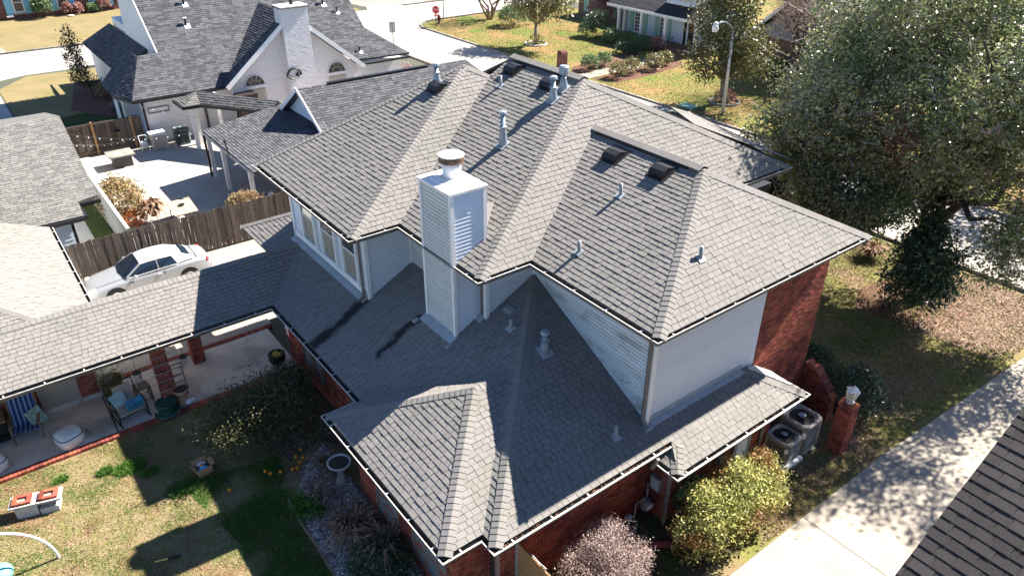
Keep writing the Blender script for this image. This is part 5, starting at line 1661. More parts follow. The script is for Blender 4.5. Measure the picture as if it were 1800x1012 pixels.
hs = thing('hanging_sign', 'small red and white tin sign hanging under the house eave', 'sign', (-4.15, 7.0, 1.9))
obj('sign_plate', MB().bx(-4.17, -4.15, 6.86, 7.14, 1.85, 2.22), 'red', hs)
obj('sign_print', MB().bx(-4.178, -4.17, 6.88, 7.12, 2.12, 2.2).bx(-4.178, -4.17, 6.9, 6.93, 1.9, 2.08).bx(-4.178, -4.17, 6.96, 6.99, 1.94, 2.06).bx(-4.178, -4.17, 7.04, 7.07, 1.9, 2.05), 'white', hs)
obj('sign_cord', MB().tube([(-4.16, 7.0, 2.22), (-4.16, 7.0, 2.5)], 0.006, 4), 'black', hs)

# ------------------------------------------------------------------ back lawn things
be = thing('garden_bench', 'white concrete block stand topped with red bricks on the back lawn', 'garden stand', (-11.85, 5.9, 0), math.radians(-17))
in_t(be, 'block', MB().bx(-0.5, 0.02, -0.18, 0.2, 0, 0.36), 'stonewhite')
in_t(be, 'block', MB().bx(0.06, 0.5, -0.2, 0.22, 0, 0.2), 'stonewhite')
in_t(be, 'block', MB().bx(0.1, 0.46, 0.0, 0.2, 0.2, 0.36), 'stonewhite')
in_t(be, 'slab', MB().bx(-0.62, 0.6, -0.2, 0.26, 0.36, 0.42), 'stonewhite')
for x0 in (-0.32, 0.30):
    for dx, dy, rz in ((-0.17, 0, 1), (0.17, 0, 1), (0, -0.13, 0), (0, 0.13, 0)):
        hx, hy = (0.05, 0.17) if rz else (0.12, 0.045)
        o = in_t(be, 'brick', MB().bx(x0+dx-hx, x0+dx+hx, 0.03+dy-hy, 0.03+dy+hy, 0.42, 0.49), 'brick')
ar = thing('white_hoop', 'white curved plastic hoop rising from the lawn at the left edge', 'hoop', (-11.75, 3.88, 0))
pts = [(-13.4+1.65*math.cos(a*PI/24), 3.88, 1.65*math.sin(a*PI/24)) for a in range(25)]
obj('hoop_tube', MB().tube([(-11.75, 3.88, -0.05)]+pts, 0.032, 8), 'white', ar, True)
tag(obj('pool_toy', MB().sphere((-12.95, 4.0, 0.2), (0.28, 0.3, 0.2), 14, 8), 'turq', smooth=True), 'turquoise inflatable edge peeking in at the lower left corner', 'pool toy')
bx_ = thing('cardboard_box', 'open cardboard box of bags and fruit on the shaded lawn', 'box', (-7.93, 4.68, 0), 0.15)
in_t(bx_, 'box_side', MB().bx(-0.2, 0.2, -0.17, -0.155, 0, 0.26).bx(-0.2, 0.2, 0.155, 0.17, 0, 0.26).bx(-0.2, -0.185, -0.155, 0.155, 0, 0.26).bx(0.185, 0.2, -0.155, 0.155, 0, 0.26).bx(-0.185, 0.185, -0.155, 0.155, 0.0, 0.02), 'card')
in_t(bx_, 'flap', MB().prism([(-0.2, 0.17, 0.26), (0.2, 0.17, 0.26), (0.2, 0.27, 0.33), (-0.2, 0.27, 0.33)], (0, 0, 0.008)).prism([(-0.2, -0.17, 0.26), (-0.2, 0.17, 0.26), (-0.3, 0.17, 0.31), (-0.3, -0.17, 0.31)], (0, 0, 0.008)).prism([(0.2, -0.17, 0.26), (0.2, 0.17, 0.26), (0.3, 0.17, 0.3), (0.3, -0.17, 0.3)], (0, 0, 0.008)), 'card')
tag(obj('plastic_bag', MB().sphere((-7.93, 4.60, 0.2), (0.15, 0.09, 0.09), 8, 5), 'sky_bag'), 'sky blue plastic bag inside the cardboard box', 'bag')
tag(obj('plastic_bag', MB().sphere((-7.93, 4.80, 0.22), (0.14, 0.06, 0.08), 8, 5), 'white_bag'), 'white plastic bag inside the cardboard box', 'bag')
bat = thing('plastic_bat', 'black and yellow toy bat lying on the shaded lawn', 'toy bat', (-9.62, 2.2, 0))
obj('barrel', MB().tube([(-9.62, 2.19, 0.04), (-9.42, 2.13, 0.04), (-9.33, 2.10, 0.04)], [0.025, 0.04, 0.035], 8), 'black', bat)
obj('grip', MB().tube([(-9.62, 2.19, 0.04), (-9.9, 2.28, 0.035)], [0.022, 0.018], 8), 'yellow', bat)
oranges = [(-7.6, 3.53, 'lone orange on the lawn below the cardboard box'), (-6.55, 3.62, 'left one of the three oranges in a row on the shaded lawn'), (-6.47, 3.45, 'middle and lowest of the three oranges near each other on the shaded lawn'), (-6.22, 3.33, 'right one of the three oranges in a row on the shaded lawn'),
           (-5.62, 3.66, 'upper left orange of the cluster under the citrus tree by the gravel'), (-5.46, 3.50, 'rightmost orange of the cluster under the citrus tree by the gravel'), (-5.62, 3.37, 'middle orange of the cluster under the citrus tree by the gravel'), (-5.78, 3.2, 'lower right orange of the cluster under the citrus tree by the gravel'), (-5.9, 3.24, 'lowest left orange of the cluster under the citrus tree by the gravel'), (-5.38, 3.84, 'orange highest up and farthest back under the citrus tree')]
og = MB().sphere((0, 0, 0), 0.055, 12, 8).mesh('orange')
og.materials.append(M['orange'])
og.polygons.foreach_set('use_smooth', [True]*len(og.polygons))
for x, y, lb in oranges:
    o = bpy.data.objects.new('orange', og)
    COL.objects.link(o)
    o.location = (x, y, 0.055)
    tag(o, lb, 'fruit', 'fallen oranges on the lawn')
o = bpy.data.objects.new('orange', og)
COL.objects.link(o)
o.location = (-7.95, 4.70, 0.25)
tag(o, 'orange resting on the bags in the cardboard box', 'fruit')
bb_ = thing('birdbath', 'pale stone birdbath on a pedestal under the wing eave', 'birdbath', (-4.98, 2.0, 0))
in_t(bb_, 'pedestal', MB().lathe([(0.17, 0), (0.17, 0.05), (0.10, 0.1), (0.09, 0.5), (0.12, 0.58)], (0, 0, 0), 14), 'stonewhite', True)
in_t(bb_, 'basin', MB().lathe([(0.1, 0.56), (0.28, 0.68), (0.33, 0.72), (0.33, 0.76), (0.29, 0.76), (0.27, 0.71)], (0, 0, 0), 24), 'stonewhite', True)
in_t(bb_, 'basin_water', MB().lathe([(0.275, 0.715), (0.001, 0.70)], (0, 0, 0), 24), 'soil')

# ------------------------------------------------------------------ parked car behind the walkway
car = thing('parked_car', 'white two-door convertible with closed pale soft top beside the wooden fence', 'car', (-6.2, 16.55, 0))
def car_body():
    xs_ = [-2.30, -2.22, -2.0, -1.5, -0.95, -0.3, 0.6, 1.2, 1.75, 2.15, 2.28]
    top = [0.62, 0.72, 0.80, 0.88, 0.94, 0.95, 0.97, 1.0, 0.99, 0.95, 0.80]
    hw = [0.60, 0.74, 0.83, 0.86, 0.87, 0.87, 0.87, 0.87, 0.85, 0.78, 0.68]
    zb = [0.32, 0.24, 0.2, 0.18, 0.18, 0.18, 0.18, 0.18, 0.2, 0.26, 0.36]
    vs, fs = [], []
    K = 11
    for x, t, w, z in zip(xs_, top, hw, zb):
        m = (z+t)/2
        prof = [(-w*0.92, z), (-w, z+0.12), (-w, m), (-w*0.98, t-0.14), (-w*0.90, t-0.04), (0, t), (w*0.90, t-0.04), (w*0.98, t-0.14), (w, m), (w, z+0.12), (w*0.92, z)]
        vs += [(x, y, zz) for y, zz in prof]
    for i in range(len(xs_)-1):
        for j in range(K-1):
            fs.append((i*K+j, i*K+j+1, (i+1)*K+j+1, (i+1)*K+j))
        fs.append((i*K+K-1, i*K, (i+1)*K, (i+1)*K+K-1))
    fs.append(tuple(range(K)))
    fs.append(tuple(range((len(xs_)-1)*K, len(xs_)*K))[::-1])
    return MB().add(vs, fs)
cb = in_t(car, 'body', car_body(), 'carpaint', True)
md = cb.modifiers.new('s', 'SUBSURF')
md.levels = md.render_levels = 2
def roofshell(z_scale=1.0):
    xs_ = [-0.32, 0.0, 0.4, 0.85, 1.25]
    tz = [1.34, 1.38, 1.39, 1.36, 1.22]
    w = [0.56, 0.60, 0.61, 0.60, 0.56]
    vs, fs = [], []
    for x, t, ww in zip(xs_, tz, w):
        vs += [(x, -ww, t-0.07), (x, -ww*0.8, t-0.01), (x, 0, t+0.015), (x, ww*0.8, t-0.01), (x, ww, t-0.07)]
    for i in range(4):
        for j in range(4):
            fs.append((i*5+j, i*5+j+1, (i+1)*5+j+1, (i+1)*5+j))
    # rear sail panels
    b = len(vs)
    vs += [(1.62, -0.66, 1.0), (1.70, -0.5, 1.0), (1.72, 0, 1.0), (1.70, 0.5, 1.0), (1.62, 0.66, 1.0), (1.0, -0.74, 0.98), (1.0, 0.74, 0.98)]
    fs += [(20, 21, b+1, b), (23, 24, b+4, b+3), (21, 22, b+2, b+1), (22, 23, b+3, b+2), (15, 20, b, b+5), (24, 19, b+6, b+4)]
    return MB().add(vs, fs)
in_t(car, 'soft_top', roofshell(), 'softtop', True)
in_t(car, 'windscreen', MB().add([(-0.98, -0.70, 0.93), (-1.08, 0, 0.94), (-0.98, 0.70, 0.93), (-0.33, 0.56, 1.29), (-0.35, 0, 1.35), (-0.33, -0.56, 1.29)], [(0, 1, 4, 5), (1, 2, 3, 4)]), 'carglass', True)
for sy in (-1, 1):
    in_t(car, 'side_window', MB().add([(-0.80, sy*0.765, 0.94), (0.25, sy*0.775, 0.97), (0.25, sy*0.625, 1.31), (-0.30, sy*0.585, 1.27)], [(0, 1, 2, 3)]).add([(0.30, sy*0.775, 0.97), (1.0, sy*0.762, 0.985), (0.86, sy*0.63, 1.24), (0.30, sy*0.627, 1.31)], [(0, 1, 2, 3)]), 'carglass')
    in_t(car, 'window_pillar', MB().beam((-0.92, sy*0.735, 0.93), (-0.33, sy*0.575, 1.29), 0.05, 0.05).beam((0.27, sy*0.778, 0.96), (0.27, sy*0.63, 1.31), 0.04, 0.03), 'carpaint')
    in_t(car, 'wing_mirror', MB().sphere((-0.62, sy*0.93, 0.98), (0.09, 0.10, 0.07), 10, 6), 'carpaint', True)
    in_t(car, 'door_handle', MB().bx(0.18, 0.36, sy*0.875-0.015, sy*0.875+0.015, 0.79, 0.82), 'silver')
    in_t(car, 'tail_light', MB().sphere((2.13, sy*0.66, 0.80), (0.09, 0.13, 0.07), 10, 6), 'red', True)
    in_t(car, 'headlight', MB().sphere((-2.1, sy*0.58, 0.68), (0.12, 0.16, 0.08), 10, 6), 'frost', True)
    for x in (-1.42, 1.32):
        w = in_t(car, 'wheel', MB().tube([(x, sy*0.70, 0.32), (x, sy*0.885, 0.32)], 0.325, 18), 'tyre')
        obj('rim', MB().tube([(x, sy*0.86, 0.32), (x, sy*0.895, 0.32)], 0.21, 14), 'silver').parent = w
        in_t(car, 'wheel_arch', MB().tube([(x, sy*0.80, 0.34), (x, sy*0.878, 0.34)], 0.385, 20), 'tyre')
for sy in (-1, 1):
    in_t(car, 'door_seam', MB().beam((-0.74, sy*0.868, 0.30), (-0.72, sy*0.845, 0.90), 0.012, 0.012).beam((0.42, sy*0.868, 0.32), (0.46, sy*0.845, 0.92), 0.012, 0.012).beam((-0.74, sy*0.868, 0.30), (0.42, sy*0.868, 0.32), 0.012, 0.012), 'tyre')
    in_t(car, 'window_trim', MB().beam((-0.86, sy*0.80, 0.925), (1.02, sy*0.795, 0.985), 0.025, 0.018), 'silver')
    in_t(car, 'bonnet_seam', MB().beam((-2.02, sy*0.55, 0.79), (-1.0, sy*0.66, 0.925), 0.012, 0.012), 'ac_dark')
in_t(car, 'boot_seam', MB().beam((1.78, -0.62, 0.97), (1.78, 0.62, 0.97), 0.012, 0.012), 'ac_dark')
in_t(car, 'dashboard', MB().obox((-0.62, 0, 0.95), (0.14, 0, 0.02), (0, 0.55, 0), (0, 0, 0.02)), 'tyre')
in_t(car, 'rear_window', MB().add([(1.30, -0.42, 1.225), (1.30, 0.42, 1.225), (1.60, 0.46, 1.07), (1.60, -0.46, 1.07)], [(0, 1, 2, 3)]), 'carglass')

# ------------------------------------------------------------------ fences
bf = thing('back_fence', 'long weathered brown board fence behind the white car', 'fence', (-3, 18, 0))
board_fence(bf, (-9.0, 18.02), (1.6, 18.02), 1.85, 72, 'wood_fence', 1, vary=0.035)
obj('fence_rail', MB().bx(-9, 1.6, 18.05, 18.1, 1.5, 1.59).bx(-9, 1.6, 18.05, 18.1, 0.35, 0.44), 'wood_fence', bf)
sf_ = thing('side_fence', 'pale sunlit board fence running back beside the low left house', 'fence', (-6.25, 25, 0))
board_fence(sf_, (-6.25, 18.2), (-6.35, 33.6), 1.8, 100, 'wood_fence2', 1, size=0.1)
obj('fence_cap', MB().bx(-6.34, -6.2, 18.2, 33.6, 1.83, 1.87), 'wood_fence2', sf_)
rf_ = thing('rear_fence', 'dark board fence with two new yellow posts at the back of the neighbour patio', 'fence', (-4, 33.7, 0))
board_fence(rf_, (-6.3, 33.75), (-1.95, 33.75), 1.8, 28, 'wood_fence', -1)
obj('fence_rail', MB().bx(-6.3, -1.95, 33.68, 33.73, 1.7, 1.8).bx(-6.3, -1.95, 33.66, 33.73, 0.05, 0.25), 'wood_fence', rf_)
for x in (-4.55, -2.5):
    obj('fence_post', MB().bx(x-.05, x+.05, 33.58, 33.68, 0, 1.9), 'wood_new', rf_)
obj('fence_ornament', MB().lathe([(0.2, 0), (0.2, 0.02)], (-3.35, 33.65, 1.15), 8), 'black', rf_)

# ------------------------------------------------------------------ low house at the left
lh = thing('low_house', 'low house with weathered tan shingle roof at the left edge', 'house', (-10, 22, 0))
rA = lambda y: 2.6+0.224*(y-18.75)
RA = [(-7.6, 18.75, rA(18.75)), (-24, 18.75, rA(18.75)), (-24, 26.8, rA(26.8)), (-6.6, 26.8, rA(26.8)), (-6.8, 19.95, rA(19.95)), (-7.55, 19.75, rA(19.75))]
roof(lh, [(RA, X)], 'shingle_tan', row=0.16, widths=(0.2, 0.3, 0.4), thick=0.1)
obj('fascia', MB().bx(-24, -7.55, 18.62, 18.73, 2.44, 2.58).bx(-7.58, -7.48, 18.65, 19.75, 2.46, 2.62).bx(-7.55, -6.75, 19.75, 19.85, 2.6, 2.74), 'black', lh)
obj('wall', MB().bx(-23, -8.1, 19.3, 26.5, 0, 2.5), 'wall_blue', lh)
facet('siding_board', lh, wy(19.3, -12, -8.15, 0.05, 2.5), X, 'wall_blue', 0.18, None, 0.016, 0, nrm=ny, size=0.3)
obj('downspout', MB().beam((-8.05, 19.2, 2.5), (-8.05, 19.2, 0.05), 0.1, 0.1), 'black', lh)
obj('far_roof', MB().prism([(-24, 26.8, rA(26.8)), (-6.6, 26.8, rA(26.8)), (-6.6, 33, 3.0), (-24, 33, 3.0)], (0, 0, -0.1)), 'shingle_tan', lh)

# ------------------------------------------------------------------ white brick neighbour house
wh = thing('white_brick_house', 'white painted brick house with dark slate-grey roof and broad chimney', 'house', (7, 38, 0))
PM = 0.82
zM = lambda y: 2.75+PM*(y-33.3)
YR = 43.5
main_f = [(-2.2, 33.32, zM(33.32)), (3.0, 33.3, 2.75), (7.55, 37.85, zM(37.85)), (7.55, YR, zM(YR)), (0.26, YR, zM(YR)), (0.26, 35.64, zM(35.64)), (-0.9, 35.61, zM(35.61))]
main_r = [(12.1, 33.6, zM(33.6)), (16.05, 33.5, zM(33.5)), (13.75, 35.5, zM(35.5)), (13.7, YR, zM(YR)), (7.55, YR, zM(YR)), (7.55, 37.85, zM(37.85))]
gz1 = lambda x: 2.75+PM*(x-3.0)
gableL = [(3.0, 32.75, 2.75), (7.57, 32.75, gz1(7.57)), (7.57, 37.87, gz1(7.57)), (3.0, 33.3, 2.75)]
gableR = [(12.15, 32.75, 2.75), (7.57, 32.75, gz1(7.57)), (7.57, 37.87, gz1(7.57)), (12.15, 33.3, 2.75)]
chamf = [(-2.2, 33.32, 2.77), (-0.9, 35.61, zM(35.61)), (-2.8, 35.15, 2.75)]
sideW = [(-2.8, 35.15, 2.75), (-0.9, 35.61, zM(35.61)), (-1.0, 38.3, 4.6), (-2.8, 38.1, 2.75)]
backW = [(-0.9, 35.61, 4.64), (0.26, 35.64, 4.66), (0.26, 39, 2.8), (-1.2, 39.0, 2.8)]
wing = [(-1.35, 40.6, 2.7), (0.24, 38.2, 4.4), (0.24, 48.0, 4.4), (-1.35, 51.2, 2.7)]
wh_roof = roof(wh, [(main_f, X), (main_r, X), (gableL, Y), (gableR, Y), (chamf, (0.5, -1.8, 0)), (sideW, Y), (wing, Y)], 'shingle_nb', row=0.16, widths=(0.2, 0.3, 0.42), butt=0.016, lam=0.006, thick=0.1)
obj('rear_roof', MB().prism(backW, (0, 0, -0.1)).prism([(0.26, YR, zM(YR)), (13.7, YR, zM(YR)), (13.7, 47.5, zM(YR)-3.3), (0.26, 47.5, zM(YR)-3.3)], (0, 0, -0.1)), 'shingle_nb', wh)
for a, b in (((-2.2, 33.25, 2.66), (3.0, 33.22, 2.66)), ((12.2, 33.45, 2.66), (16.05, 33.42, 2.66)), ((-2.85, 35.1, 2.66), (-2.2, 33.25, 2.66))):
    obj('gutter', MB().beam(a, b, 0.12, 0.12), 'black', wh)
obj('house_core', MB().bx(0.35, 13, 36.6, 47.4, 0, 4.9), 'white', wh)  # unseen solid fill, added so sun does not leak through the house
obj('wall', MB().bx(-1.6, 3.4, 33.75, 36, 0, 2.6).bx(12.0, 15.6, 33.9, 42, 0, 2.65).prism([(3.35, 33.2, 0), (11.8, 33.2, 0), (11.8, 33.2, 2.8), (7.57, 33.2, 6.3), (3.35, 33.2, 2.8)], (0, 6, 0)), 'brick_white', wh)
obj('wall', MB().prism([(0.26, 35.9, 4.6), (0.26, YR, zM(YR)-0.15), (0.26, YR, 4.0), (0.26, 46, 2.5), (0.26, 38.2, 2.5)], (0.3, 0, 0)).bx(-1.0, 0.3, 40.8, 50.8, 0, 2.6).bx(-2.4, 0.3, 35.3, 38.0, 0, 2.6), 'white', wh)
obj('wing_window', MB().bx(-1.03, -1.0, 42.0, 42.9, 0.9, 2.2), 'black', wh)
for a, b in (((3.0, 32.7, 2.72), (7.57, 32.7, gz1(7.57)-.03)), ((12.15, 32.7, 2.72), (7.57, 32.7, gz1(7.57)-.03))):
    obj('rake_board', MB().beam(a, b, 0.06, 0.26), 'white', wh)
obj('rake_board', MB().beam((0.2, 35.7, 4.6), (0.2, YR, zM(YR)-.1), 0.06, 0.24), 'white', wh)
wc = obj('chimney', MB().bx(6.92, 8.62, 32.62, 33.7, 0, 6.85), 'brick_white', wh)
for poly, e, nn in ((wy(32.62, 6.92, 8.62, 0.3, 6.85), X, ny), (wx(6.92, 32.62, 33.7, 4, 6.85), Y, nx)):
    facet('brick', wc, poly, e, 'brick_white', 0.08, (0.23,), 0.006, 0.004, gap=0.016, wedge=False, nrm=nn, bond=True, size=0.1)
obj('chimney_cap', MB().bx(6.85, 8.7, 32.52, 33.8, 6.85, 6.92), 'gutter', wc)
obj('chimney_cap', MB().bx(6.88, 8.66, 32.56, 33.75, 6.92, 6.97), 'white', wc)
obj('flue', MB().lathe([(0.12, 0), (0.12, 0.35)], (7.85, 33.15, 6.97), 12), 'black', wc)
def fanwin(cx):
    f = MB()
    y = 33.17
    z0 = 2.55
    R = 0.62
    for i in range(12):
        a, b = i*PI/12, (i+1)*PI/12
        f.beam((cx+R*math.cos(a), y, z0+R*math.sin(a)), (cx+R*math.cos(b), y, z0+R*math.sin(b)), 0.05, 0.05, (0, 1, 0))
    f.bx(cx-R-.05, cx+R+.05, y-.06, y+.03, z0-0.16, z0-0.02)
    o = obj('fan_window', f, 'brick_white', wh)
    obj('pane', MB().prism([(cx+(R-.02)*math.cos(i*PI/14), y+0.02, z0+(R-.02)*math.sin(i*PI/14)) for i in range(15)], (0, 0.006, 0)), 'glass', o)
    br = MB()
    for a in (36, 72, 108, 144):
        br.beam((cx+0.3*math.cos(math.radians(a)), y, z0+0.3*math.sin(math.radians(a))), (cx+R*math.cos(math.radians(a)), y, z0+R*math.sin(math.radians(a))), 0.03, 0.03, (0, 1, 0))
    for i in range(8):
        a, b = i*PI/8, (i+1)*PI/8
        br.beam((cx+.3*math.cos(a), y, z0+.3*math.sin(a)), (cx+.3*math.cos(b), y, z0+.3*math.sin(b)), 0.03, 0.03, (0, 1, 0))
    obj('glazing_bar', br, 'tabletop', o)
fanwin(4.85)
fanwin(10.35)
for cx in (4.85, 10.35):
    f = obj('window_blind', MB().bx(cx-0.6, cx+0.6, 33.17, 33.2, 1.0, 2.3), 'blind', wh)
    for i in range(9):
        obj('shutter_slat', MB().bx(cx-0.58+i*0.13, cx-0.50+i*0.13, 33.15, 33.17, 1.02, 2.28), 'frost', f)
obj('wall_ornament', MB().tube([(7.2+0.45*math.cos(a*PI/10), 32.55, 2.9+0.45*math.sin(a*PI/10)) for a in range(0, 11)]+[(6.95, 32.55, 2.75), (7.1, 32.55, 2.7)], 0.07, 6).tube([(7.3, 32.55, 2.85), (7.42, 32.55, 3.05), (7.48, 32.55, 2.8)], 0.06, 6), 'black', wh)
obj('wall_box', MB().bx(12.6, 13.9, 33.83, 33.9, 0.9, 1.5), 'frost', wh)
obj('wall_sign', MB().bx(-1.45, -0.25, 33.7, 33.74, 1.75, 1.8).bx(-1.45, -0.25, 33.7, 33.74, 2.05, 2.1).bx(-1.45, -1.4, 33.7, 33.74, 1.8, 2.05).bx(-0.3, -0.25, 33.7, 33.74, 1.8, 2.05), 'gutter', wh)
obj('side_window', MB().bx(-2.43, -2.39, 35.8, 36.6, 1.0, 2.1), 'glass', wh)
obj('downspout', MB().beam((-1.66, 33.7, 2.6), (-1.66, 33.7, 0.05), 0.12, 0.1).beam((1.75, 33.6, 2.6), (1.75, 33.6, 0.05), 0.12, 0.1), 'black', wh)
for b, k in (((2.5, 36.96, 5.75), 1), ((2.95, 38.19, 6.76), 1), ((11.71, 37.28, 6.01), 1), ((12.4, 36.67, 5.51), 0.7), ((12.55, 34.05, 3.37), 0.7)):
    v = obj('vent_pipe', MB().lathe([(0.07*k, -0.1), (0.06*k, 0.42*k)], b, 10), 'black', wh)
    obj('pipe_flashing', MB().obox(Vector(b)+Vector((0.05, -0.08, -0.03)), Vector((0.17, 0, 0))*k, Vector((0, 0.14, 0.115))*k, Vector((0, -.006, .008))), 'white', v)
    obj('pipe_cap', MB().bx(b[0]-.1*k, b[0]+.12*k, b[1]-.1*k, b[1]+.1*k, b[2]+.4*k, b[2]+.47*k), 'white' if k == 1 else 'black', v)
# walkway canopy between the houses
cv = thing('canopy_walk', 'grey shingled canopy on white posts in front of the white brick house', 'canopy', (1, 31, 0))
cvp = [(-0.27, 32.4, 2.62), (-0.2, 30.75, 2.6), (0.75, 30.6, 2.62), (3.3, 27.1, 2.64), (4.0, 27.1, 3.16), (0.95, 31.6, 3.2)]
cvo = roof(cv, [([cvp[2], cvp[3], cvp[4], cvp[5]], (2.55, -3.5, 0)), ([cvp[1], cvp[2], cvp[5]], (1, -.15, 0)), ([cvp[0], cvp[1], cvp[5]], (0, 1, 0))], 'shingle_tan', row=0.15, thick=0.1)
obj('rear_roof', MB().prism([cvp[5], cvp[4], (4.9, 28.2, 2.6), (1.9, 32.7, 2.6), (-0.27, 32.4, 2.6)], (0, 0, -0.08)), 'shingle_tan', cv)
obj('fascia', MB().beam(cvp[0], cvp[1], 0.1, 0.16).beam(cvp[1], cvp[2], 0.1, 0.16).beam(cvp[2], cvp[3], 0.1, 0.16), 'black', cv)
for x, y in ((0.72, 32.0), (2.3, 32.9), (0.3, 31.2)):
    obj('post', MB().bx(x-.1, x+.1, y-.1, y+.1, 0, 2.6), 'white', cv)
obj('house_entry', MB().bx(3.4, 4.6, 32.2, 33.1, 0, 2.3), 'door_dk', cv)
# building with patio cover and white gable
gb = thing('gable_building', 'grey roofed outbuilding with white gable and open patio cover on posts', 'outbuilding', (8, 24, 0))
GS = 0.66
gN = [(3.75, 27.0, 2.5), (16, 27.0, 2.5), (14.2, 23.8, 4.61), (3.75, 23.8, 4.61)]
gS_ = [(3.75, 20.6, 2.5), (16, 20.6, 2.5), (14.2, 23.8, 4.61), (3.75, 23.8, 4.61)]
pc = [(-0.5, 19.3, 2.55), (-0.5, 26.5, 2.55), (4.3, 27.3, 2.95), (4.3, 19.3, 2.95)]
roof(gb, [(gS_, X), (pc, Y)], 'shingle_nb', row=0.155, widths=(0.2, 0.3, 0.4), butt=0.02, thick=0.12)
obj('rear_roof', MB().prism(gN, (0, 0, -0.1)), 'shingle_nb', gb)
obj('ridge_vent', MB().bx(5.5, 11.6, 23.68, 23.92, 4.62, 4.68), 'black', gb)
ggo = obj('gable_wall', MB().prism([(4.2, 20.9, 2.7), (4.2, 26.7, 2.7), (4.2, 23.8, 4.55)], (0.12, 0, 0)), 'white', gb)
facet('siding_board', ggo, [(4.19, 20.9, 2.75), (4.19, 26.7, 2.75), (4.19, 23.8, 4.55)], Y, 'siding', 0.14, None, 0.012, 0, nrm=nx, size=0.2)
obj('rake_board', MB().beam((3.75, 20.5, 2.46), (3.75, 23.8, 4.6), 0.05, 0.2).beam((3.75, 27.1, 2.46), (3.75, 23.8, 4.6), 0.05, 0.2), 'white', gb)
obj('rake_soffit', MB().prism([(3.75, 20.5, 2.42), (3.75, 23.8, 4.55), (4.2, 23.8, 4.55), (4.2, 20.5, 2.42)], (0, 0, -0.03)).prism([(3.75, 27.1, 2.42), (3.75, 23.8, 4.55), (4.2, 23.8, 4.55), (4.2, 27.1, 2.42)], (0, 0, -0.03)), 'white', gb)
obj('wall', MB().bx(4.6, 15, 21, 26.6, 0, 2.6), 'brick_white', gb)
obj('fascia', MB().bx(-0.56, -0.46, 19.3, 26.5, 2.38, 2.52).bx(-0.46, 4.2, 26.45, 26.55, 2.4, 2.52), 'pvc', gb)
for y in (26.35, 24.2, 20.4):
    obj('post', MB().bx(-0.42, -0.24, y-.1, y+.1, 0, 2.5), 'white', gb)
obj('downspout', MB().beam((-0.5, 26.45, 2.4), (-0.5, 26.45, 0.05), 0.1, 0.1), 'black', gb)
obj('stove_pipe', MB().tube([(-0.55, 22.4, 2.4), (-0.62, 22.45, 3.1)], 0.035, 6).lathe([(0.09, 0), (0.05, 0.1)], (-0.62, 22.45, 3.1), 8), 'black', gb)
for k in range(3):
    tag(obj('bottle_heater', MB().lathe([(0.14, 0), (0.14, 0.7), (0.08, 0.8)], (0.6+0.45*k, 20.8+0.1*k, 0.01), 10), ['silver', 'frond', 'silver'][k]), ['silver cylinder nearest the post under the patio cover', 'brown cylinder between two silver ones under the patio cover', 'silver cylinder farthest in under the patio cover'][k], 'cylinder')
# patio things of the neighbour
tb_ = thing('patio_table', 'square tan patio table with black legs on the bright neighbour patio', 'table', (-3.33, 21.75, 0), 0.0)
in_t(tb_, 'tabletop', MB().prism([(0.48, -0.9, 0.72), (0.6, 0.95, 0.72), (-0.48, 0.85, 0.72), (-0.55, -0.9, 0.72)], (0, 0, 0.04)), 'tabletop')
for sx in (-0.42, 0.42):
    for sy in (-0.75, 0.75):
        in_t(tb_, 'leg', MB().beam((sx, sy, 0), (sx*0.85, sy*0.9, 0.72), 0.035, 0.035), 'black')
tag(obj('bowl', MB().lathe([(0.05, 0), (0.14, 0.05), (0.15, 0.07), (0.05, 0.05)], (-3.3, 21.85, 0.76), 12), 'black'), 'small dark bowl in the middle of the tan patio table', 'bowl')
ft = thing('fire_table', 'grey slab-topped fire table on the bright neighbour patio', 'table', (-3.95, 31.1, 0))
in_t(ft, 'table_base', MB().bx(-0.4, 0.55, -0.4, 0.4, 0, 0.65), 'ac_dark')
in_t(ft, 'slab_top', MB().bx(-0.6, 0.7, -0.6, 0.6, 0.65, 0.72), 'conc_grey')
acb = thing('condenser_unit', 'square beige air conditioner by the white brick wall', 'air conditioner', (-1.45, 32.75, 0))
in_t(acb, 'cabinet', MB().bx(-0.42, 0.42, -0.4, 0.4, 0.05, 0.9), 'frost')
for i in range(9):
    in_t(acb, 'louvre', MB().bx(-0.36, 0.3, -0.43, -0.40, 0.12+i*0.085, 0.16+i*0.085), 'ac')
in_t(acb, 'top_panel', MB().bx(-0.44, 0.44, -0.42, 0.42, 0.9, 0.94), 'white')
condenser('condenser_unit', 'dark green air conditioner by the white brick wall downspout', (-0.12, 32.8), 0.8, 0.9, 0.04, 5, 'ac_green', 'ac_dark')
hr = thing('hose_reel', 'white hose reel cart beside the beige air conditioner', 'hose reel', (-2.25, 32.85, 0))
in_t(hr, 'reel', MB().tube([(-0.12, 0, 0.35), (0.12, 0, 0.35)], 0.2, 14), 'white')
in_t(hr, 'reel_frame', MB().beam((-0.2, -0.2, 0), (-0.2, 0.1, 0.85), 0.04, 0.04).beam((0.2, -0.2, 0), (0.2, 0.1, 0.85), 0.04, 0.04).beam((-0.2, 0.1, 0.85), (0.2, 0.1, 0.85), 0.04, 0.04).beam((-.2, .25, 0), (-.2, 0, .4), .04, .04).beam((.2, .25, 0), (.2, 0, .4), .04, .04), 'white')
sl = thing('string_lights', 'string of small white bulbs hung above the neighbour patio', 'string lights', (-3, 28, 2.6))
rr = random.Random(3)
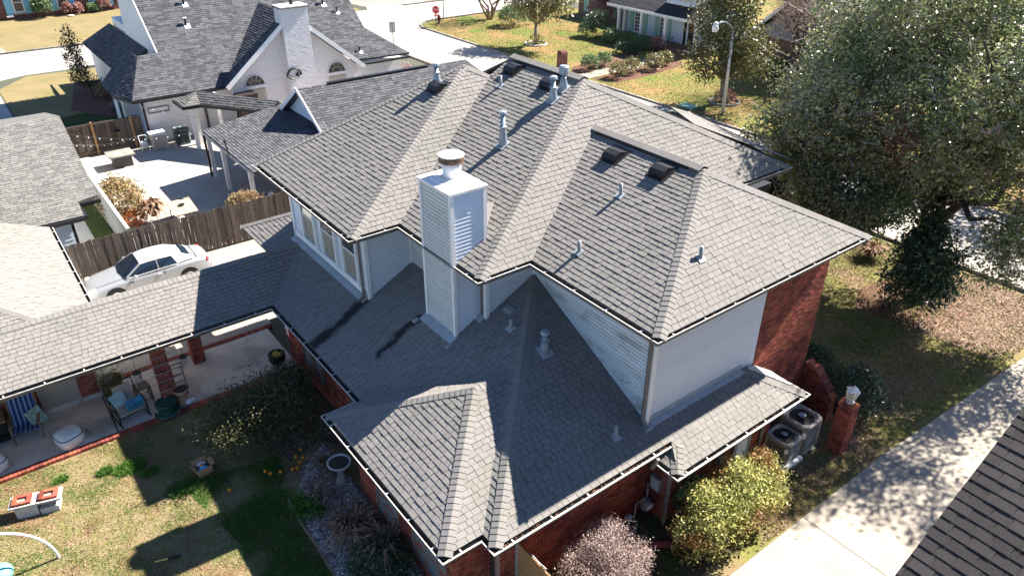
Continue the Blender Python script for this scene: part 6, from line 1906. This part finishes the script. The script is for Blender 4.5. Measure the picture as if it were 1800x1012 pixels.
for (a, b) in (((-1.7, 33.6, 2.3), (3.0, 27.0, 2.4)), ((-5.9, 33.6, 1.5), (-0.5, 26.6, 2.5)), ((-5.9, 33.6, 0.9), (-1.8, 33.4, 0.9))):
    pts = [Vector(a).lerp(Vector(b), i/12)-Vector((0, 0, 0.35*math.sin(PI*i/12))) for i in range(13)]
    obj('light_cord', MB().tube(pts, 0.008, 3), 'pvc', sl)
    for p in pts[::1]:
        obj('bulb', MB().sphere(p-Vector((0, 0, .06)), 0.032, 6, 4), 'white', sl)
shrub('dry_hydrangea', 'big half-dried round bush against the pale side fence', 'shrub', (-5.45, 24.0, 0.85), (0.95, 1.4, 0.95), 5200, 0.13, 'leaf_dry', 41, clump=14, cr=0.17, low=-0.7)
shrub('copper_shrub', 'small copper-orange bush at the fence corner', 'shrub', (-5.3, 22.6, 0.35), (0.55, 0.7, 0.4), 1500, 0.10, 'leaf_copper', 42, clump=12)
tuft('dried_sago', 'drooping dried sago palm next to the copper bush', 'palm', (-4.5, 22.3, 0.4), 0.8, 1.1, 170, 'frond', 43, 0.11, 0.8)
shrub('tan_shrub', 'dry tan bush behind the fence by the patio cover', 'shrub', (-1.3, 18.85, 1.1), (1.0, 0.5, 0.85), 4200, 0.09, 'leaf_tan', 44, clump=12, low=-0.7, twigs=500, twigmat='twig_pink')
shrub('house_shrub', 'reddish dry shrub at the right end of the white brick house', 'shrub', (17.0, 36.6, 0.7), (1.0, 1.3, 0.8), 2200, 0.13, 'leaf_grey', 45, clump=12)
tree('young_tree', 'slim dark evergreen sapling on the mulch beside the white brick house', 'tree', (-2.35, 45.6, 0), (-2.4, 45.8, 0.8), 0.05, [(-2.6, 47.2, 1.4, 0.7, 0.7, 0.8), (-2.6, 47.3, 2.6, 0.6, 0.6, 0.9), (-2.65, 47.4, 3.8, 0.4, 0.4, 0.8), (-2.0, 46.3, 1.0, 0.6, 0.6, 0.5)], 2600, 0.16, 'leaf_citrus', 'bark', 46, 12, 0.18, 5)
shrub('low_shrub', 'low dry shrub at the foot of the slim evergreen sapling', 'shrub', (-1.6, 45.2, 0.5), (0.7, 0.7, 0.5), 900, 0.13, 'leaf_dry', 47, clump=10)
tag(obj('garden_urn', MB().lathe([(0.2, 0), (0.38, 0.2), (0.42, 0.42), (0.3, 0.6), (0.22, 0.62)], (-1.75, 41.6, 0.01), 16), 'ac_dark', smooth=True), 'round dark urn lying on mulch beside the white house wall', 'urn')

# ------------------------------------------------------------------ across the street
def text_mesh(s, size, name='lettering'):
    cu = bpy.data.curves.new(name, 'FONT')
    cu.body = s
    cu.size = size
    cu.align_x = 'CENTER'
    cu.align_y = 'CENTER'
    cu.extrude = 0.004
    to = bpy.data.objects.new(name, cu)
    COL.objects.link(to)
    bpy.context.view_layer.update()
    me = bpy.data.meshes.new_from_object(to)
    bpy.data.objects.remove(to)
    return me
ss = thing('stop_sign', 'red octagonal STOP sign on a dark post at the street corner', 'sign', (29.84, 52, 0))
fd = Vector((CAMP.x-29.84, CAMP.y-52, 0)).normalized()
fd = (fd+Vector((-0.25, 0, 0))).normalized()
sd = Vector((-fd.y, fd.x, 0))
oc = [Vector((29.84, 51.97, 1.62))+sd*0.40*math.cos(PI/8+i*PI/4)+Vector((0, 0, 0.40*math.sin(PI/8+i*PI/4))) for i in range(8)]
oc2 = [Vector((29.84, 51.97, 1.62))+fd*0.012+sd*0.365*math.cos(PI/8+i*PI/4)+Vector((0, 0, 0.365*math.sin(PI/8+i*PI/4))) for i in range(8)]
obj('sign_border', MB().prism(oc, fd*0.012), 'white', ss)
obj('sign_face', MB().prism(oc2, fd*0.006), 'stopred', ss)
tm = text_mesh('STOP', 0.30)
tm.materials.append(M['white'])
to = bpy.data.objects.new('lettering', tm)
COL.objects.link(to)
to.matrix_world = Matrix.Translation(Vector((29.84, 51.97, 1.62))+fd*0.024) @ Matrix((sd, Vector((0, 0, 1)), fd)).transposed().to_4x4()
to.parent = ss
to.matrix_parent_inverse = wmat(ss).inverted()
obj('sign_post', MB().bx(29.81, 29.87, 52.0, 52.06, 0, 2.0), 'black', ss)
obj('plaque', MB().obox(Vector((29.84, 51.98, 1.12)), sd*0.2, fd*0.01, (0, 0, 0.06)), 'stopred', ss)
rs = thing('road_sign', 'plain grey back of a rectangular road sign on a thin post', 'sign', (22.7, 48, 0))
obj('sign_panel', MB().obox((22.7, 47.88, 1.5), Vector((0.28, -0.05, 0)), Vector((0.003, 0.012, 0)), (0, 0, 0.46)), 'grey_sign', rs)
obj('sign_post', MB().bx(22.67, 22.73, 47.82, 47.87, 0, 1.95), 'meter', rs)
tag(obj('thin_pole', MB().tube([(32.41, 54.65, 0), (32.41, 54.6, 6.5)], 0.05, 6), 'meter'), 'tall thin grey pole near the hydrant', 'pole')
hy = thing('fire_hydrant', 'dark red fire hydrant on the grass by the STOP sign', 'hydrant', (30.96, 53.24, 0))
obj('hydrant_barrel', MB().lathe([(0.2, 0), (0.2, 0.06), (0.14, 0.08), (0.14, 0.6), (0.19, 0.62), (0.18, 0.68), (0.1, 0.82), (0.03, 0.86), (0.03, 0.92)], (30.96, 53.24, 0), 12), 'hydrant', hy, True)
obj('hydrant_nozzle', MB().tube([(30.7, 53.2, 0.48), (31.22, 53.28, 0.48)], 0.07, 8).tube([(30.96, 53.24, 0.48), (30.9, 53.0, 0.48)], 0.09, 8), 'hydrant', hy)
lp_ = thing('street_lamp', 'pale steel street lamp with curved arm', 'street lamp', (30.43, 17.31, 0))
obj('lamp_post', MB().tube([(30.43, 17.31, 0), (30.38, 17.31, 2.6), (30.25, 17.31, 5.3)], [0.12, 0.1, 0.085], 10), 'silver', lp_, True)
obj('lamp_arm', MB().tube([(30.25, 17.31, 5.25), (29.9, 17.31, 5.7), (29.4, 17.31, 6.0), (28.95, 17.31, 6.05), (28.5, 17.31, 6.0)], 0.055, 8), 'silver', lp_, True)
obj('lamp_head', MB().lathe([(0.06, 0.14), (0.15, 0.08), (0.17, 0.0), (0.15, -0.02)], (28.42, 17.31, 5.98), 12), 'silver', lp_, True)
obj('lamp_globe', MB().lathe([(0.17, 0.0), (0.21, -0.2), (0.17, -0.42), (0.001, -0.44)], (28.42, 17.31, 5.95), 12), 'white', lp_, True)
mbx = thing('brick_mailbox', 'brown brick mailbox with rounded top near the kerb', 'mailbox', (29.8, 33.05, 0))
brick_box(mbx, 29.5, 30.1, 32.75, 33.35, 0, 1.05, 'mailbox_pier', 'brick_far')
obj('mailbox_arch', MB().prism([(29.5+0.0, 33.05+0.3*math.cos(a*PI/8), 1.05+0.28*math.sin(a*PI/8)) for a in range(9)], (0.6, 0, 0)), 'brick_far', mbx)
obj('mailbox_door', MB().bx(29.47, 29.5, 32.92, 33.18, 0.9, 1.15), 'black', mbx)
# far house with porch
fh = thing('porch_house', 'pale blue house with dark roof, white porch posts and green shutters', 'house', (43, 35, 0))
fr = lambda x: 2.97+0.5*(x-40.6)
prf = [(40.6, 28.45, fr(40.6)), (40.6, 39.3, fr(40.6)), (48, 39.3, fr(48)), (48, 28.45, fr(48))]
roof(fh, [(prf, Y)], 'shingle_far', row=0.2, widths=(0.3, 0.5, 0.7), butt=0.02, thick=0.15)
rf2 = [(45.4, 39.3, 2.9), (45.4, 49.8, 2.9), (50, 46, 5.2), (50, 39.3, 5.2)]
obj('wing_roof', MB().prism(rf2, (0, 0, -0.12)).prism([(48, 39.3, fr(48)), (48, 28.45, fr(48)), (55, 28.45, 3), (55, 39.3, 3)], (0, 0, -.1)), 'shingle_far', fh)
obj('fascia', MB().bx(40.52, 40.62, 28.4, 39.35, 2.74, 2.96), 'white', fh)
obj('porch_floor', MB().bx(40.7, 42.6, 28.5, 39.2, 0, 0.38), 'brick_tan', fh)
obj('porch_step', MB().bx(40.0, 40.7, 29.0, 31.2, 0, 0.26).bx(39.6, 40.0, 29.0, 31.2, 0, 0.13), 'brick_far', fh)
obj('front_wall', MB().bx(42.6, 47, 28.6, 39.2, 0.3, 3.0), 'wall_blue', fh)
for y in (37.95, 35.1, 32.25, 28.85):
    p = obj('porch_post', MB().bx(40.72, 40.96, y-.13, y+.13, 0.38, 2.75), 'white', fh)
    obj('post_capital', MB().bx(40.68, 41.0, y-.17, y+.17, 2.6, 2.75), 'white', p)
    obj('post_base', MB().bx(40.68, 41.0, y-.17, y+.17, 0.38, 0.55), 'white', p)
obj('porch_post', MB().bx(42.3, 42.55, 38.6, 38.9, 0.38, 2.75), 'white', fh)
for yc in (37.2, 34.1):
    window(fh, (42.59, yc, 1.5), 0.75, 2.0, nx, 1, 5, glass='glass', fw=0.09, dep=0.06)
    for dy in (0.72, -0.95 if yc > 36 else -0.75):
        sh = obj('shutter', MB().bx(42.54, 42.59, yc+dy-.24, yc+dy+.24, 0.5, 2.5), 'shut_green', fh)
        obj('shutter_panel', MB().bx(42.52, 42.54, yc+dy-.17, yc+dy+.17, 0.6, 1.4).bx(42.52, 42.54, yc+dy-.17, yc+dy+.17, 1.55, 2.4), 'shut_green', sh)
dd = obj('front_door', MB().bx(42.54, 42.6, 30.2, 31.1, 0.38, 2.45), 'door_dk', fh)
obj('door_wreath', MB().lathe([(0.16, 0), (0.2, 0.02), (0.14, 0.04)], (0, 0, 0), 10), 'leaf_copper', dd).matrix_world = Matrix.Translation((42.5, 30.65, 1.7)) @ Matrix.Rotation(PI/2, 4, 'Y')
obj('door_frame', MB().bx(42.52, 42.6, 29.95, 30.2, 0.38, 2.6).bx(42.52, 42.6, 31.1, 31.3, 0.38, 2.6).bx(42.52, 42.6, 31.62, 31.8, 0.38, 2.6), 'white', dd)
obj('sidelight', MB().bx(42.55, 42.6, 31.3, 31.62, 0.38, 2.5), 'black', dd)
for y in (29.05, 31.2):
    obj('railing', MB().tube([(40.7, y, 0.38), (40.7, y, 1.25)], 0.025, 5).tube([(39.7, y, 0), (39.7, y, 0.85)], 0.025, 5).tube([(40.9, y, 1.25), (40.7, y, 1.25), (39.7, y, 0.85), (39.5, y, 0.8)], 0.03, 5), 'black', fh)
dm = obj('dormer', MB().bx(42.0, 47, 29.9, 33.3, 3.6, 6.2), 'wall_blue', fh)
obj('dormer_trim', MB().bx(41.95, 42.05, 29.8, 33.4, 3.62, 3.85).bx(41.95, 42.05, 29.8, 30.05, 3.85, 6).bx(41.95, 42.05, 33.15, 33.4, 3.85, 6), 'white', dm)
obj('dormer_window', MB().bx(41.97, 42.03, 30.6, 32.6, 4.0, 5.6), 'frost', dm)
bw_ = obj('brick_wing', MB().bx(46.0, 52, 39.3, 49.2, 0, 2.9), 'brick_tan', fh)
facet('brick', bw_, wx(45.99, 39.3, 49.2, 0, 2.9), Y, 'brick_tan', 0.1, (0.3,), 0.004, 0.004, gap=0.015, wedge=False, nrm=nx, bond=True, size=0.05)
for yc in (47.1, 42.6):
    window(fh, (45.97, yc, 1.35), 1.1, 1.9, nx, 1, 2, glass='glass', fw=0.1, dep=0.06)
    for dy in (0.9, -0.9):
        obj('shutter', MB().bx(45.93, 45.98, yc+dy-.3, yc+dy+.3, 0.4, 2.3), 'shut_green', fh)
gh = thing('grey_gable_house', 'house with tall pale grey roof behind the bare tree', 'house', (46, 20, 0))
gpts = [(42.2, 25.0, 2.3), (48, 25.0, 2.3), (48, 19.5, 7.2), (42.2, 19.5, 7.2)]
roof(gh, [(gpts, X)], 'shingle_tan', row=0.25, widths=(0.4, 0.6), thick=0.15)
obj('rear_roof', MB().prism([(42.2, 19.5, 7.2), (48, 19.5, 7.2), (48, 12, 2.3), (42.2, 12, 2.3)], (0, 0, -.12)), 'shingle_tan', gh)
obj('gable_wall', MB().prism([(43.0, 24.6, 2.4), (43.0, 19.5, 6.9), (43.0, 13, 2.4)], (4, 0, 0)), 'greysid', gh)
facet('siding_board', gh, [(42.98, 24.6, 2.4), (42.98, 19.5, 6.9), (42.98, 13, 2.4)], Y, 'greysid', 0.22, None, 0.02, 0, nrm=nx, size=0.1)
obj('rake_board', MB().beam((42.2, 25.05, 2.25), (42.2, 19.5, 7.15), 0.06, 0.25), 'white', gh)
lw = obj('wall', MB().bx(43.1, 48, 12.5, 24.3, 0, 2.4), 'brick_tan', gh)
obj('side_wall', MB().bx(43.3, 47.8, 24.3, 24.6, 0, 2.3), 'wall_blue', gh)
obj('downspout', MB().bx(43.0, 43.1, 24.2, 24.32, 0, 2.3), 'black', gh)
# far brick house top left
tl = thing('blue_shutter_house', 'brown brick house with pale blue shutters at the top left edge', 'house', (0, 82, 0))
tw = obj('brick_wall', MB().bx(-14, 9, 80.1, 88, 0, 3.2), 'brick_far', tl)
facet('brick', tw, wy(80.08, -8, 9, 0, 2.4), X, 'brick_far', 0.11, (0.3,), 0.004, 0.006, gap=0.012, wedge=False, nrm=ny, bond=True, size=0.05)
for xc in (-2.0, 1.95, 5.6):
    window(tl, (xc, 80.05, 1.55), 1.0, 1.9, ny, 0, 1, glass='glass', fw=0.12, dep=0.08)
    for dx in (-0.85, 0.85):
        obj('shutter', MB().bx(xc+dx-.33, xc+dx+.33, 80.0, 80.06, 0.45, 2.6), 'shut_blue', tl)
    obj('window_sill', MB().bx(xc-.6, xc+.6, 79.95, 80.07, 0.45, 0.56), 'stonewhite', tl)
obj('roof', MB().prism([(-15, 79.5, 3.2), (10, 79.5, 3.2), (10, 86, 6.2), (-15, 86, 6.2)], (0, 0, -.1)), 'shingle_tan', tl)
tag(obj('drain_splash', MB().bx(-3.3, -2.7, 79.6, 79.95, 0.3, 0.42), 'white'), 'small white planter at the foot of the far brick wall', 'planter')
shrub('far_shrub', 'tall grey-green shrub between the first two blue-shuttered windows', 'shrub', (-0.1, 79.1, 1.0), (0.95, 0.8, 1.15), 2200, 0.2, 'leaf_hedge', 61, clump=12)
shrub('far_shrub', 'left one of two small reddish shrubs under the middle blue-shuttered window', 'shrub', (2.2, 79.3, 0.6), (0.5, 0.5, 0.7), 700, 0.17, 'leaf_red', 62, clump=10)
shrub('far_shrub', 'right one of two small reddish shrubs under the middle blue-shuttered window', 'shrub', (3.2, 79.2, 0.5), (0.45, 0.5, 0.6), 700, 0.17, 'leaf_red', 63, clump=10)
shrub('far_shrub', 'round green shrub in front of the far brick wall', 'shrub', (4.6, 79.5, 0.45), (0.75, 0.6, 0.55), 900, 0.17, 'leaf_hedge', 64, clump=10)
shrub('far_shrub', 'rusty red shrub under the rightmost blue-shuttered window', 'shrub', (5.7, 79.6, 0.7), (0.7, 0.6, 0.65), 900, 0.17, 'leaf_red', 65, clump=10)
tag(obj('garden_stone', MB().sphere((2.2, 78.4, 0.08), (0.35, 0.2, 0.12), 10, 5), 'stonewhite'), 'flat pale stone on the far dry lawn', 'stone')
tag(obj('access_cover', MB().bx(36.5, 38.4, 65.0, 66.2, 0.0, 0.03), 'conc_wh'), 'pale square slab set in the far verge', 'slab')
tag(obj('manhole_cover', MB().lathe([(0.75, 0.0), (0.75, 0.02), (0.001, 0.02)], (33.2, 65.3, 0.012), 20), 'conc_grey'), 'dark round manhole cover in the far apron', 'manhole cover')
tag(obj('green_cover', MB().bx(29.4, 30.3, 19.2, 20.4, 0.0, 0.05), 'leaf_hedge'), 'flat green utility cover by the kerb near the street lamp', 'utility cover')
bpy.data.objects['green_cover'].data.materials.clear()
bpy.data.objects['green_cover'].data.materials.append(M['shut_green'])
# planting of the corner lot
fb_ = [(30.9, 31.0, 0.75, 'first round shrub left of the front walk, counting from the kerb'), (32.5, 31.15, 0.7, 'second round shrub left of the front walk, counting from the kerb'),
       (31.0, 27.95, 0.75, 'first round shrub right of the front walk, counting from the kerb'), (32.8, 28.25, 0.75, 'second round shrub right of the front walk, counting from the kerb'), (35.1, 27.95, 0.8, 'third round shrub right of the front walk, counting from the kerb'), (36.9, 28.55, 0.7, 'fourth round shrub right of the front walk, nearest the porch')]
for i, (x, y, r, lb) in enumerate(fb_):
    shrub('walk_shrub', lb, 'shrub', (x, y, r*0.75), (r, r, r*0.8), 1500, 0.13, 'leaf_olive' if i > 1 else 'leaf_hedge', 70+i, 'round shrubs along the front walk', clump=10)
shrub('porch_hedge', 'long low clipped green hedge in front of the porch', 'hedge', (39.2, 35.1, 0.55), (0.85, 2.6, 0.7), 6500, 0.14, 'leaf_hedge', 80, clump=12, lobes=[(38.9, 36.8, 0.55, 0.8, 1.0, 0.65), (39.2, 35.2, 0.55, 0.85, 1.2, 0.65), (39.5, 33.6, 0.5, 0.8, 1.1, 0.6)])
shrub('porch_shrub', 'big rounded dark green shrub at the left end of the porch', 'shrub', (40.0, 39.8, 1.1), (1.3, 1.3, 1.15), 3000, 0.14, 'leaf_dark', 81, clump=12)
shrub('porch_shrub', 'small rounded shrub in front of the big dark one by the porch', 'shrub', (38.8, 40.0, 0.6), (0.85, 0.85, 0.7), 1700, 0.14, 'leaf_hedge', 82, clump=12)
shrub('porch_shrub', 'low dark shrub below the hedge beside the front walk', 'shrub', (37.3, 33.2, 0.35), (0.9, 1.3, 0.5), 1700, 0.14, 'leaf_dark', 83, clump=12)
shrub('step_shrub', 'sparse brown shrub beside the porch steps', 'shrub', (39.9, 32.2, 0.6), (0.6, 0.8, 0.7), 900, 0.13, 'leaf_red', 84, clump=10)
shrub('wing_shrub', 'dark reddish shrubs against the tan brick wing', 'shrub', (45.2, 44.9, 0.9), (0.8, 1.8, 1.1), 2600, 0.16, 'leaf_red', 85, clump=12)
shrub('wing_shrub', 'black-green shrub beside the right window of the tan brick wing', 'shrub', (45.0, 41.0, 0.6), (0.9, 1.4, 0.8), 1800, 0.16, 'leaf_dark', 86, clump=12)
shrub('lawn_shrub', 'rounded dark shrub beside the bare-trunked tree on the corner lawn', 'shrub', (36.3, 48.1, 0.9), (1.4, 1.4, 1.05), 3200, 0.16, 'leaf_hedge', 87, clump=12)
tree('lawn_tree', 'small leafy tree with pale trunk in a ringed bed on the corner lawn', 'tree', (33.1, 40.5, 0), (33.1, 40.5, 1.7), 0.17,
     [(32.3, 39.8, 3.6, 1.7, 1.7, 1.2), (32.0, 41.3, 4.2, 1.6, 1.6, 1.3), (33.6, 38.6, 4.4, 1.7, 1.7, 1.3), (33.2, 40.6, 5.6, 2.0, 2.0, 1.5), (33.2, 37.6, 3.6, 1.2, 1.1, 0.9)], 7500, 0.25, 'leaf_olive', 'bark_lt', 88, 16, 0.3, 8)
tag(obj('tree_ring', MB().tube([(33.1+0.95*math.cos(a*PI/10), 40.5+0.95*math.sin(a*PI/10), 0.06) for a in range(21)], 0.09, 6), 'stonewhite'), 'pale stone ring round the small leafy lawn tree', 'edging')
shrub('tree_base_plants', 'thin plants at the foot of the small leafy lawn tree', 'plants', (33.1, 40.5, 0.4), (0.75, 0.75, 0.5), 350, 0.16, 'leaf_dry', 89, clump=8)
# multi-stemmed tree
cm = thing('bare_multistem_tree', 'bare pinkish multi-stemmed tree on the corner lawn', 'tree', (36.3, 51.9, 0))
rg = np.random.default_rng(90)
tm_ = MB()
for i in range(7):
    a = i*2*PI/7
    bough(tm_, (36.3+0.15*math.cos(a), 51.9+.15*math.sin(a), 0), (36.3+1.7*math.cos(a), 51.9+1.7*math.sin(a), 4.6), 0.12, 0.04, rg)
    bough(tm_, (36.3+1.0*math.cos(a), 51.9+1.0*math.sin(a), 2.6), (36.3+2.6*math.cos(a+.4), 51.9+2.6*math.sin(a+.4), 5.5), 0.05, 0.02, rg)
obj('trunk', tm_, 'twig_pink', cm, True)
n = 900
a = np.array([36.3, 51.9, 4.6])+rg.normal(size=(n, 3))*np.array([1.5, 1.5, 1.0])
d = runit(n, rg)
d[:, 2] = abs(d[:, 2])
sticks('twigs', a, a+d*rg.uniform(0.3, 1.0, (n, 1)), np.full(n, 0.014), 'twig_pink', cm)
cm2 = dup(cm, (37.9, 51.4, 0), 1.0, 'second bare multi-stemmed tree just right of the first')
# tree behind the lamp
tree('verge_tree', 'dense rounded green tree right behind the street lamp', 'tree', (32.6, 18.9, 0), (32.2, 18.9, 1.6), 0.27,
     [(31.4, 19.2, 3.3, 2.2, 2.0, 1.6), (31.2, 17.9, 4.8, 2.0, 1.9, 1.7), (31.6, 19.6, 5.6, 2.0, 1.9, 1.8), (31.6, 18.4, 7.3, 1.7, 1.7, 1.8), (32.2, 16.9, 3.6, 1.8, 1.6, 1.4), (32.0, 18.8, 8.8, 1.3, 1.3, 1.4)], 17000, 0.2, 'leaf_verge', 'bark_lt', 91, 24, 0.33, 8)
bpy.data.objects['crown' if 'crown' in bpy.data.objects else 'crown']
tag(obj('tree_ring', MB().tube([(32.6+1.0*math.cos(a*PI/10), 18.9+1.0*math.sin(a*PI/10), 0.06) for a in range(21)], 0.1, 6), 'conc_grey'), 'grey ring round the tree behind the street lamp', 'edging')
shrub('tree_base_plants', 'sparse plants in the ring below the tree behind the street lamp', 'plants', (32.6, 18.9, 0.4), (0.8, 0.8, 0.5), 500, 0.15, 'leaf_red', 92, clump=8)
shrub('side_shrub', 'green shrubs by the wall of the grey gable house', 'shrub', (41.2, 22.0, 0.5), (0.9, 2.2, 0.7), 2500, 0.16, 'leaf_hedge', 93, clump=12)
# bare tree and olive tree on the far side
bt_ = thing('bare_tree', 'leafless pinkish brown tree in front of the grey gable house', 'tree', (40, 18.0, 0))
rg = np.random.default_rng(94)
tm_ = MB()
tm_.tube([(40, 18.0, -0.1), (40, 18, 1.2), (39.9, 18, 2.0)], [0.3, 0.24, 0.2], 8)
tips = []
for i in range(11):
    a = i*2*PI/11+rg.normal()*0.2
    tip = (39.9+2.4*math.cos(a)*rg.uniform(.5, 1.1), 18+2.6*math.sin(a)*rg.uniform(.5, 1.1), rg.uniform(4.2, 7.2))
    p = bough(tm_, (39.9, 18, 1.9), tip, 0.12, 0.03, rg)
    tips.append(tip)
    for k in range(4):
        b = p[rg.integers(2, 6)]
        q = Vector(b)+Vector(runit(1, rg)[0])*1.2+Vector((0, 0, 0.5))
        bough(tm_, b, q, 0.04, 0.012, rg, 0.1, 4)
        tips.append(tuple(q))
obj('trunk', tm_, 'bark', bt_, True)
n = 3600
T = np.array(tips)
a = T[rg.integers(len(T), size=n)]+rg.normal(size=(n, 3))*0.5
d = runit(n, rg)
d[:, 2] = d[:, 2]*0.6+0.4
sticks('twigs', a, a+d*rg.uniform(0.3, 1.0, (n, 1)), np.full(n, 0.011), 'twig_pink', bt_)
tree('far_olive_tree', 'olive brown leafy tree across the street above the oak', 'tree', (34.5, 7.5, 0), (34.5, 7.5, 2.4), 0.3,
     [(33.8, 9.5, 5.2, 2.8, 2.5, 2.2), (34.0, 6.0, 5.6, 3.0, 2.6, 2.4), (34.5, 3.0, 6.0, 2.8, 2.8, 2.2), (35.0, 8.0, 8.0, 3.0, 2.8, 1.9), (34.5, 4.5, 8.6, 2.8, 2.8, 2.0), (31.8, 11.2, 3.2, 1.6, 1.6, 1.2)], 17000, 0.24, 'leaf_olive', 'bark', 95, 24, 0.4, 10, twigs=1500, twigmat='twig')
tree('far_olive_tree', 'second olive tree behind the oak at the top right corner', 'tree', (36, -6, 0), (36, -6, 2.4), 0.3,
     [(34.5, -2, 6.2, 3.2, 2.8, 2.6), (35.0, -6.0, 6.6, 3.0, 2.8, 2.6), (35.0, -9.5, 6.4, 3.0, 2.8, 2.6), (36.0, -4.0, 9.2, 3.2, 3.0, 2.0), (36, -8.5, 9.2, 3, 3, 2)], 12000, 0.26, 'leaf_olive', 'bark', 96, 24, 0.4, 10, twigs=900, twigmat='twig')
# vehicles half hidden under the oak
tk = thing('parked_truck', 'dark pickup truck with white lettering panel half hidden under the oak', 'truck', (21.0, 6.2, 0))
obj('body', MB().prism([(20.1, 3.6, 0.45), (20.1, 8.9, 0.45), (20.1, 8.9, 1.0), (20.1, 7.5, 1.1), (20.1, 6.9, 1.75), (20.1, 5.6, 1.78), (20.1, 5.2, 1.12), (20.1, 3.6, 1.1)], (1.75, 0, 0)), 'black', tk)
obj('bonnet', MB().prism([(20.15, 7.5, 1.1), (21.8, 7.5, 1.1), (21.8, 8.9, 1.02), (20.15, 8.9, 1.02)], (0, 0, 0.04)), 'carpaint', tk)
obj('window', MB().prism([(20.085, 5.6, 1.2), (20.085, 6.9, 1.2), (20.085, 6.75, 1.7), (20.085, 5.7, 1.7)], (0.012, 0, 0)), 'carglass', tk)
for y in (4.4, 8.0):
    w = obj('wheel', MB().tube([(20.0, y, 0.38), (20.3, y, 0.38)], 0.38, 16), 'tyre', tk)
    obj('rim', MB().tube([(19.98, y, 0.38), (20.0, y, 0.38)], 0.22, 12), 'silver', w)
tn = thing('enclosed_trailer', 'black trailer with white house emblem and lettering parked under the oak edge', 'trailer', (18.9, 7.4, 0))
obj('trailer_body', MB().bx(18.0, 19.6, 5.9, 8.9, 0.35, 1.55), 'black', tn)
ltr = MB()
ltr.prism([(17.985, 8.5, 0.75), (17.985, 7.9, 1.25), (17.985, 7.3, 0.75), (17.985, 7.4, 0.75), (17.985, 7.9, 1.13), (17.985, 8.4, 0.75)], (0.01, 0, 0))
for k, (y0, h) in enumerate(((7.15, .3), (6.95, .3), (6.75, .3), (6.5, .3), (6.3, .3))):
    ltr.bx(17.985, 17.995, y0-.13, y0, 0.95, 0.95+h).bx(17.985, 17.995, y0-.13, y0, 0.72, 0.82)
obj('trailer_emblem', ltr, 'white', tn)
for y in (6.7, 7.6):
    obj('wheel', MB().tube([(17.9, y, 0.3), (18.15, y, 0.3)], 0.3, 14), 'tyre', tn)
sd_ = thing('white_sedan', 'white car parked on the street glimpsed through the oak leaves', 'car', (22.6, 4.8, 0))
obj('body', MB().prism([(21.9, 2.6, 0.3), (21.9, 7.1, 0.3), (21.9, 7.1, 0.75), (21.9, 5.9, 0.92), (21.9, 5.2, 1.4), (21.9, 3.7, 1.42), (21.9, 3.1, 1.0), (21.9, 2.6, 0.95)], (1.7, 0, 0)), 'carpaint', sd_)
obj('windscreen', MB().prism([(22.0, 5.95, 0.95), (23.5, 5.95, 0.95), (23.4, 5.25, 1.41), (22.1, 5.25, 1.41)], (0, 0.02, 0.01)), 'carglass', sd_)
for y in (3.4, 6.2):
    obj('wheel', MB().tube([(21.85, y, 0.32), (22.1, y, 0.32)], 0.32, 14), 'tyre', sd_)
flush_pieces()
